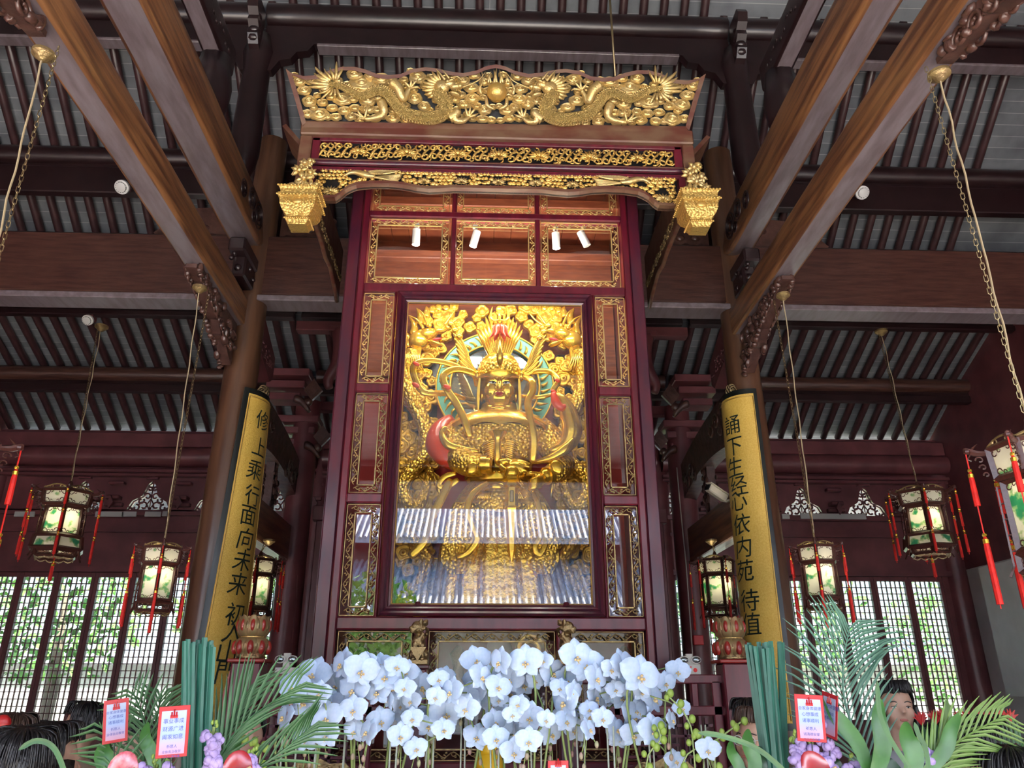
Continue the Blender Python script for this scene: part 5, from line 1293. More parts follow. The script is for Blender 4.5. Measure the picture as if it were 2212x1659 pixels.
for s_ in (-1, 1):
    T = (lambda p: p) if s_ < 0 else m2
    F = lambda x, y, Y: A(*T((x, y)), Y)
    mb = MB(); pth = smoothpts([F(*q) for q in ((893,760,8.62),(882,795,8.62),(880,835,8.60),(896,874,8.60),(916,915,8.60),(921,950,8.60),(912,992,8.60),(884,1022,8.6),(869,1053,8.6),(880,1086,8.6),(904,1092,8.6),(918,1062,8.62),(926,1020,8.66),(918,1000,8.7))], 5)
    m = len(pth); mb.tube(pth, [lerp(.10, .075, i/m) if i < m-18 else lerp(.075, .03, (i-m+18)/18) for i in range(m)], 12); mb.build('dragon_body', 'gold_scale', man, smooth=True)
    mb = MB(); pth = smoothpts([F(*q) for q in ((880,1150,8.64),(905,1180,8.62),(925,1215,8.62),(905,1260,8.62),(880,1290,8.64),(890,1320,8.66))], 5); mb.tube(pth, .07, 12); mb.build('dragon_body', 'gold_scale', man, smooth=True)
    h = MB()
    for (x, y, Y, r3, an) in ((905,735,8.58,(.13,.11,.12),0),(925,722,8.54,(.12,.09,.075),15),(950,715,8.52,(.09,.06,.035),10),(968,708,8.50,(.045,.045,.035),0),(940,742,8.54,(.10,.06,.03),-20),(958,735,8.53,(.05,.04,.02),5),(928,703,8.5,(.03,.03,.028),0)):
        h.ell(F(x,y,Y), r3, 12, 8, Matrix.Rotation(R(-an)*s_*-1, 3, 'Y'))
    for pts2 in ([(965,705,8.5),(985,690,8.48),(1000,672,8.48)], [(960,702,8.5),(975,680,8.48),(985,668,8.48)], [(915,710,8.56),(900,690,8.56),(880,680,8.58)], [(925,705,8.54),(915,680,8.54),(905,668,8.56)]):
        p = smoothpts([F(*q) for q in pts2], 4); h.tube(p, [lerp(.022,.004,i/(len(p)-1)) for i in range(len(p))], 6)
    for k in range(10):
        p = smoothpts([F(908-k*1.5, 750, 8.57), F(905-k*4.5, 775+k*.5, 8.54), F(915-k*6.5, 800-k, 8.56)], 3); h.tube(p, [.025,.03,.03,.026,.02,.012,.003], 6, sq=.6)
    h.build('dragon_head', 'gold', man, smooth=True)
    MB().ell(F(944,733,8.49), (.065,.03,.018), 8, 5, Matrix.Rotation(R(12)*s_,3,'Y')).build('dragon_mouth', 'lip_red', man, smooth=True)
    mb = MB()
    for (x, y, dx, dy) in ((880,750,-12,-40),(893,722,-10,-40),(905,700,-6,-36),(918,684,2,-28),(930,676,4,-26),(944,670,6,-22),(875,775,-10,-36),(960,668,8,-12)):
        p = smoothpts([F(x,y,8.72), F(x+dx*.2+4,y+dy*.5,8.70), F(x+dx,max(661,y+dy),8.72)], 3); mb.tube(p, [.06,.058,.05,.04,.03,.018,.003], 6, sq=.5, up=(0,-1,0))
    mb.build('outer_flame', 'gold', man, smooth=True)
    mb = MB()   # claw
    c0 = F(925,1022,8.5)
    for k in range(4):
        p = smoothpts([c0, c0 + Vector((-s_*(.02+.03*k), -.05, .04-.05*k)), c0 + Vector((-s_*(.05+.03*k), -.02, -.08-.07*k))], 3); mb.tube(p, [.026,.026,.024,.022,.018,.012,.003], 6)
    mb.build('dragon_claw', 'gold', man, smooth=True)
# things in the lowest panes: white pedestal and a gilded scroll
t = thing('lotus_pedestal', 'white fluted pedestal behind the lower middle pane', 'pedestal', A(1078,1430,8.2))
MB().lathe([(.30,-.5),(.27,-.2),(.22,-.02),(.13,.12),(.10,.25),(.10,.36)], A(1078,1435,8.2), 40, lobes=20, amp=.05).build('fluted_body', 'white_lotus', t, smooth=True)
t = MB(); c = A(1145,1400,7.9)
t.tube([(c.x + math.cos(a)*.14*(1-a/16), c.y - a*.004, c.z + math.sin(a)*.14*(1-a/16)) for a in [q*.5 for q in range(26)]], .035, 8)
for k in range(6): t.tube([c + Vector((-.05,0,-.10-.01*k)), c + Vector((-.35,0,-.16-.045*k))], [.03,.012], 6)
tag(t.build('gilded_scroll', 'gold', smooth=True), 'gold cloud scroll beside the white pedestal, lower middle pane', 'carving')
for px in (990, 1130, 780, 1350):
    o = MB().lathe([(.10,-.6),(.08,-.3),(.05,0),(.09,.12),(.02,.2)], A(px, 1440, 8.3), 16).build('altar_vase', 'old_gold_metal', smooth=True); tag(o, 'dim bronze altar vase behind the lower glass, %s' % {990:'left of the pedestal',1130:'right of the pedestal',780:'leftmost pane',1350:'rightmost pane'}[px], 'vase')
tag(MB().box(X(-1.5), X(1.5), 7.9, 9.2, .55, 1.22, .02).build('inner_altar', 'shrine_wood'), 'low wooden altar inside the bottom of the shrine', 'altar')
# added fill light for statue and top compartment: an unseen strip behind the rail
t = thing('fill_strip', 'added unseen fill-light strip behind the rail above the big pane', 'lamp', (SX, YS+.16, 5.93))
MB().box(X(-.9), X(.9), YS+.14, YS+.19, 5.90, 5.94, .005).build('housing', 'white_paint', t)  # body of the added fill strip, not a real lamp housing
for nm, rot, e in (('fill_down', (R(52), 0, 0), 20), ('fill_up', (R(150), 0, 0), 42)):
    ld = bpy.data.lights.new(nm, 'AREA'); ld.shape = 'RECTANGLE'; ld.size = 1.8; ld.size_y = .10; ld.energy = e; ld.color = (1, .93, .80)
    lo = bpy.data.objects.new(nm, ld); C.objects.link(lo); lo.location = (X(0), YS+.20, 5.93); lo.rotation_euler = rot
# ---------------- lions, railings with lotus posts
YR = 7.1
def lion(px, sgn, lab):
    c = at(px, 1437, YR-.15); t = thing('gilt_lion', lab, 'lion', c); s_ = .40/1.0
    mb = MB(); L_ = lambda x, y, z: Vector((c.x + x*sgn*s_, c.y + y*s_, c.z + z*s_))
    E2 = lambda x, y, z, r, rot=None: mb.ell(L_(x,y,z), tuple(q*s_ for q in r), 14, 10, rot)
    E2(0,.05,.38,(.15,.17,.25)); E2(0,.12,.22,(.17,.18,.16)); E2(.02,-.06,.48,(.12,.11,.15))
    for q in (-1, 1):
        mb.tube([L_(.08*q,-.10,.42), L_(.09*q,-.14,.26), L_(.09*q,-.15,.13)], [.055*s_,.048*s_,.05*s_], 10); E2(.09*q,-.18,.12,(.06,.08,.04)); E2(.15*q,.10,.20,(.07,.13,.12)); E2(.15*q,-.04,.12,(.05,.09,.04))
    E2(.03,-.06,.76,(.15,.15,.14)); E2(.12,-.14,.72,(.09,.09,.07)); E2(.17,-.18,.745,(.045,.05,.035)); E2(.13,-.15,.655,(.065,.07,.025))
    for q in (-1, 1): E2(.10,-.06+q*.07-.06,.80,(.03,.03,.03))
    rn = random.Random(2)
    for q in range(46):
        a = rn.uniform(0, 2*PI); z = rn.uniform(.50,.90); r0 = .15 + .02*math.sin(z*20)
        x = -.02 + math.cos(a)*r0*.9; y = .0 + math.sin(a)*r0
        if x > .07 and y < .05: continue
        E2(x, y, z, (.042,.042,.038))
    remesh(mb.build('lion_body', 'old_gold_metal', t), .008*1.0, 1)
    MB().box(c.x-.085, c.x+.085, c.y-.085, c.y+.085, c.z, c.z+.045, .006).build('base', 'old_gold_metal', t)
    mb = MB(); mb.prism([(c.x-.07,c.z+.14),(c.x+.07,c.z+.14),(c.x,c.z+.03)], c.y-.10, c.y-.085); mb.build('cloth_drape', 'old_gold_metal', t)
    o = MB().box(c.x-.10, c.x+.10, c.y-.10, c.y+.10, c.z-.03, c.z, .006); o.box(c.x-.075, c.x+.075, c.y-.075, c.y+.075, .55, c.z-.03, .01)
    tag(o.build('newel_post', 'lacquer_dark'), 'red square post under the %s gilt lion' % ('left' if px < 1071 else 'right'), 'post')
lion(903, -1, 'small gilt lion looking left on the post left of the middle pane')
lion(1224, 1, 'small gilt lion looking right on the post right of the middle pane')
for sg, sn in ((-1, 'left'), (1, 'right')):
    # positions in metres from the axis, on the railing plane
    z1 = at(1500, 1457, YR).z; zt = z1; 
    xo = 2.10; xi = 1.02
    t = thing('railing', 'red lacquered fretwork railing %s of the shrine with curved outer board' % sn, 'railing', (AX+sg*1.5, YR, .55))
    def rb(nm, a, b, z0_, z1_, m='lacquer', y0=YR-.035, y1=YR+.035, bv=.008):
        a, b = sorted((sg*a, sg*b)); return MB().box(AX+a, AX+b, y0, y1, z0_, z1_, bv).build(nm, m, t)
    rb('top_rail', xi-.3, xo-.1, z1-.075, z1); rb('mid_rail', xi-.3, xo-.1, z1-.33, z1-.25); rb('bottom_rail', xi-.3, xo-.1, z1-1.20, z1-1.12)
    rb('rail_post', 1.70, 1.76, z1-.26, z1-.07, 'lacquer'); rb('rail_post', xi, xi+.06, z1-1.15, z1-.07, 'lacquer'); rb('rail_post', xo-.22, xo-.14, z1-1.15, z1-.05)
    # post with cap under the lotus
    rb('newel_post', xo-.13, xo+.12, z1-1.3, z1+.09, 'lacquer', YR-.12, YR+.12, .012); rb('newel_cap', xo-.16, xo+.15, z1+.09, z1+.12, 'red_lacquer', YR-.15, YR+.15, .008)
    n = 14; out = []
    for k in range(n+1):
        u = k/n; out.append((AX+sg*(xo+.12 + .10*math.sin(u*PI*.8) - .30*max(0,u-.45)**1.3), z1+.06 - 1.3*u))
    MB().prism(out + [(AX+sg*(xo+.10), z1-1.24), (AX+sg*(xo+.10), z1+.06)], YR-.10, YR+.10).build('curved_board', 'red_lacquer', t)
    # fretwork
    mb = MB()
    def fb(a, b, c_, d): a, b = sorted((sg*a, sg*b)); mb.box(AX+a, AX+b, YR-.018, YR+.018, c_, d)
    z0_ = z1-1.12; z3 = z1-.33; w_ = .022
    for row in range(5):
        zb = lerp(z0_, z3, row/5); h_ = (z3-z0_)/5
        fb(xi+.05, xo-.2, zb-w_/2, zb+w_/2)
        for k in range(6):
            xa = lerp(xi+.06, xo-.22, k/6); xb = lerp(xi+.06, xo-.22, (k+1)/6)
            fb(xa, xa+w_, zb, zb+h_)
            if (k+row) % 2: fb(xa+(xb-xa)*.4, xb-(xb-xa)*.1, zb+h_*.45, zb+h_*.45+w_); fb(xa+(xb-xa)*.4, xa+(xb-xa)*.4+w_, zb+h_*.45, zb+h_*.9)
            else: fb(xa+(xb-xa)*.1, xb-(xb-xa)*.35, zb+h_*.5, zb+h_*.5+w_)
    mb.build('fretwork', 'lacquer_dark', t)
    mb = MB(); cx_ = AX+sg*1.42; cz_ = z1-.78
    mb.prism([(cx_-.28,cz_+.02),(cx_-.20,cz_+.10),(cx_-.08,cz_+.09),(cx_,cz_+.13),(cx_+.08,cz_+.09),(cx_+.20,cz_+.10),(cx_+.28,cz_+.02),(cx_+.20,cz_-.07),(cx_+.07,cz_-.09),(cx_,cz_-.14),(cx_-.07,cz_-.09),(cx_-.20,cz_-.07)], YR-.035, YR-.0)
    rn = random.Random(5)
    for q in range(40): mb.ell((cx_+rn.uniform(-.2,.2), YR-.04, cz_+rn.uniform(-.06,.07)), (.024,.012,.014), 7, 4, Matrix.Rotation(rn.uniform(0,PI),3,'Y'))
    mb.build('carved_medallion', 'gilt_old', t)
    # lotus finial
    px = 548 if sg < 0 else 1573
    fc_ = Vector((AX+sg*(xo-.005), YR, z1+.12)); l = thing('lotus_finial', 'carved gold and red double lotus finial on the %s railing post' % sn, 'finial', fc_)
    s_ = .36
    MB().lathe([(.30*s_,0),(.34*s_,.02*s_),(.34*s_,.06*s_),(.20*s_,.12*s_),(.20*s_,.9*s_),(.1*s_,.95*s_)], fc_, 24).build('core', 'old_gold_metal', l, smooth=True, auto=50)
    mb = MB(); mr = MB()
    for ring_ in range(2):
        for k in range(9):
            a = 2*PI*(k+.5*ring_)/9; d = Vector((math.cos(a), math.sin(a), 0)); f = 1.0 if ring_ == 0 else .93
            def q(r0, z0): return fc_ + d*r0*s_*f*.80 + Vector((0,0,z0*s_))
            mb.tube(smoothpts([q(.22,.50), q(.36,.58), q(.42,.74), q(.40,.90), q(.46,1.0-.03*ring_)], 3), [.03,.045,.055,.06,.064,.066,.066,.062,.056,.046,.034,.02,.004], 8, sq=.35, up=d)
            mb.tube(smoothpts([q(.20,.48), q(.38,.42), q(.44,.28), q(.36,.12), q(.42,.04)], 3), [.03,.045,.055,.06,.064,.066,.066,.062,.056,.046,.034,.02,.006], 8, sq=.35, up=d)
            if ring_ == 0:
                mr.ell(q(.485,.26), (.030,.030,.058), 8, 6); mr.ell(q(.455,.76), (.022,.022,.050), 8, 6)
    mb.build('petals', 'lotus_gilt', l, smooth=True); mr.build('petal_inlay', 'red_lacquer', l, smooth=True)
    mb = MB()
    for zz_ in (.47,.50,.53): mb.tube([(fc_.x+.245*s_*math.cos(2*PI*k/20)*1.1, fc_.y+.245*s_*math.sin(2*PI*k/20)*1.1, fc_.z+zz_*s_) for k in range(20)], .008, 6, closed=True)
    mb.build('collar', 'gilt_pale', l, smooth=True)
    # emergency light on the rail
    c = at(1491 if sg > 0 else 617, 1457, YR); c.z = z1
    e = thing('emergency_light', 'white twin-head emergency light standing on the %s railing' % sn, 'lamp', c)
    MB().box(c.x-.09, c.x+.09, c.y-.03, c.y+.03, c.z, c.z+(.085 if sg > 0 else .055), .006).build('battery_box', 'grey_plastic', e)
    MB().box(c.x-.03, c.x+.03, c.y-.02, c.y+.02, c.z+.05, c.z+.17, .004).build('bracket', 'grey_plastic', e)
    for q in (-1, 1):
        h_ = c + Vector((q*.053, -.03, .118)); o = MB().ell(h_, (.047,.028,.033), 18, 10).build('lamp_head', 'white_paint', e, smooth=True)
        MB().ell(h_ + Vector((0,-.014,0)), (.038,.02,.026), 16, 8).build('reflector', 'mirror', e, smooth=True).parent = e
    mb = MB()
    for q in range(3): mb.box(c.x-.07+.03*q, c.x-.05+.03*q, c.y-.032, c.y-.030, c.z+.055, c.z+.065)
    mb.ell((c.x+.04, c.y-.031, c.z+.035), (.018,.004,.018), 10, 5)
    if sg > 0: mb.build('indicator', 'paint_red', e)
# the shrine, its figures and its railings stand well in front of the great lintel
pull(N0, .8)
# ================================================================ COUPLET BOARDS
def text_mesh(s_, size, weight=0.0):
    cu = bpy.data.curves.new('t', 'FONT'); cu.body = s_; cu.size = size; cu.align_x = 'CENTER'; cu.align_y = 'CENTER'; cu.resolution_u = 3; cu.offset = weight
    o = bpy.data.objects.new('t', cu); C.objects.link(o)
    bpy.context.view_layer.update()
    dg = bpy.context.evaluated_depsgraph_get(); me = bpy.data.meshes.new_from_object(o.evaluated_get(dg))
    vs = [tuple(v.co) for v in me.vertices]; fs = [tuple(p.vertices) for p in me.polygons]
    bpy.data.objects.remove(o); bpy.data.curves.remove(cu); bpy.data.meshes.remove(me)
    return vs, fs
import bmesh
def slice_mesh(vs, fs, x0, x1, step):
    bm = bmesh.new(); bv = [bm.verts.new(v) for v in vs]
    for f in fs:
        try: bm.faces.new([bv[i] for i in f])
        except Exception: pass
    bmesh.ops.triangulate(bm, faces=bm.faces[:])
    x = x0
    while x < x1:
        bmesh.ops.bisect_plane(bm, geom=bm.verts[:]+bm.edges[:]+bm.faces[:], plane_co=(x,0,0), plane_no=(1,0,0)); x += step
    bm.verts.index_update(); out = ([tuple(v.co) for v in bm.verts], [tuple(v.index for v in f.verts) for f in bm.faces]); bm.free(); return out
for sg, sn, chars, rows, lx in ((-1, 'left', '修上乘行面向未来初入山門', [905,963,1015,1070,1114,1166,1213,1265,1331,1367,1412,1456], 520), (1, 'right', '誦下生经心依内苑待值', [917,963,1008,1050,1082,1133,1183,1234,1299,1351], 1620)):
    cx_ = AX + sg*CX; RB = (.325 if sg < 0 else .255); zt = at(540 if sg < 0 else 1600, 850, YN-.25).z; zb = 1.55
    t = thing('couplet_board', 'tall curved gold couplet board with black characters hanging on the %s column' % sn, 'plaque', (cx_, YN, zb))
    ph0, ph1 = (28, 122) if sg < 0 else (-6, 126)    # arc, from the camera side round towards the nave
    def cp(ph, r, z, dr=0):
        u = (z-zb)/(zt-zb); a = R(ph - (1-u)*(22 if sg < 0 else -6)); rr_ = r + .05*(1-u) + dr; return Vector((cx_ - sg*rr_*math.sin(a), YN - rr_*math.cos(a), z))
    def arc(mb, a0, a1, r0, r1, z0, z1, n=28, m=8):
        rings = []
        for j in range(m+1):
            z = lerp(z0, z1, j/m)
            rings.append([cp(lerp(a0,a1,i/n), r1, z) for i in range(n+1)] + [cp(lerp(a1,a0,i/n), r0, z) for i in range(n+1)])
        mb.loft(rings)
    mb = MB(); arc(mb, ph0, ph1, RB-.05, RB, zb-.06, zt+.06); mb.build('board_backing', 'black_lacquer', t, smooth=True, auto=40)
    mb = MB(); arc(mb, ph0+9, ph1-9, RB-.002, RB+.008, zb+.0, zt); mb.build('gold_face', 'board_gold', t, smooth=True, auto=40)
    mb = MB()
    for f in (ph0+11, ph1-11): mb.tube([cp(f, RB+.012, lerp(zb+.02, zt-.03, j/8)) for j in range(9)], .005, 5)
    mb.tube([cp(lerp(ph0+11, ph1-11, j/16), RB+.012, zt-.03) for j in range(17)], .005, 5); mb.build('gold_line', 'gilt_warm', t, smooth=True)
    mb = MB(); pm = (ph0+ph1)/2 if sg < 0 else 61; rn = random.Random(3)
    for ch, py in zip(chars, rows):
        vs, fs = text_mesh(ch, .225, .0); vs, fs = slice_mesh(vs, fs, -.14, .14, .025)
        zc_ = at(lx, py, YN-.2).z; sh = rn.uniform(-.05,.12); ox = rn.uniform(-.015,.015)
        for dr in (.0135,):
            out = []
            for x, y, _ in vs:
                xx = x*.95 + sh*y + ox; z = zc_ + y*1.0; a = pm - math.degrees(xx/RB)*sg*-1*-1 if 0 else pm + math.degrees(-sg*xx/RB)*1.0
                out.append(cp(a, RB, z, dr))
            mb.add(out, fs)
    mb.build('calligraphy', 'ink', t)
    mb = MB()
    for q in range(5):
        c0 = cp(pm-8+q*4, RB-.03, zt+.09+.03*(q % 2)); mb.tube([c0 + Vector((math.cos(a)*.035, 0, math.sin(a)*.035)) for a in [2*PI*k/12 for k in range(12)]], .008, 5, closed=True)
    mb.build('hanging_ring', 'old_gold_metal', t, smooth=True)
# ================================================================ LANTERNS
mat('lantern_panel', (.84,.82,.70), .4)
def lp_():
    m = M['lantern_panel']; nt = m.node_tree; b = nt.nodes['Principled BSDF']; L = nt.links; out = [n for n in nt.nodes if n.type == 'OUTPUT_MATERIAL'][0]
    tc = nt.nodes.new('ShaderNodeTexCoord'); n = nt.nodes.new('ShaderNodeTexNoise'); n.inputs['Scale'].default_value = 11; n.inputs['Detail'].default_value = 5
    L.new(tc.outputs['Object'], n.inputs[0]); r = nt.nodes.new('ShaderNodeValToRGB'); e = r.color_ramp.elements
    e[0].position = 0; e[0].color = (.86,.84,.74,1); e[1].position = 1; e[1].color = (.02,.22,.10,1)
    for p_, c_ in ((.53,(.88,.86,.76,1)),(.57,(.50,.62,.34,1)),(.63,(.10,.42,.24,1))): a = e.new(p_); a.color = c_
    L.new(n.outputs['Fac'], r.inputs[0]); L.new(r.outputs[0], b.inputs['Base Color'])
    t = nt.nodes.new('ShaderNodeBsdfTranslucent'); mx = nt.nodes.new('ShaderNodeMixShader'); mx.inputs[0].default_value = .5
    L.new(r.outputs[0], t.inputs[0]); L.new(b.outputs[0], mx.inputs[1]); L.new(t.outputs[0], mx.inputs[2]); L.new(mx.outputs[0], out.inputs[0])
lp_()
def hexp(r_, z, k, o=0): a = PI/3*k + PI/6 + o; return Vector((r_*math.cos(a), r_*math.sin(a), z))
def curlpts(c, ux, uz, r0, n=9, a0=0, sg=1): return [c + ux*(math.cos(a0+j*.65)*r0*(1-j*.08)) + uz*(sg*math.sin(a0+j*.65)*r0*(1-j*.08)) for j in range(n)]
def tassel(parent, p, segs, far=False):
    mb = MB(); z = 0; c = Vector(p)
    for cord, top, ln, rad in segs:
        mb.tube([c + Vector((0,0,z)), c + Vector((0,0,z-cord))], .004, 4); z -= cord
        z1 = z - top
        mb.lathe([(.006,0),(rad*.7,-.01),(rad*.75,-top+.005),(rad*.9,-top),(rad,-top-.02),(rad*1.08,-top-ln*.6),(rad*1.1,-top-ln),(rad*.3,-top-ln)], c + Vector((0,0,z)), 8)
        z = z1 - ln
        mb.tube([c + Vector((0,0,z+ln)), c + Vector((0,0,z-.02))], .003, 4)
    o = mb.build('tassel', 'red_silk', parent)
    mg = MB(); z = 0
    for cord, top, ln, rad in segs:
        z -= cord; mg.lathe([(rad*.85,-top*.3),(rad*.95,-top*.35),(rad*.95,-top*.9),(rad*.85,-top*.95)], c + Vector((0,0,z)), 8); mg.ell(c + Vector((0,0,z+.008)), .011, 6, 4); z -= top + ln
    g = mg.build('gold_binding', 'gold', o); g.matrix_parent_inverse.identity()
    return o
def lantern_proto(kind):
    """local origin: middle of the top edge; radius about .2 m"""
    t = thing('palace_lantern', 'x', 'lantern', (0,0,0)); W = 'lantern_wood'
    if kind == 'A': tiers = [(0, -.15, .195, .185, 'head'), (-.17, -.50, .165, .165, 'body'), (-.52, -.60, .175, .175, 'foot')]
    else: tiers = [(0, -.12, .21, .195, 'head'), (-.135, -.37, .155, .165, 'body'), (-.385, -.49, .20, .215, 'low'), (-.50, -.545, .17, .16, 'foot')]
    for ti, (z0, z1, ra, rb_, nm) in enumerate(tiers):
        mb = MB()
        for k in range(6):
            a0, a1, b0, b1 = hexp(ra, z0, k), hexp(ra, z0, k+1), hexp(rb_, z1, k), hexp(rb_, z1, k+1)
            th = .016
            mb.tube([a0, a1], th, 4); mb.tube([b0, b1], th, 4); mb.tube([a0, b0], th*1.15, 4)
            # little inner fretwork corners
            if nm in ('head', 'body', 'foot'):
                ux = (a1-a0).normalized(); uz = (b0-a0).normalized()
                for (c0, sx, sz) in ((a0, 1, 1), (a1, -1, 1), (b0, 1, -1), (b1, -1, -1)):
                    q = c0 + ux*sx*.030 + uz*sz*.028
                    mb.tube(curlpts(q, ux*sx, uz*sz, .020, 8), .0035, 4)
                    q2_ = c0 + ux*sx*.065 + uz*sz*.020; mb.tube(curlpts(q2_, ux*sx, uz*sz, .013, 7), .003, 4)
        mb.build('%s_frame' % nm, W if kind == 'B' else 'lantern_red' if ti == 1 and 0 else W, t)
        if nm != 'foot':
            for k in range(6):
                a0, a1, b0, b1 = hexp(ra-.008, z0-.01, k), hexp(ra-.008, z0-.01, k+1), hexp(rb_-.008, z1+.01, k), hexp(rb_-.008, z1+.01, k+1)
                i0 = a0.lerp(a1, .05); i1 = a0.lerp(a1, .95); j0 = b0.lerp(b1, .05); j1 = b0.lerp(b1, .95); n_ = Vector((i0.x+i1.x, i0.y+i1.y, 0)).normalized()*.003
                MB().add([i0,i1,j1,j0,i0-n_,i1-n_,j1-n_,j0-n_], [(0,1,2,3),(7,6,5,4),(0,4,5,1),(1,5,6,2),(2,6,7,3),(3,7,4,0)]).build('painted_pane', 'lantern_panel', t)
    # crests on the top edge
    mb = MB()
    for k in range(6):
        a0, a1 = hexp(tiers[0][2], .0, k), hexp(tiers[0][2], 0, k+1); ux = (a1-a0).normalized(); m_ = (a0+a1)/2; L_ = (a1-a0).length
        mb.tube([a0.lerp(a1, u) + Vector((0,0,.012+.03*math.sin(u*PI))) for u in [j/8 for j in range(9)]], .006, 4)
        for s_ in (-1, 1): mb.tube(curlpts(m_ + ux*s_*L_*.2 + Vector((0,0,.018)), ux*s_, Vector((0,0,1)), .018, 8), .004, 4)
    mb.build('crest', 'gilt_old', t)
    # arms with dragon heads and side fretwork
    for k in range(6):
        mb = MB(); o0 = hexp(tiers[0][2], -.02, k); d = Vector((o0.x, o0.y, 0)).normalized(); uz = Vector((0,0,1))
        mb.tube(smoothpts([o0, o0 + d*.05 + uz*.005, o0 + d*.085 + uz*.02, o0 + d*.105 + uz*.035], 3), [.014,.014,.015,.016,.018,.018,.017,.015,.012,.006], 6, sq=.6)
        mb.ell(o0 + d*.09 + uz*.018, (.02,.02,.014), 7, 5)
        mb.tube([o0 + d*.07 + uz*.03, o0 + d*.04 + uz*.055], [.006,.002], 4); mb.tube([o0 + d*.08 - uz*.0, o0 + d*.095 - uz*.02, o0 + d*.08 - uz*.03], .004, 4)
        for q in range(3): mb.tube(curlpts(o0 + d*(.045-.008*q) - uz*(.03+.038*q), d, uz, .020-.003*q, 9), .0045, 4)
        zb_ = tiers[-1][1]; r1 = tiers[1][3]
        for q in range(5):
            zz_ = tiers[1][0] - .04 - q*(tiers[1][0]-zb_-.05)/5; c_ = Vector((d.x*(r1+.018), d.y*(r1+.018), zz_)); mb.tube(curlpts(c_, d, uz, .018, 8), .0045, 4)
        mb.tube([Vector((d.x*(r1+.03), d.y*(r1+.03), tiers[1][0]-.02)), Vector((d.x*(r1+.035), d.y*(r1+.035), zb_+.03)), Vector((d.x*(r1+.06), d.y*(r1+.06), zb_-.02))], [.005,.006,.008], 4)
        mb.build('dragon_arm', W, t)
        if kind == 'A': sg_ = [(.10,.03,.14,.013),(.15,.035,.28,.014)]
        else: sg_ = [(.04,.02,.12,.010),(.02,.02,.12,.010),(.05,.022,.15,.011)] if k % 2 else [(.03,.02,.10,.010),(.05,.02,.13,.010),(.04,.022,.15,.011)]
        tassel(t, o0 + d*.098 + uz*.015, sg_)
    tassel(t, Vector((0,0,tiers[-1][1]-.0)), [(.05,.03,.12,.014)])
    mb = MB()
    for k in range(6):
        a0, a1 = hexp(tiers[-1][3], tiers[-1][1], k), hexp(tiers[-1][3], tiers[-1][1], k+1)
        mb.tube([a0.lerp(a1, u) - Vector((0,0,.012+.02*abs(math.sin(u*2*PI)))) for u in [j/8 for j in range(9)]], .005, 4)
        mb.tube([a0*1.0, Vector((0,0,tiers[-1][1]))], .006, 4); mb.tube([hexp(tiers[0][2], 0, k), Vector((0,0,.07))], .005, 4)
    mb.build('skirt_fretwork', 'gilt_old' if kind == 'A' else 'rope', t)
    mb = MB(); mb.lathe([(.02,.03),(.026,.05),(.02,.09),(.008,.11)], (0,0,0), 10); mb.build('top_cap', W, t)
    MB().ell((.03,-.05,(tiers[1][0]+tiers[1][1])/2+.05), .026, 10, 6).build('bulb', 'lens_lit', t, smooth=True)
    return t
PA = lantern_proto('A'); PB = lantern_proto('B'); usedA = usedB = False
def add_chain(t, top, w0, links=.036, rope_top=None):
    """chain from the lantern's cap up to the beam; built in the lantern's own space"""
    s_ = t.scale[0]; loc = t.location; a = Vector((0,0,.10)); Ri = Matrix.Rotation(-t.rotation_euler.z, 3, 'Z'); b = Ri @ (Vector(top) - loc)/s_
    L_ = (b-a).length; d = (b-a)/L_; n = int(L_*s_/links); u = d.orthogonal().normalized(); v = d.cross(u); mb = MB()
    for k in range(n):
        c = a + d*(L_*(k+.5)/n); p = u if k % 2 else v; hl_ = L_/n*.66; hw = hl_*.36
        pts = [c - d*hl_ , c - d*hl_*.6 + p*hw, c + d*hl_*.6 + p*hw, c + d*hl_, c + d*hl_*.6 - p*hw, c - d*hl_*.6 - p*hw]
        mb.tube(pts, w0/s_, 4, closed=True)
    me = bpy.data.meshes.new('chain'); me.from_pydata([tuple(q) for q in mb.v], [], mb.f); me.materials.append(M['brass']); o = bpy.data.objects.new('chain', me); C.objects.link(o); o.parent = t
    if rope_top is not None:
        b = Ri @ (Vector(rope_top) - loc)/s_; mb = MB(); n = 24; pts = [a.lerp(b, k/n) + Vector((math.sin(k*1.3)*.004, math.cos(k*1.7)*.004, 0)) for k in range(n+1)]
        mb.tube(pts, .0055/s_, 5); me = bpy.data.meshes.new('power_cord'); me.from_pydata([tuple(q) for q in mb.v], [], mb.f); me.materials.append(M['rope']); o = bpy.data.objects.new('power_cord', me); C.objects.link(o); o.parent = t
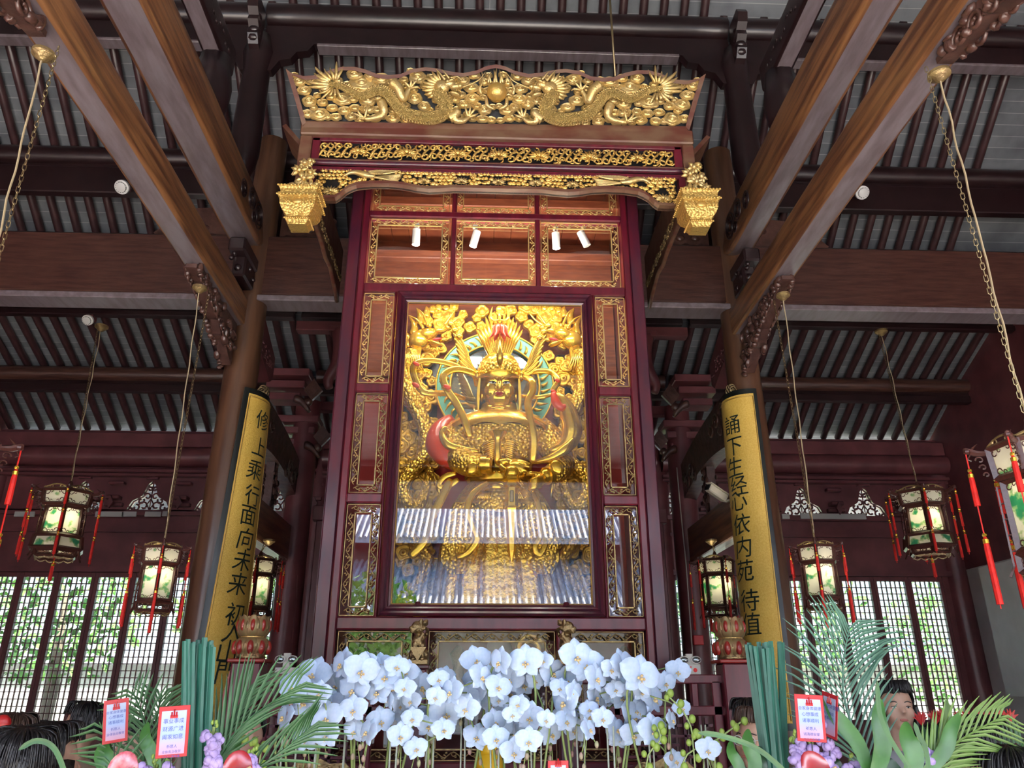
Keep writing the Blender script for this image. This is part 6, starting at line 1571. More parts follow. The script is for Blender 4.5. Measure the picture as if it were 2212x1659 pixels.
LN = [('A', tuple(at(-112,940,3.6)), 1.0, 10, at(127,100,3.55), at(95,114,3.62), 'palace lantern mostly cut off by the left edge, only tassels and one arm showing', 1.05),
      ('A', tuple(at(352,1186,6.30)), 1.0, 22, at(450,640,6.30), at(432,620,6.30), 'dark hexagonal palace lantern hanging in front of the left column, bulb glowing', .80),
      ('A', tuple(at(562,1212,8.6)), 1.0, 8, at(576,1166,8.6), at(582,1166,8.6), 'small palace lantern under the plain beam between left column and shrine', .98),
      ('B', tuple(at(148,1066,9.4)), 1.0, 26, at(212,706,9.4), at(220,704,9.4), 'large three-tiered black lantern at the far left with landscape panes', 1.40),
      ('A', tuple(at(2232,962,3.5)), 1.0, 5, at(2000,145,3.42), at(2028,158,3.5), 'large red-brown palace lantern cut off by the right edge', 1.0),
      ('A', tuple(at(1762,1183,6.30)), 1.0, -24, at(1672,650,6.3), at(1691,636,6.3), 'reddish palace lantern with a glaring bulb, right of the right couplet board', .80),
      ('A', tuple(at(1545,1212,8.6)), 1.0, 5, at(1541,1166,8.6), at(1536,1166,8.6), 'small palace lantern between the shrine and the right couplet board', .98),
      ('B', tuple(at(1985,1066,9.4)), 1.0, -22, at(1897,716,9.4), at(1903,714,9.4), 'large three-tiered black lantern hanging before the right lattice windows', 1.40)]
for kind, loc, _, rz, ct, rt, lab, sc in LN:
    if kind == 'A': t = PA if not usedA else dup(PA0); usedA = True
    else: t = PB if not usedB else dup(PB0); usedB = True
    if kind == 'A' and t is PA: PA0 = t
    if kind == 'B' and t is PB: PB0 = t
    t['_'] = 1; del t['_']
    t.location = loc; t.rotation_euler = (0,0,R(rz)); t.scale = (sc,)*3; t['label'] = lab; t['group'] = 'palace lanterns'
    LNS = globals().setdefault('LNS', []); LNS.append((t, ct, rt, rz))
for (t, ct, rt, rz), rec in zip(LNS, LN):
    pl_ = bpy.data.lights.new('lantern_bulb', 'POINT'); pl_.energy = 1.3*t.scale[0]**2; pl_.color = (1,.85,.6); pl_.shadow_soft_size = .03
    po = bpy.data.objects.new('lantern_bulb', pl_); C.objects.link(po); po.location = Vector(t.location) + Vector((.03*t.scale[0], -.05*t.scale[0], -.24*t.scale[0]))
    add_chain(t, ct, .0027, .036, rt)
    for ch in list(t.children):
        if ch.name.startswith(('chain', 'power_cord')): continue
    rn_ = {'A': 'A'}
    # ceiling rose where the cord meets the timber
    e = MB(); c = Vector(rt); f = 1.0 if rec[0] == 'A' else 1.3
    e.lathe([(.065*f,0),(.065*f,-.02*f),(.045*f,-.035*f),(.02*f,-.06*f),(.004,-.065*f)], c, 18)
    o = e.build('ceiling_rose', 'gilt_old', smooth=True, auto=40); o['category'] = 'fitting'
    o['label'] = 'round wooden cord rose from which the ' + rec[6].split(',')[0].split(' hanging')[0].split(' mostly')[0].split(' cut off')[0].split(' before')[0] + ' hangs'
    if len(o['label'].split()) > 16: o['label'] = ' '.join(o['label'].split()[:16])
RL = ['round cord rose under the left long beam at the upper left corner', 'round cord rose under the left long beam near the column', 'round cord rose under the plain beam left of the shrine', 'round cord rose under the upper purlin in the left bay', 'round cord rose under the right long beam at the upper right', 'round cord rose under the right long beam near the column', 'round cord rose under the plain beam right of the shrine', 'round cord rose under the upper purlin in the right bay']
for o, l in zip([o for o in C.objects if o.name.startswith('ceiling_rose')], RL): o['label'] = l
# ================================================================ SMALL FITTINGS
for px, py, Y, lab in ((264,404,7.9,'round white smoke detector on the high board of the left bay'), (1862,416,7.9,'round white smoke detector on the high board of the right bay'), (190,691,9.45,'small white detector beside the lantern rose in the left bay')):
    c = at(px, py, Y); t = thing('smoke_detector', lab, 'detector', c); d = Vector((0,-.75,-.66)).normalized(); s_ = 1.0 if Y < 9 else .85
    MB().tube([c - d*.02*s_, c + d*.02*s_, c + d*.025*s_], [.085*s_,.085*s_,.065*s_], 24).build('detector_base', 'white_paint', t, smooth=True, auto=40)
    MB().tube([c + d*.025*s_, c + d*.045*s_, c + d*.055*s_], [.062*s_,.058*s_,.03*s_], 24).build('sensor_head', 'white_paint', t, smooth=True, auto=40)
    mb = MB(); u = d.orthogonal().normalized(); v = d.cross(u)
    for k in range(14): a = 2*PI*k/14; p = c + d*.032*s_ + (u*math.cos(a)+v*math.sin(a))*.062*s_; mb.tube([p, p + d*.012*s_], .004, 4)
    mb.build('vent_slot', 'black', t)
    MB().box(c.x-.05, c.x+.05, c.y, c.y+.12, c.z+.02, c.z+.08).build('mount_block', 'maroon', t)
c = at(1548, 1066, 7.85); t = thing('security_camera', 'white bullet security camera aimed left, bracketed behind the right couplet board', 'camera', c)
Rm = Matrix.Rotation(R(28), 3, 'Y') @ Matrix.Rotation(R(20), 3, 'Z')
def rot_mb(mb): mb.v = [tuple(c + Rm @ (Vector(p)-c)) for p in mb.v]; return mb
rot_mb(MB().box(c.x-.12, c.x+.12, c.y-.045, c.y+.045, c.z-.035, c.z+.045, .012)).build('housing', 'cctv_white', t)
rot_mb(MB().box(c.x-.14, c.x+.13, c.y-.055, c.y+.055, c.z+.045, c.z+.055, .004)).build('sunshade', 'cctv_white', t)
rot_mb(MB().box(c.x-.13, c.x-.118, c.y-.038, c.y+.038, c.z-.03, c.z+.035, .004)).build('lens_window', 'black', t)
MB().tube(smoothpts([c + Vector((.03,.02,-.03)), c + Vector((.08,.03,-.07)), c + Vector((.16,.06,-.06)), c + Vector((.26,.10,-.04))], 3), .016, 8).build('arm', 'cctv_white', t, smooth=True)
MB().tube(smoothpts([c + Vector((.10,.02,.03)), c + Vector((.15,.0,-.04)), c + Vector((.13,.0,-.14)), c + Vector((.19,.0,-.20))], 4), .006, 6).build('cable', 'cctv_white', t, smooth=True)
c = at(1508, 1383, 10.15); mb = MB().box(c.x-.065, c.x+.065, c.y-.03, c.y+.03, c.z-.06, c.z+.06, .008); tag(mb.build('alarm_box', 'paint_red'), 'small red fire alarm box right of the shrine', 'alarm')
mb = MB().tube([at(1462,1010,10.15), at(1470,1100,10.15), at(1482,1220,10.15), at(1495,1400,10.15), at(1498,1460,10.15)], .008, 5); tag(mb.build('conduit', 'grey_plastic'), 'thin pale conduit running down the dark column right of the shrine', 'conduit')
mb = MB().tube([at(636,1216,10.1), at(643,1245,10.1), at(640,1300,10.1), at(630,1400,10.1), at(625,1450,10.1)], .008, 5); tag(mb.build('conduit', 'maroon'), 'thin conduit running down the dark column left of the shrine', 'conduit')
# ================================================================ FLOWERS
YO = 3.0
t = thing('flower_table', 'long low table under the row of white orchids', 'table', (.27, 3.05, 0))
MB().box(-.75, 1.30, 2.78, 3.35, .90, .95, .01).build('tabletop', 'lacquer_dark', t)
for a in (-.70, 1.19):
    for b in (2.82, 3.25): MB().box(a, a+.06, b, b+.06, 0, .90, .006).build('leg', 'lacquer_dark', t)
MB().box(-.72, 1.27, 2.84, 3.29, .78, .90).build('apron', 'lacquer_dark', t)
def petal_mb(seed=0):
    mb = MB(); rn = random.Random(seed)
    def pet(ang, L_, w_, curl, y0):
        d = Vector((math.cos(ang), 0, math.sin(ang))); s_ = Vector((-math.sin(ang), 0, math.cos(ang))); rows = []
        for i in range(8):
            u = i/7; ww = w_*math.sin(PI*min(1, .10+u*.92))**.6*(1 if u < .97 else .55)
            row = []
            for j in range(7):
                v = (j-3)/3; row.append(d*(L_*u) + s_*(ww*v) + Vector((0, y0 + curl*(u-.5)**2 + .09*abs(v)**2*u - .05*u + .012*math.sin(v*7+u*5+seed), 0)))
            rows.append(row)
        vs = [p for r_ in rows for p in r_]; mb.add(vs, [(i*7+j, i*7+j+1, i*7+j+8, i*7+j+7) for i in range(7) for j in range(6)])
    pet(R(90), 1.0, .40, .30, .06); pet(R(232), .95, .36, .35, .08); pet(R(308), .95, .36, .35, .08)
    pet(R(16), 1.10, .60, .42, -.02); pet(R(164), 1.10, .60, .42, -.02)
    return mb
fl0 = petal_mb(1).build('flower', 'petal', smooth=True)
mb = MB(); mb.ell((0,-.16,-.12), (.08,.14,.08), 8, 6); mb.ell((-.14,-.14,-.08), (.065,.05,.075), 8, 5, Matrix.Rotation(R(35),3,'Y')); mb.ell((.14,-.14,-.08), (.065,.05,.075), 8, 5, Matrix.Rotation(R(-35),3,'Y')); mb.ell((0,-.14,.04), (.06,.12,.07), 8, 5); mb.tube([(0,-.2,-.2),(-.03,-.26,-.30),(-.10,-.24,-.36)], [.03,.015,.004], 4); mb.tube([(0,-.2,-.2),(.03,-.26,-.30),(.10,-.24,-.36)], [.03,.015,.004], 4)
mb.v = [(x, y, z-.10) for x, y, z in mb.v]; lip0 = mb.build('lip', 'lip_yellow', smooth=True); lip0.parent = fl0
FLW = []
for (ox, oy), lst in (((500,1300), [(655,580,118),(880,500,110),(1035,550,118),(495,690,118),(590,800,118),(825,670,100),(970,700,108),(1225,600,105),(1190,500,75),(1320,520,85),(1390,560,85),(1505,680,115),(1160,720,95),(1380,690,75),(970,860,92),(755,930,112),(800,800,80),(420,920,100),(750,1070,88),(590,1095,92),(980,1030,80),(1085,1040,88),(1190,950,90),(1245,780,72),(1340,830,62),(1430,790,72),(1345,1070,85),(1440,930,72),(1470,1170,75),(1650,620,72),(1750,720,98),(1630,760,70),(1710,890,112),(1570,990,82),(1690,1020,78),(1870,850,90),(1930,730,92),(1990,600,98),(1950,470,105),(1955,1080,90),(700,730,80),(1290,690,85),(1070,480,70),(560,600,75)]),
                      ((1050,1300), [(110,480,98),(315,480,115),(100,680,92),(190,620,92),(100,780,62),(460,470,62),(530,570,105),(395,630,65),(625,800,120),(650,640,105),(720,440,118),(800,510,120),(880,610,102),(1000,540,75),(1095,500,105),(1230,590,140),(870,760,102),(1030,700,65),(1090,760,95),(1330,770,110),(1165,900,130),(1330,1030,108),(1430,650,78),(1040,1020,88),(820,1020,78),(930,930,75),(640,950,82),(350,920,98),(480,940,65),(220,1200,90),(340,1110,88),(210,900,65),(70,960,85),(80,1090,85),(1480,945,68),(1560,850,62),(1770,1180,82),(1510,1270,75),(820,860,65),(700,720,75),(260,820,70),(590,690,70),(30,600,75),(1240,720,70)])):
    for x, y, r in lst: FLW.append((ox + x*.2712, oy + y*.2712, r*.2712))
rn = random.Random(42)
BACK = set()
for k in range(52):
    px = rn.choice((rn.gauss(770,75), rn.gauss(1070,62), rn.gauss(1320,62))); py = rn.uniform(1440, 1590)
    FLW.append((px, py, rn.uniform(17, 26))); BACK.add(len(FLW)-1)
plants = [600, 680, 760, 845, 925, 1010, 1085, 1160, 1240, 1320, 1410, 1520]
nm_ = ['leftmost','second from the left','third from the left','fourth from the left','fifth from the left','sixth from the left','sixth from the right','fifth from the right','fourth from the right','third from the right','second from the right','rightmost, straggling with green buds']
PL = []
for i, px in enumerate(plants):
    b = at(px, 1600, YO + .08*(i % 3)); t = thing('orchid_plant', 'white moth orchid spray, %s in the row before the shrine' % nm_[i], 'orchid', (max(-.65, min(1.2, b.x)), 3.02+.07*(i % 3), .95), 'white moth orchids before the shrine')
    c = t.location
    MB().lathe([(.05,0),(.075,.14),(.08,.16),(.07,.16),(.066,.14)], c, 20).build('pot', 'white_paint', t, smooth=True, auto=40)
    mb = MB()
    for k in range(5):
        a = 2*PI*k/5 + i; d = Vector((math.cos(a), math.sin(a)*.7, 0)); mb.leaf([c + Vector((0,0,.15)), c + d*.10 + Vector((0,0,.24)), c + d*.20 + Vector((0,0,.22)), c + d*.27 + Vector((0,0,.15))], [.02,.04,.04,.006])
    mb.build('leaf', 'leaf_dark', t, smooth=True)
    PL.append((t, []))
first = True
for fi_, (px, py, r) in enumerate(FLW):
    i = min(range(len(plants)), key=lambda k: abs(plants[k]-px) + (0 if (px < 1500) == (plants[k] < 1500) else 40)); t, lst = PL[i]
    yy = YO + rn.uniform(-.10,.10) - (py-1520)*.0004 + (.16 if fi_ in BACK else 0); p = at(px, py - r*.05, yy); sc = r/FPX*yy*1.2
    o = fl0 if first else fl0.copy(); 
    if not first:
        C.objects.link(o); l_ = lip0.copy(); C.objects.link(l_); l_.parent = o
    first = False
    side = -1 if px < 780 else 1 if px > 1250 else rn.choice((-1, 1))
    o.parent = t; o.location = p - t.location; sc *= .96
    o.scale = (sc, sc, sc); wild = rn.random() < .22
    o.rotation_euler = (R(rn.uniform(-16, 10)), R(rn.uniform(-14, 14)), R(side*rn.uniform(0, 26) + (side*35 if wild else 0)))
    lst.append(p)
for i, (t, lst) in enumerate(PL):
    mb = MB(); bd = MB(); c = t.location
    cols = sorted(lst, key=lambda p: p.x)
    for part in (cols[::2], cols[1::2]):
        if not part: continue
        part = sorted(part, key=lambda p: -p.z); top = part[0] + Vector((0,.05,.02))
        mb.tube(smoothpts([c + Vector((0,0,.14)), c + Vector(((top.x-c.x)*.3,.02,.45)), Vector((top.x-.04*(-1)**i, top.y+.03, top.z-.12)), top], 5), .0045, 6)
        chain_ = smoothpts([top] + [p + Vector((0,.045,0)) for p in part[1:]], 3); mb.tube(chain_, .003, 5)
        e = part[-1]
        for k in range(3):
            q = e + Vector((rn.uniform(-.03,.03), .03, -.05-.035*k)); bd.ell(q, (.008,.008,.012), 7, 5); mb.tube([e + Vector((0,.04,0)), q], .002, 4)
    mb.build('flower_stem', 'stem', t, smooth=True); bd.build('bud', 'bud', t, smooth=True)
    mb = MB()
    for k in range(2): x = c.x + rn.uniform(-.03,.03); mb.tube([(x, c.y-.01, c.z+.12), (x + rn.uniform(-.02,.02), c.y-.02, c.z+.12+.62)], .0035, 5)
    mb.build('support_stake', 'stake', t)
# loose budding sprays at the right
for k, (x0, y0, x1, y1, lab) in enumerate(((1395,1660,1420,1570,'left of two'),(1500,1640,1440,1500,'curving up to the left'),(1470,1659,1600,1560,'slanting to the right'),(560,1655,520,1600,'small one at the left end of the orchids'),(1545,1659,1500,1590,'right of two'))):
    a = at(x0, y0, 2.9); b = at(x1, y1, 2.9); m_ = (a+b)/2 + Vector((.03,0,.02)); t = thing('bud_spray', 'stem of green buds, %s, beside the orchids' % lab, 'stem', a)
    p = smoothpts([a + Vector((0,0,-.35)), a, m_, b], 4); MB().tube(p, .003, 5).build('stem', 'stem', t)
    for q in range(4, len(p)):
        MB().ell(p[q] + Vector((.014*(-1)**q, 0, .004)), (.010,.010,.012) if q % 2 else (.013,.012,.015), 8, 6).build('bud', 'bud_green', t, smooth=True)
# reeds, standing upright in bound sheaves
for sg, px0, px1, top, pb, lab in ((-1, 400, 462, 1382, (398,445), 'left'), (1, 1612, 1690, 1388, (1662,1702), 'right')):
    Yr = 2.55; t = thing('reed_sheaf', 'tall sheaf of flat green reeds cut square, in the %s bouquet' % lab, 'reeds', at(lerp(pb[0],pb[1],.5), 1900, Yr)); rn = random.Random(5+sg)
    n = 26
    for k in range(n):
        u = k/(n-1); x = lerp(px0, px1, u) + rn.uniform(-2,2)
        if sg > 0 and .70 < u < .9: x -= 14
        yv = Yr + rn.uniform(-.05,.05); tp = at(x, top + rn.uniform(-6, 16), yv); bt = at(lerp(pb[0], pb[1], u), 1720, yv)
        w_ = .0075; mb = MB(); m_ = (tp+bt)/2 + Vector((rn.uniform(-.004,.004),0,0)); pts = smoothpts([bt, m_, tp], 3); rings = []
        for p in pts: rings.append([p + Vector((-w_,0,0)), p + Vector((0,-.004,0)), p + Vector((w_,0,0)), p + Vector((0,.003,0))])
        mb.loft(rings); mb.build('reed_blade', 'reed', t)
# palm fronds
def frond(p0, p1, bow, L_, n, lab, m_='palm', Yf=2.5, droop=.25, lw=.0045, side=1.0):
    a = at(p0[0], p0[1], Yf); b = at(p1[0], p1[1], Yf + .1); t = MB(); mid = (a+b)/2 + Vector((bow*.1, 0, abs(bow)*.05))
    pts = smoothpts([a, mid, b], 8); t.tube(pts, [lerp(.006,.002,i/(len(pts)-1)) for i in range(len(pts))], 5)
    N = len(pts)-1
    n = int(n*.8)
    for k in range(n):
        u = .12 + .86*k/n; i = min(int(u*N), N-1); p = pts[i].lerp(pts[i+1], u*N-i); tg = (pts[i+1]-pts[i]).normalized()
        for s_ in (-1, 1):
            sd = tg.cross(Vector((0,-1,0))).normalized()*s_; LL = 1.15*L_*(math.sin(PI*min(1,.15+u*.85))**.5)*(.9+.2*((k*7) % 5)/5)
            d = (tg*.75 + sd*.65*side + Vector((0, -.12, 0))).normalized(); q = p + d*LL
            t.leaf([p, p + d*LL*.35 + Vector((0,0,.01)), p + d*LL*.7 - Vector((0,0,droop*.02)), q - Vector((0,0,droop*.10*LL/.2))], [lw*.5, lw, lw*.8, .0006], up=(0,-1,.2), fold=.3)
    o = t.build('palm_frond', m_); tag(o, lab, 'leaf', 'palm fronds'); return o
frond((330,1750),(350,1500),-.2,.16,20,'upright palm frond behind the two left cards', Yf=2.7)
frond((300,1700),(285,1490),.3,.15,16,'palm frond reaching over the left card', Yf=2.65)
frond((440,1700),(650,1478),-.4,.20,18,'palm frond arching right from the left reed sheaf', Yf=2.5, side=.5)
frond((450,1730),(672,1570),.5,.17,16,'low palm frond pointing at the orchids from the left', Yf=2.45, side=.5)
frond((430,1700),(545,1478),-.1,.20,16,'steep palm frond right of the left reed sheaf', Yf=2.6, side=.45)
frond((250,1750),(215,1560),.2,.13,12,'short palm frond left of the left card', Yf=2.5)
frond((1900,1720),(1835,1350),-.6,.26,30,'long blue-green palm frond rising in front of the right lattice', 'palm_blue', Yf=2.6)
frond((1980,1760),(2170,1545),-.5,.18,22,'yellow-green palm frond bending right at the lower right', 'palm_light', Yf=2.4, side=.6)
frond((1990,1760),(2060,1560),.2,.16,14,'upright palm frond before the covered face', 'palm_light', Yf=2.45, side=.5)
frond((2120,1760),(2212,1600),.2,.14,12,'palm frond at the lower right corner', Yf=2.5)
# arching single blades
for k, (pts, lab) in enumerate((([(1720,1690),(1640,1620),(1560,1590),(1507,1583)],'long thin blade arching left from the right bouquet'), ([(2010,1700),(2000,1620),(1985,1590),(1975,1560)],'thin blade in the right bouquet'), ([(150,1700),(120,1620),(80,1600),(40,1620)],'thin blade over the dark heads at the lower left'), ([(1965,1660),(1925,1600),(1900,1540),(1895,1470)],'narrow blade before the woman on the right'))):
    P_ = smoothpts([at(x, y, 2.3) for x, y in pts], 5); mb = MB(); mb.leaf(P_, [.007]*(len(P_)-2)+[.004,.0005], up=(0,-1,0)); tag(mb.build('grass_blade', 'palm'), lab, 'leaf')
# broad leaves
for k, (x0, y0, x1, y1, w_, m_, lab) in enumerate(((1885,1690,1903,1510,.026,'leaf_green','big wavy leaf in front of the woman face'), (1880,1680,1780,1500,.024,'leaf_green','long bright leaf slanting left beside the right card'), (1960,1690,1960,1560,.030,'leaf_green','broad upright leaf right of the wavy leaf'), (1990,1680,2075,1540,.022,'leaf_green','leaf pointing up right near the red blooms'), (1930,1720,1895,1620,.034,'leaf_dark','dark rounded leaf at the bottom of the right bouquet'), (1800,1720,1790,1610,.026,'leaf_dark','dark leaf below the right card'), (1620,1700,1617,1575,.022,'leaf_green','variegated upright leaf left of the right reed sheaf'), (1590,1700,1580,1600,.018,'leaf_green','short green leaf beside the orchid ends'), (1655,1740,1640,1612,.022,'leaf_dark','dark leaf at the foot of the right reeds'), (250,1720,228,1600,.030,'leaf_green','broad leaf at the bottom of the left bouquet'), (335,1700,320,1560,.020,'leaf_green','narrow leaf between the two left cards'), (470,1720,520,1600,.026,'leaf_green','leaf beside the red anthurium'), (425,1740,410,1640,.026,'leaf_dark','dark leaf under the left reeds'))):
    a = at(x0, y0, 2.35+.02*k); b = at(x1, y1, 2.40+.02*k); m_1 = a.lerp(b,.4) + Vector((.012,-.01,0)); P_ = smoothpts([a, m_1, a.lerp(b,.75) + Vector((-.008,-.012,0)), b], 4); n = len(P_)
    mb = MB(); mb.leaf(P_, [w_*max(.02, math.sin(PI*min(.98, .12+.86*i/(n-1)))**.8) for i in range(n)], up=(0,-1,.1), fold=.25); tag(mb.build('broad_leaf', m_, smooth=True), lab, 'leaf')
# stock flowers
for k, (x0, y0, x1, y1, cnt, lab) in enumerate(((450,1720,462,1570,12,'lilac stock flower right of the left reeds'), (330,1730,335,1640,6,'lilac stock flower under the upright left card'), (560,1740,545,1625,9,'lilac stock flower left of the orchids'), (385,1730,362,1640,6,'lilac stock flower beneath the left card'), (1830,1760,1745,1600,14,'lilac stock flower below the right card'), (1790,1700,1770,1520,10,'lilac stock flower right behind the right card'), (1860,1740,1835,1640,9,'pale stock flower tipped with green buds in the right bouquet'), (1995,1720,1985,1610,8,'lilac stock flower with green tip before the hidden face'), (1740,1700,1712,1590,8,'lilac stock flower left of the right card stem'))):
    a = at(x0, y0, 2.45); b = at(x1, y1, 2.45); t = thing('stock_flower', lab, 'flower', a, 'lilac stock flowers'); MB().tube([a, b], .004, 5).build('stem', 'stem', t)
    rn = random.Random(k)
    mb = MB()
    for q in range(cnt):
        u = q/cnt; c = a.lerp(b, .35+.55*u) + Vector((rn.uniform(-.03,.03)*(1-u*.5), rn.uniform(-.03,.0), 0))
        for j in range(7):
            d = Vector((rn.uniform(-1,1), rn.uniform(-1,.2), rn.uniform(-1,1))).normalized(); mb.ell(c + d*.010, (.013,.007,.011), 7, 4, Matrix.Rotation(rn.uniform(0,PI),3,'Y'))
    mb.build('blossom', 'stock_purple', t, smooth=True)
    mb = MB()
    for q in range(7): mb.ell(b + Vector((rn.uniform(-.012,.012), 0, rn.uniform(-.02,.02))), (.005,.005,.007), 6, 4)
    mb.build('tip_buds', 'bud_green', t, smooth=True)
# anthuriums
for k, (px, py, s_, m_, lab) in enumerate(((260,1668,.048,'anthurium_pink','pink veined anthurium at the lower left'), (508,1664,.046,'anthurium','deep red anthurium left of the orchids'), (1755,1664,.046,'anthurium','deep red anthurium below the right card'))):
    c = at(px, py, 2.28); t = thing('anthurium', lab, 'flower', c - Vector((0,0,.25))); mb = MB(); n = 22; vs = [c + Vector((0,-.012,-.01))]
    for j in range(n):
        a = 2*PI*j/n; r_ = 1 - .28*abs(math.cos((a-PI/2)/2))**8*1.2; vs.append(c + Vector((math.cos(a+PI/2)*s_*r_, .01*math.cos(a*2), math.sin(a+PI/2)*s_*1.05*r_)))
    mb.add(vs, [(0, j+1, (j+1) % n + 1) for j in range(n)]); mb.add([Vector(v)+Vector((0,.004,0)) for v in vs], [(0, (j+1) % n + 1, j+1) for j in range(n)]); mb.build('spathe', m_, t, smooth=True)
    MB().tube([c + Vector((0,-.015,-.005)), c + Vector((.035,-.035,.0)), c + Vector((.05,-.04,.012))], [.006,.006,.003], 8).build('spadix', 'spadix', t, smooth=True)
    MB().tube([c, c - Vector((0,-.02,.25))], .003, 5).build('stem', 'stem', t)
# red blooms along the far right
for k in range(9):
    px = 1990 + k*24 + (k % 2)*6; c = at(px, 1556 - (k % 3)*3, 3.6); rn = random.Random(k); t = thing('red_bloom', 'spiky red bloom before the right windows, %s in its row' % ['leftmost','second from left','third from left','fourth from left','middle','fourth from right','third from right','second from right','rightmost'][k], 'flower', c - Vector((0,0,.3)), 'red blooms at the lower right')
    mb = MB()
    for q in range(9):
        a = R(lerp(20, 160, q/8)); d = Vector((math.cos(a), rn.uniform(-.4,.4), math.sin(a))); mb.leaf([c - Vector((0,0,.02)), c + d*.02, c + d*.038], [.003,.006,.001], up=(0,-1,0))
    mb.build('bracts', 'bromeliad', t)
    mb = MB()
    for q in range(5): d = Vector((rn.uniform(-.06,.06), 0, -.18)); mb.leaf([c + d, c + d*.5, c - Vector((0,0,.02))], [.012,.012,.003], up=(0,-1,0))
    mb.build('leaves', 'leaf_dark', t)
c = at(4, 1562, 3.2); mb = MB(); mb.ell(c, (.035,.02,.03), 8, 6); mb.ell(c + Vector((-.03,0,-.03)), (.035,.02,.03), 8, 6); tag(mb.build('red_flower', 'bromeliad', smooth=True), 'red flower at the left edge above the dark heads', 'flower')
# ---- greeting cards on sticks
def card(px, py, w_, h_, tilt, yaw, Yc, lines, lab):
    c = at(px, py, Yc); t = thing('greeting_card', lab, 'card', c); t.rotation_euler = (0, R(tilt), R(yaw))
    def loc(mb, nm, m_):
        me = bpy.data.meshes.new(nm); me.from_pydata([tuple(p) for p in mb.v], [], mb.f); me.materials.append(M[m_]); o = bpy.data.objects.new(nm, me); C.objects.link(o); o.parent = t; return o
    loc(MB().box(-w_/2, w_/2, -.001, .001, -h_/2, h_/2, .0006), 'red_backing', 'card_red'); loc(MB().box(-w_/2+.008, w_/2-.008, -.0022, -.001, -h_/2+.008, h_/2-.012), 'paper', 'card_paper')
    tb = MB(); z = h_*.20
    for i, (s_, sz) in enumerate(lines):
        vs, fs = text_mesh(s_, sz, .0); tb.add([(x, -.0026, y + z) for x, y, _ in vs], fs); z -= sz*1.45 if i != 2 else sz*1.75
    loc(tb, 'printed_text', 'print_blue'); e = MB()
    for k in range(3): e.tube([(-.006+.006*k, -.0028, h_*.29), (-.006+.006*k, -.0028, h_*.29+.012+.006*(k == 1))], .0022, 4)
    e.box(-.010, .010, -.0032, -.0024, h_*.29-.004, h_*.29+.004); loc(e, 'emblem', 'card_red')
    loc(MB().tube([(0, .003, -h_/2+.01), (0, .006, -h_/2-.22)], .0015, 5), 'stick', 'black')
card(374, 1580, .080, .128, -4, 8, 2.32, [('事业事成', .0135), ('财源广进', .0135), ('阖家如意', .0135), ('祈愿人', .009), ('全体有众敬贺', .008), ('二〇二五年春', .0075)], 'pink and blue greeting card in a red frame in front of the left reeds')
card(250, 1557, .068, .118, -8, 38, 2.50, [('合家身体健康', .0090), ('心想事成', .0100), ('诸事顺利', .0105), ('祈愿人', .009), ('全体信众敬贺', .008)], 'greeting card turned away left of the upright one, above the pink anthurium')
card(1750, 1551, .079, .122, 3, -6, 2.32, [('合家身体健康', .0105), ('心想事成', .0115), ('诸事顺利', .0115), ('祈愿人', .010), ('诚清德安家', .009), ('二〇二五年春', .0075)], 'pink and blue greeting card in a red frame right of the right reeds')
card(1792, 1545, .064, .122, 14, -72, 2.40, [('合家身体健康', .0135), ('心想事成', .0095), ('诸事顺利', .0095)], 'greeting card seen nearly edge on beside the right card')
card(1206, 1668, .060, .060, 0, 5, 2.45, [('祝', .012)], 'top edge of a small red card below the orchids')
card(1094, 1690, .04, .06, 0, 0, 2.6, [('福', .012)], 'tip of a red tag hidden below the orchids') if 0 else None
# yellow jar behind the orchid stems
c = at(1058, 1640, 3.6); mb = MB().lathe([(.03,-.12),(.055,-.10),(.06,-.02),(.045,.02),(.05,.03),(.05,.06),(.035,.085),(.02,.09)], c, 20); tag(mb.build('yellow_jar', 'yellow_jar', smooth=True, auto=40), 'yellow glass jar seen between the orchid stems, bottom centre', 'jar')
tag(MB().box(c.x-.6, c.x+.6, 3.5, 3.75, .9, c.z-.12, .01).build('offering_table', 'lacquer_dark'), 'offering table behind the orchids carrying the yellow jar', 'table')
tag(MB().box(-1.25,-.55,2.2,2.75,.0,1.25,.01).build('bouquet_stand', 'lacquer_dark'), 'stand under the left bouquet, below the photo', 'stand')
tag(MB().box(.65,1.18,2.2,2.75,.0,1.25,.01).build('bouquet_stand', 'lacquer_dark'), 'stand under the right bouquet, below the photo', 'stand')
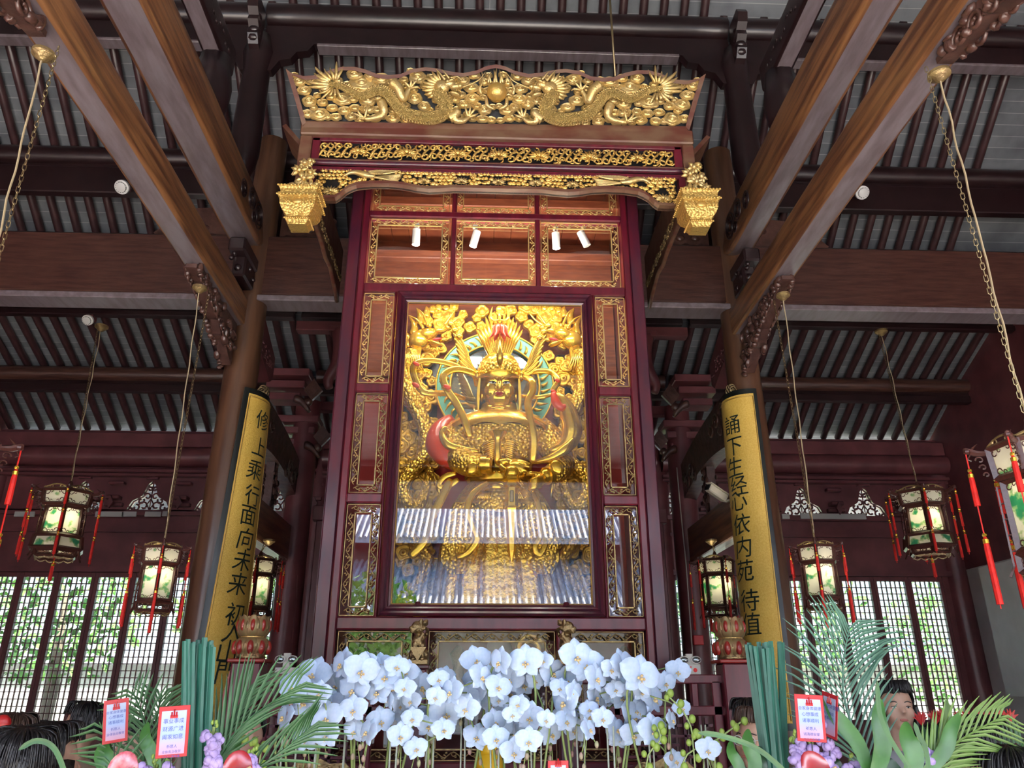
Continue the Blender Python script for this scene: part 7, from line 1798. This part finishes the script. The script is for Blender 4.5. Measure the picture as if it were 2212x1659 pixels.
# ================================================================ VISITORS
def person(px, ytop, Y, face, lab, hair='hair', long_=0, shirt='cloth_dark', glasses=0, lean=0, hs_=1.0, cap=None, group=None):
    """face: degrees the head is turned; 0 looks away (+Y), 180 looks at the camera, 90 looks left, -90 right"""
    top = at(px, ytop, Y); Hh = top.z; s_ = .125*hs_
    t = thing('person', lab, 'person', (top.x, Y, 0)); c = Vector((top.x, Y, Hh - s_*.98))
    Rf = Matrix.Rotation(R(face-180), 3, 'Z') @ Matrix.Rotation(R(lean), 3, 'X')
    def Lp(x, y, z): return c + Rf @ Vector((x*s_, y*s_, z*s_))
    b = MB(); rb = Matrix.Rotation(R(face-180), 3, 'Z'); sh = Hh - .34
    def Bp(x, y, z): v = rb @ Vector((x, y, 0)); return Vector((top.x + v.x, Y + v.y, z))
    for q in (-1, 1):
        b.tube(smoothpts([Bp(q*.10,0,.09), Bp(q*.10,0,.48), Bp(q*.095,0,.88)], 4), [.045,.05,.055,.06,.062,.07,.08,.088,.092], 12); b.ell(Bp(q*.10,-.07,.045), (.05,.12,.045), 12, 6, rb)
        b.tube(smoothpts([Bp(q*.185,0,sh-.02), Bp(q*.24,0,sh-.30), Bp(q*.22,-.10,sh-.54)], 4), [.06,.058,.053,.048,.044,.04,.036,.034,.03], 10)
        for f in range(4): b.tube([Bp(q*(.20+.012*f),-.12,sh-.56), Bp(q*(.20+.012*f),-.15,sh-.63+.008*abs(f-1.5))], [.010,.007], 6)
        b.tube([Bp(q*.19,-.12,sh-.55), Bp(q*.17,-.16,sh-.59)], [.011,.008], 6)
    rg = []
    for z, rx, ry in ((.84,.16,.11),(.95,.165,.115),(1.08,.145,.10),(sh-.16,.185,.115),(sh-.04,.19,.10),(sh+.01,.11,.08),(sh+.05,.06,.06),(Hh-.16,.055,.058)): rg.append([Bp(math.cos(2*PI*k/20)*rx, math.sin(2*PI*k/20)*ry, z if z > 1.2 else z*min(1, Hh/1.65)) for k in range(20)])
    b.loft(rg)
    def E(mb, x, y, z, r): mb.ell(Lp(x,y,z), tuple(q*s_ for q in r), 14, 10, Rf)
    E(b,0,.08,.12,(.64,.80,.82)); E(b,0,-.30,-.32,(.52,.48,.56)); E(b,0,-.48,-.72,(.26,.26,.20))
    for q in (-1, 1): E(b,q*.30,-.48,-.22,(.26,.22,.28)); E(b,q*.63,.06,-.10,(.08,.16,.24))
    b.tube([Lp(0,-.68,.05), Lp(0,-.86,-.24)], [.08*s_,.13*s_], 8); E(b,0,-.62,.14,(.44,.12,.08)); E(b,0,-.62,-.48,(.20,.14,.10))
    o = remesh(b.build('body', 'skin', t), .0085 if Y < 4.2 else .014, 2)
    # clothing over torso and arms
    k_ = MB(); rg = []
    for z, rx, ry in ((.62,.19,.14),(.84,.18,.13),(1.08,.165,.12),(sh-.16,.205,.135),(sh-.04,.21,.12),(sh+.015,.13,.10),(sh+.045,.075,.075)): rg.append([Bp(math.cos(2*PI*k/24)*rx, math.sin(2*PI*k/24)*ry, z if z > 1.2 else z*min(1, Hh/1.65)) for k in range(24)])
    k_.loft(rg)
    for q in (-1, 1): k_.tube(smoothpts([Bp(q*.17,0,sh-.01), Bp(q*.245,0,sh-.30), Bp(q*.225,-.09,sh-.50)], 4), [.08,.078,.073,.068,.064,.06,.056,.053,.05], 12)
    k_.build('jacket', shirt, t, smooth=True, auto=60)
    k_ = MB()
    for q in (-1, 1): k_.tube([Bp(q*.10,0,.08), Bp(q*.10,0,.5), Bp(q*.095,0,.9)], [.065,.075,.105], 14)
    k_.build('trousers', 'cloth_dark', t, smooth=True)
    # hair
    h = MB(); n = 28; rings = []
    for i in range(9):
        th = R(90 - i*14.0); ring = []
        for j in range(n):
            a = 2*PI*j/n; fr_ = max(0, -math.sin(a))          # towards the face
            tt = th if not (fr_ > .2 and th < R(38)) else R(38) - (R(38)-th)*.12
            wv = 1 + .025*math.sin(a*9 + i)
            ring.append(Lp(math.cos(a)*math.cos(tt)*.75*wv, .10 + math.sin(a)*math.cos(tt)*.92*wv, .16 + math.sin(tt)*.90*wv))
        rings.append(ring)
    h.loft(rings)
    if long_:
        rg = []
        for i in range(7):
            u = i/6; rg.append([Lp(math.cos(-.5+(PI+1)*j/14)*(.80+.06*math.sin(i)), .05 + math.sin(-.5+(PI+1)*j/14)*(.92-.15*u), .1 - long_*u + .03*math.sin(j*2.1)) for j in range(15)] + [Lp(math.cos(-.5+(PI+1)*j/14)*.62, .05 + math.sin(-.5+(PI+1)*j/14)*.60, .1 - long_*u) for j in range(14, -1, -1)])
        h.loft(rg)
    rn = random.Random(int(px))
    for q in range(150):
        a = rn.uniform(0, 2*PI); 
        p0 = Vector((math.cos(a)*.2, .1+math.sin(a)*.3, 1.04)); e = Vector((math.cos(a)*.76, .10+math.sin(a)*.93, rn.uniform(.0,.3) if math.sin(a) > -.2 else rn.uniform(.5,.62)))
        m__ = (p0+e)/2*1.0 + Vector((math.cos(a)*.13, math.sin(a)*.16, .22)); h.tube(smoothpts([Lp(*p0), Lp(*m__), Lp(*e)], 3), [.012*s_,.020*s_,.024*s_,.024*s_,.022*s_,.016*s_,.004*s_], 4)
    h.build('hair', hair, t, smooth=True)
    if abs(face) > 60:
        e = MB(); p = MB(); l = MB()
        for q in (-1, 1):
            e.ell(Lp(q*.27,-.635,.0), (.100*s_,.05*s_,.028*s_), 10, 6, Rf); p.ell(Lp(q*.27,-.675,.0), (.042*s_,.03*s_,.030*s_), 8, 6, Rf)
            p.tube(smoothpts([Lp(q*.14,-.68,.19), Lp(q*.28,-.68,.235), Lp(q*.44,-.58,.18)], 3), .018*s_, 5); p.tube(smoothpts([Lp(q*.15,-.66,.02), Lp(q*.27,-.69,.055), Lp(q*.39,-.61,.02)], 3), .012*s_, 5)
        l.ell(Lp(0,-.755,-.48), (.17*s_,.05*s_,.055*s_), 10, 6, Rf)
        e.build('eye', 'eye_white', t, smooth=True); p.build('brow_and_lash', 'black', t, smooth=True); l.build('lips', 'lip_skin', t, smooth=True)
    if glasses:
        g = MB()
        for q in (-1, 1): g.tube([Lp(q*.28 + math.cos(a)*.19, -.72, math.sin(a)*.15) for a in [2*PI*j/16 for j in range(16)]], .012*s_*1.4, 5, closed=True); g.tube([Lp(q*.47,-.70,.02), Lp(q*.66,.0,.03)], .012*s_*1.2, 5)
        g.tube([Lp(-.09,-.73,.03), Lp(.09,-.73,.03)], .012*s_, 5); g.build('glasses', 'grey_plastic', t)
    return t
V = person
V(58, 1578, 2.75, 25, 'dark-haired head largest and lowest at the far left corner, pale forehead below', long_=1.0, shirt='cloth_white', hs_=1.15)
V(122, 1566, 3.45, -40, 'dark glossy head just right of the corner head, lower left', long_=.9, shirt='cloth_dark', hs_=1.12)
V(38, 1545, 3.7, 10, 'brown-haired head behind the corner head at the left edge', hair='hair_brown', long_=1.2, shirt='cloth_beige')
V(92, 1562, 4.1, 100, 'small dark head between the brown-haired and the short-haired visitors', shirt='cloth_grey')
V(186, 1519, 4.9, 78, 'short-haired man in profile facing left, ear showing, left of the cards', shirt='cloth_beige', hs_=1.08)
V(292, 1560, 4.3, 165, 'visitor in glasses and beige jacket hidden behind the left card', shirt='cloth_beige', glasses=1)
V(543, 1537, 4.4, 175, 'visitor whose face shows under the leaves left of the railing', shirt='cloth_dark', hs_=.85)
V(1612, 1512, 4.4, 10, 'dark head behind the curved board of the right railing', shirt='cloth_grey')
V(1632, 1532, 3.6, 120, 'long-haired visitor in glasses partly hidden by the right reeds', hair='hair_brown', long_=1.6, shirt='cloth_dark', glasses=1)
V(1928, 1474, 3.9, 168, 'woman with black hair facing the camera behind the right bouquet leaves', long_=1.7, shirt='cloth_white', hs_=.90)
V(2035, 1568, 3.75, 190, 'face covered by yellow-green palm leaves at the lower right', shirt='cloth_dark', hs_=1.1)
V(2120, 1552, 3.4, -60, 'short-haired man seen from behind with one ear, lower right', shirt='cloth_dark', hs_=1.15)
V(2170, 1618, 2.5, 15, 'crown of black hair at the bottom right corner', long_=.6, shirt='cloth_grey', hs_=1.05)
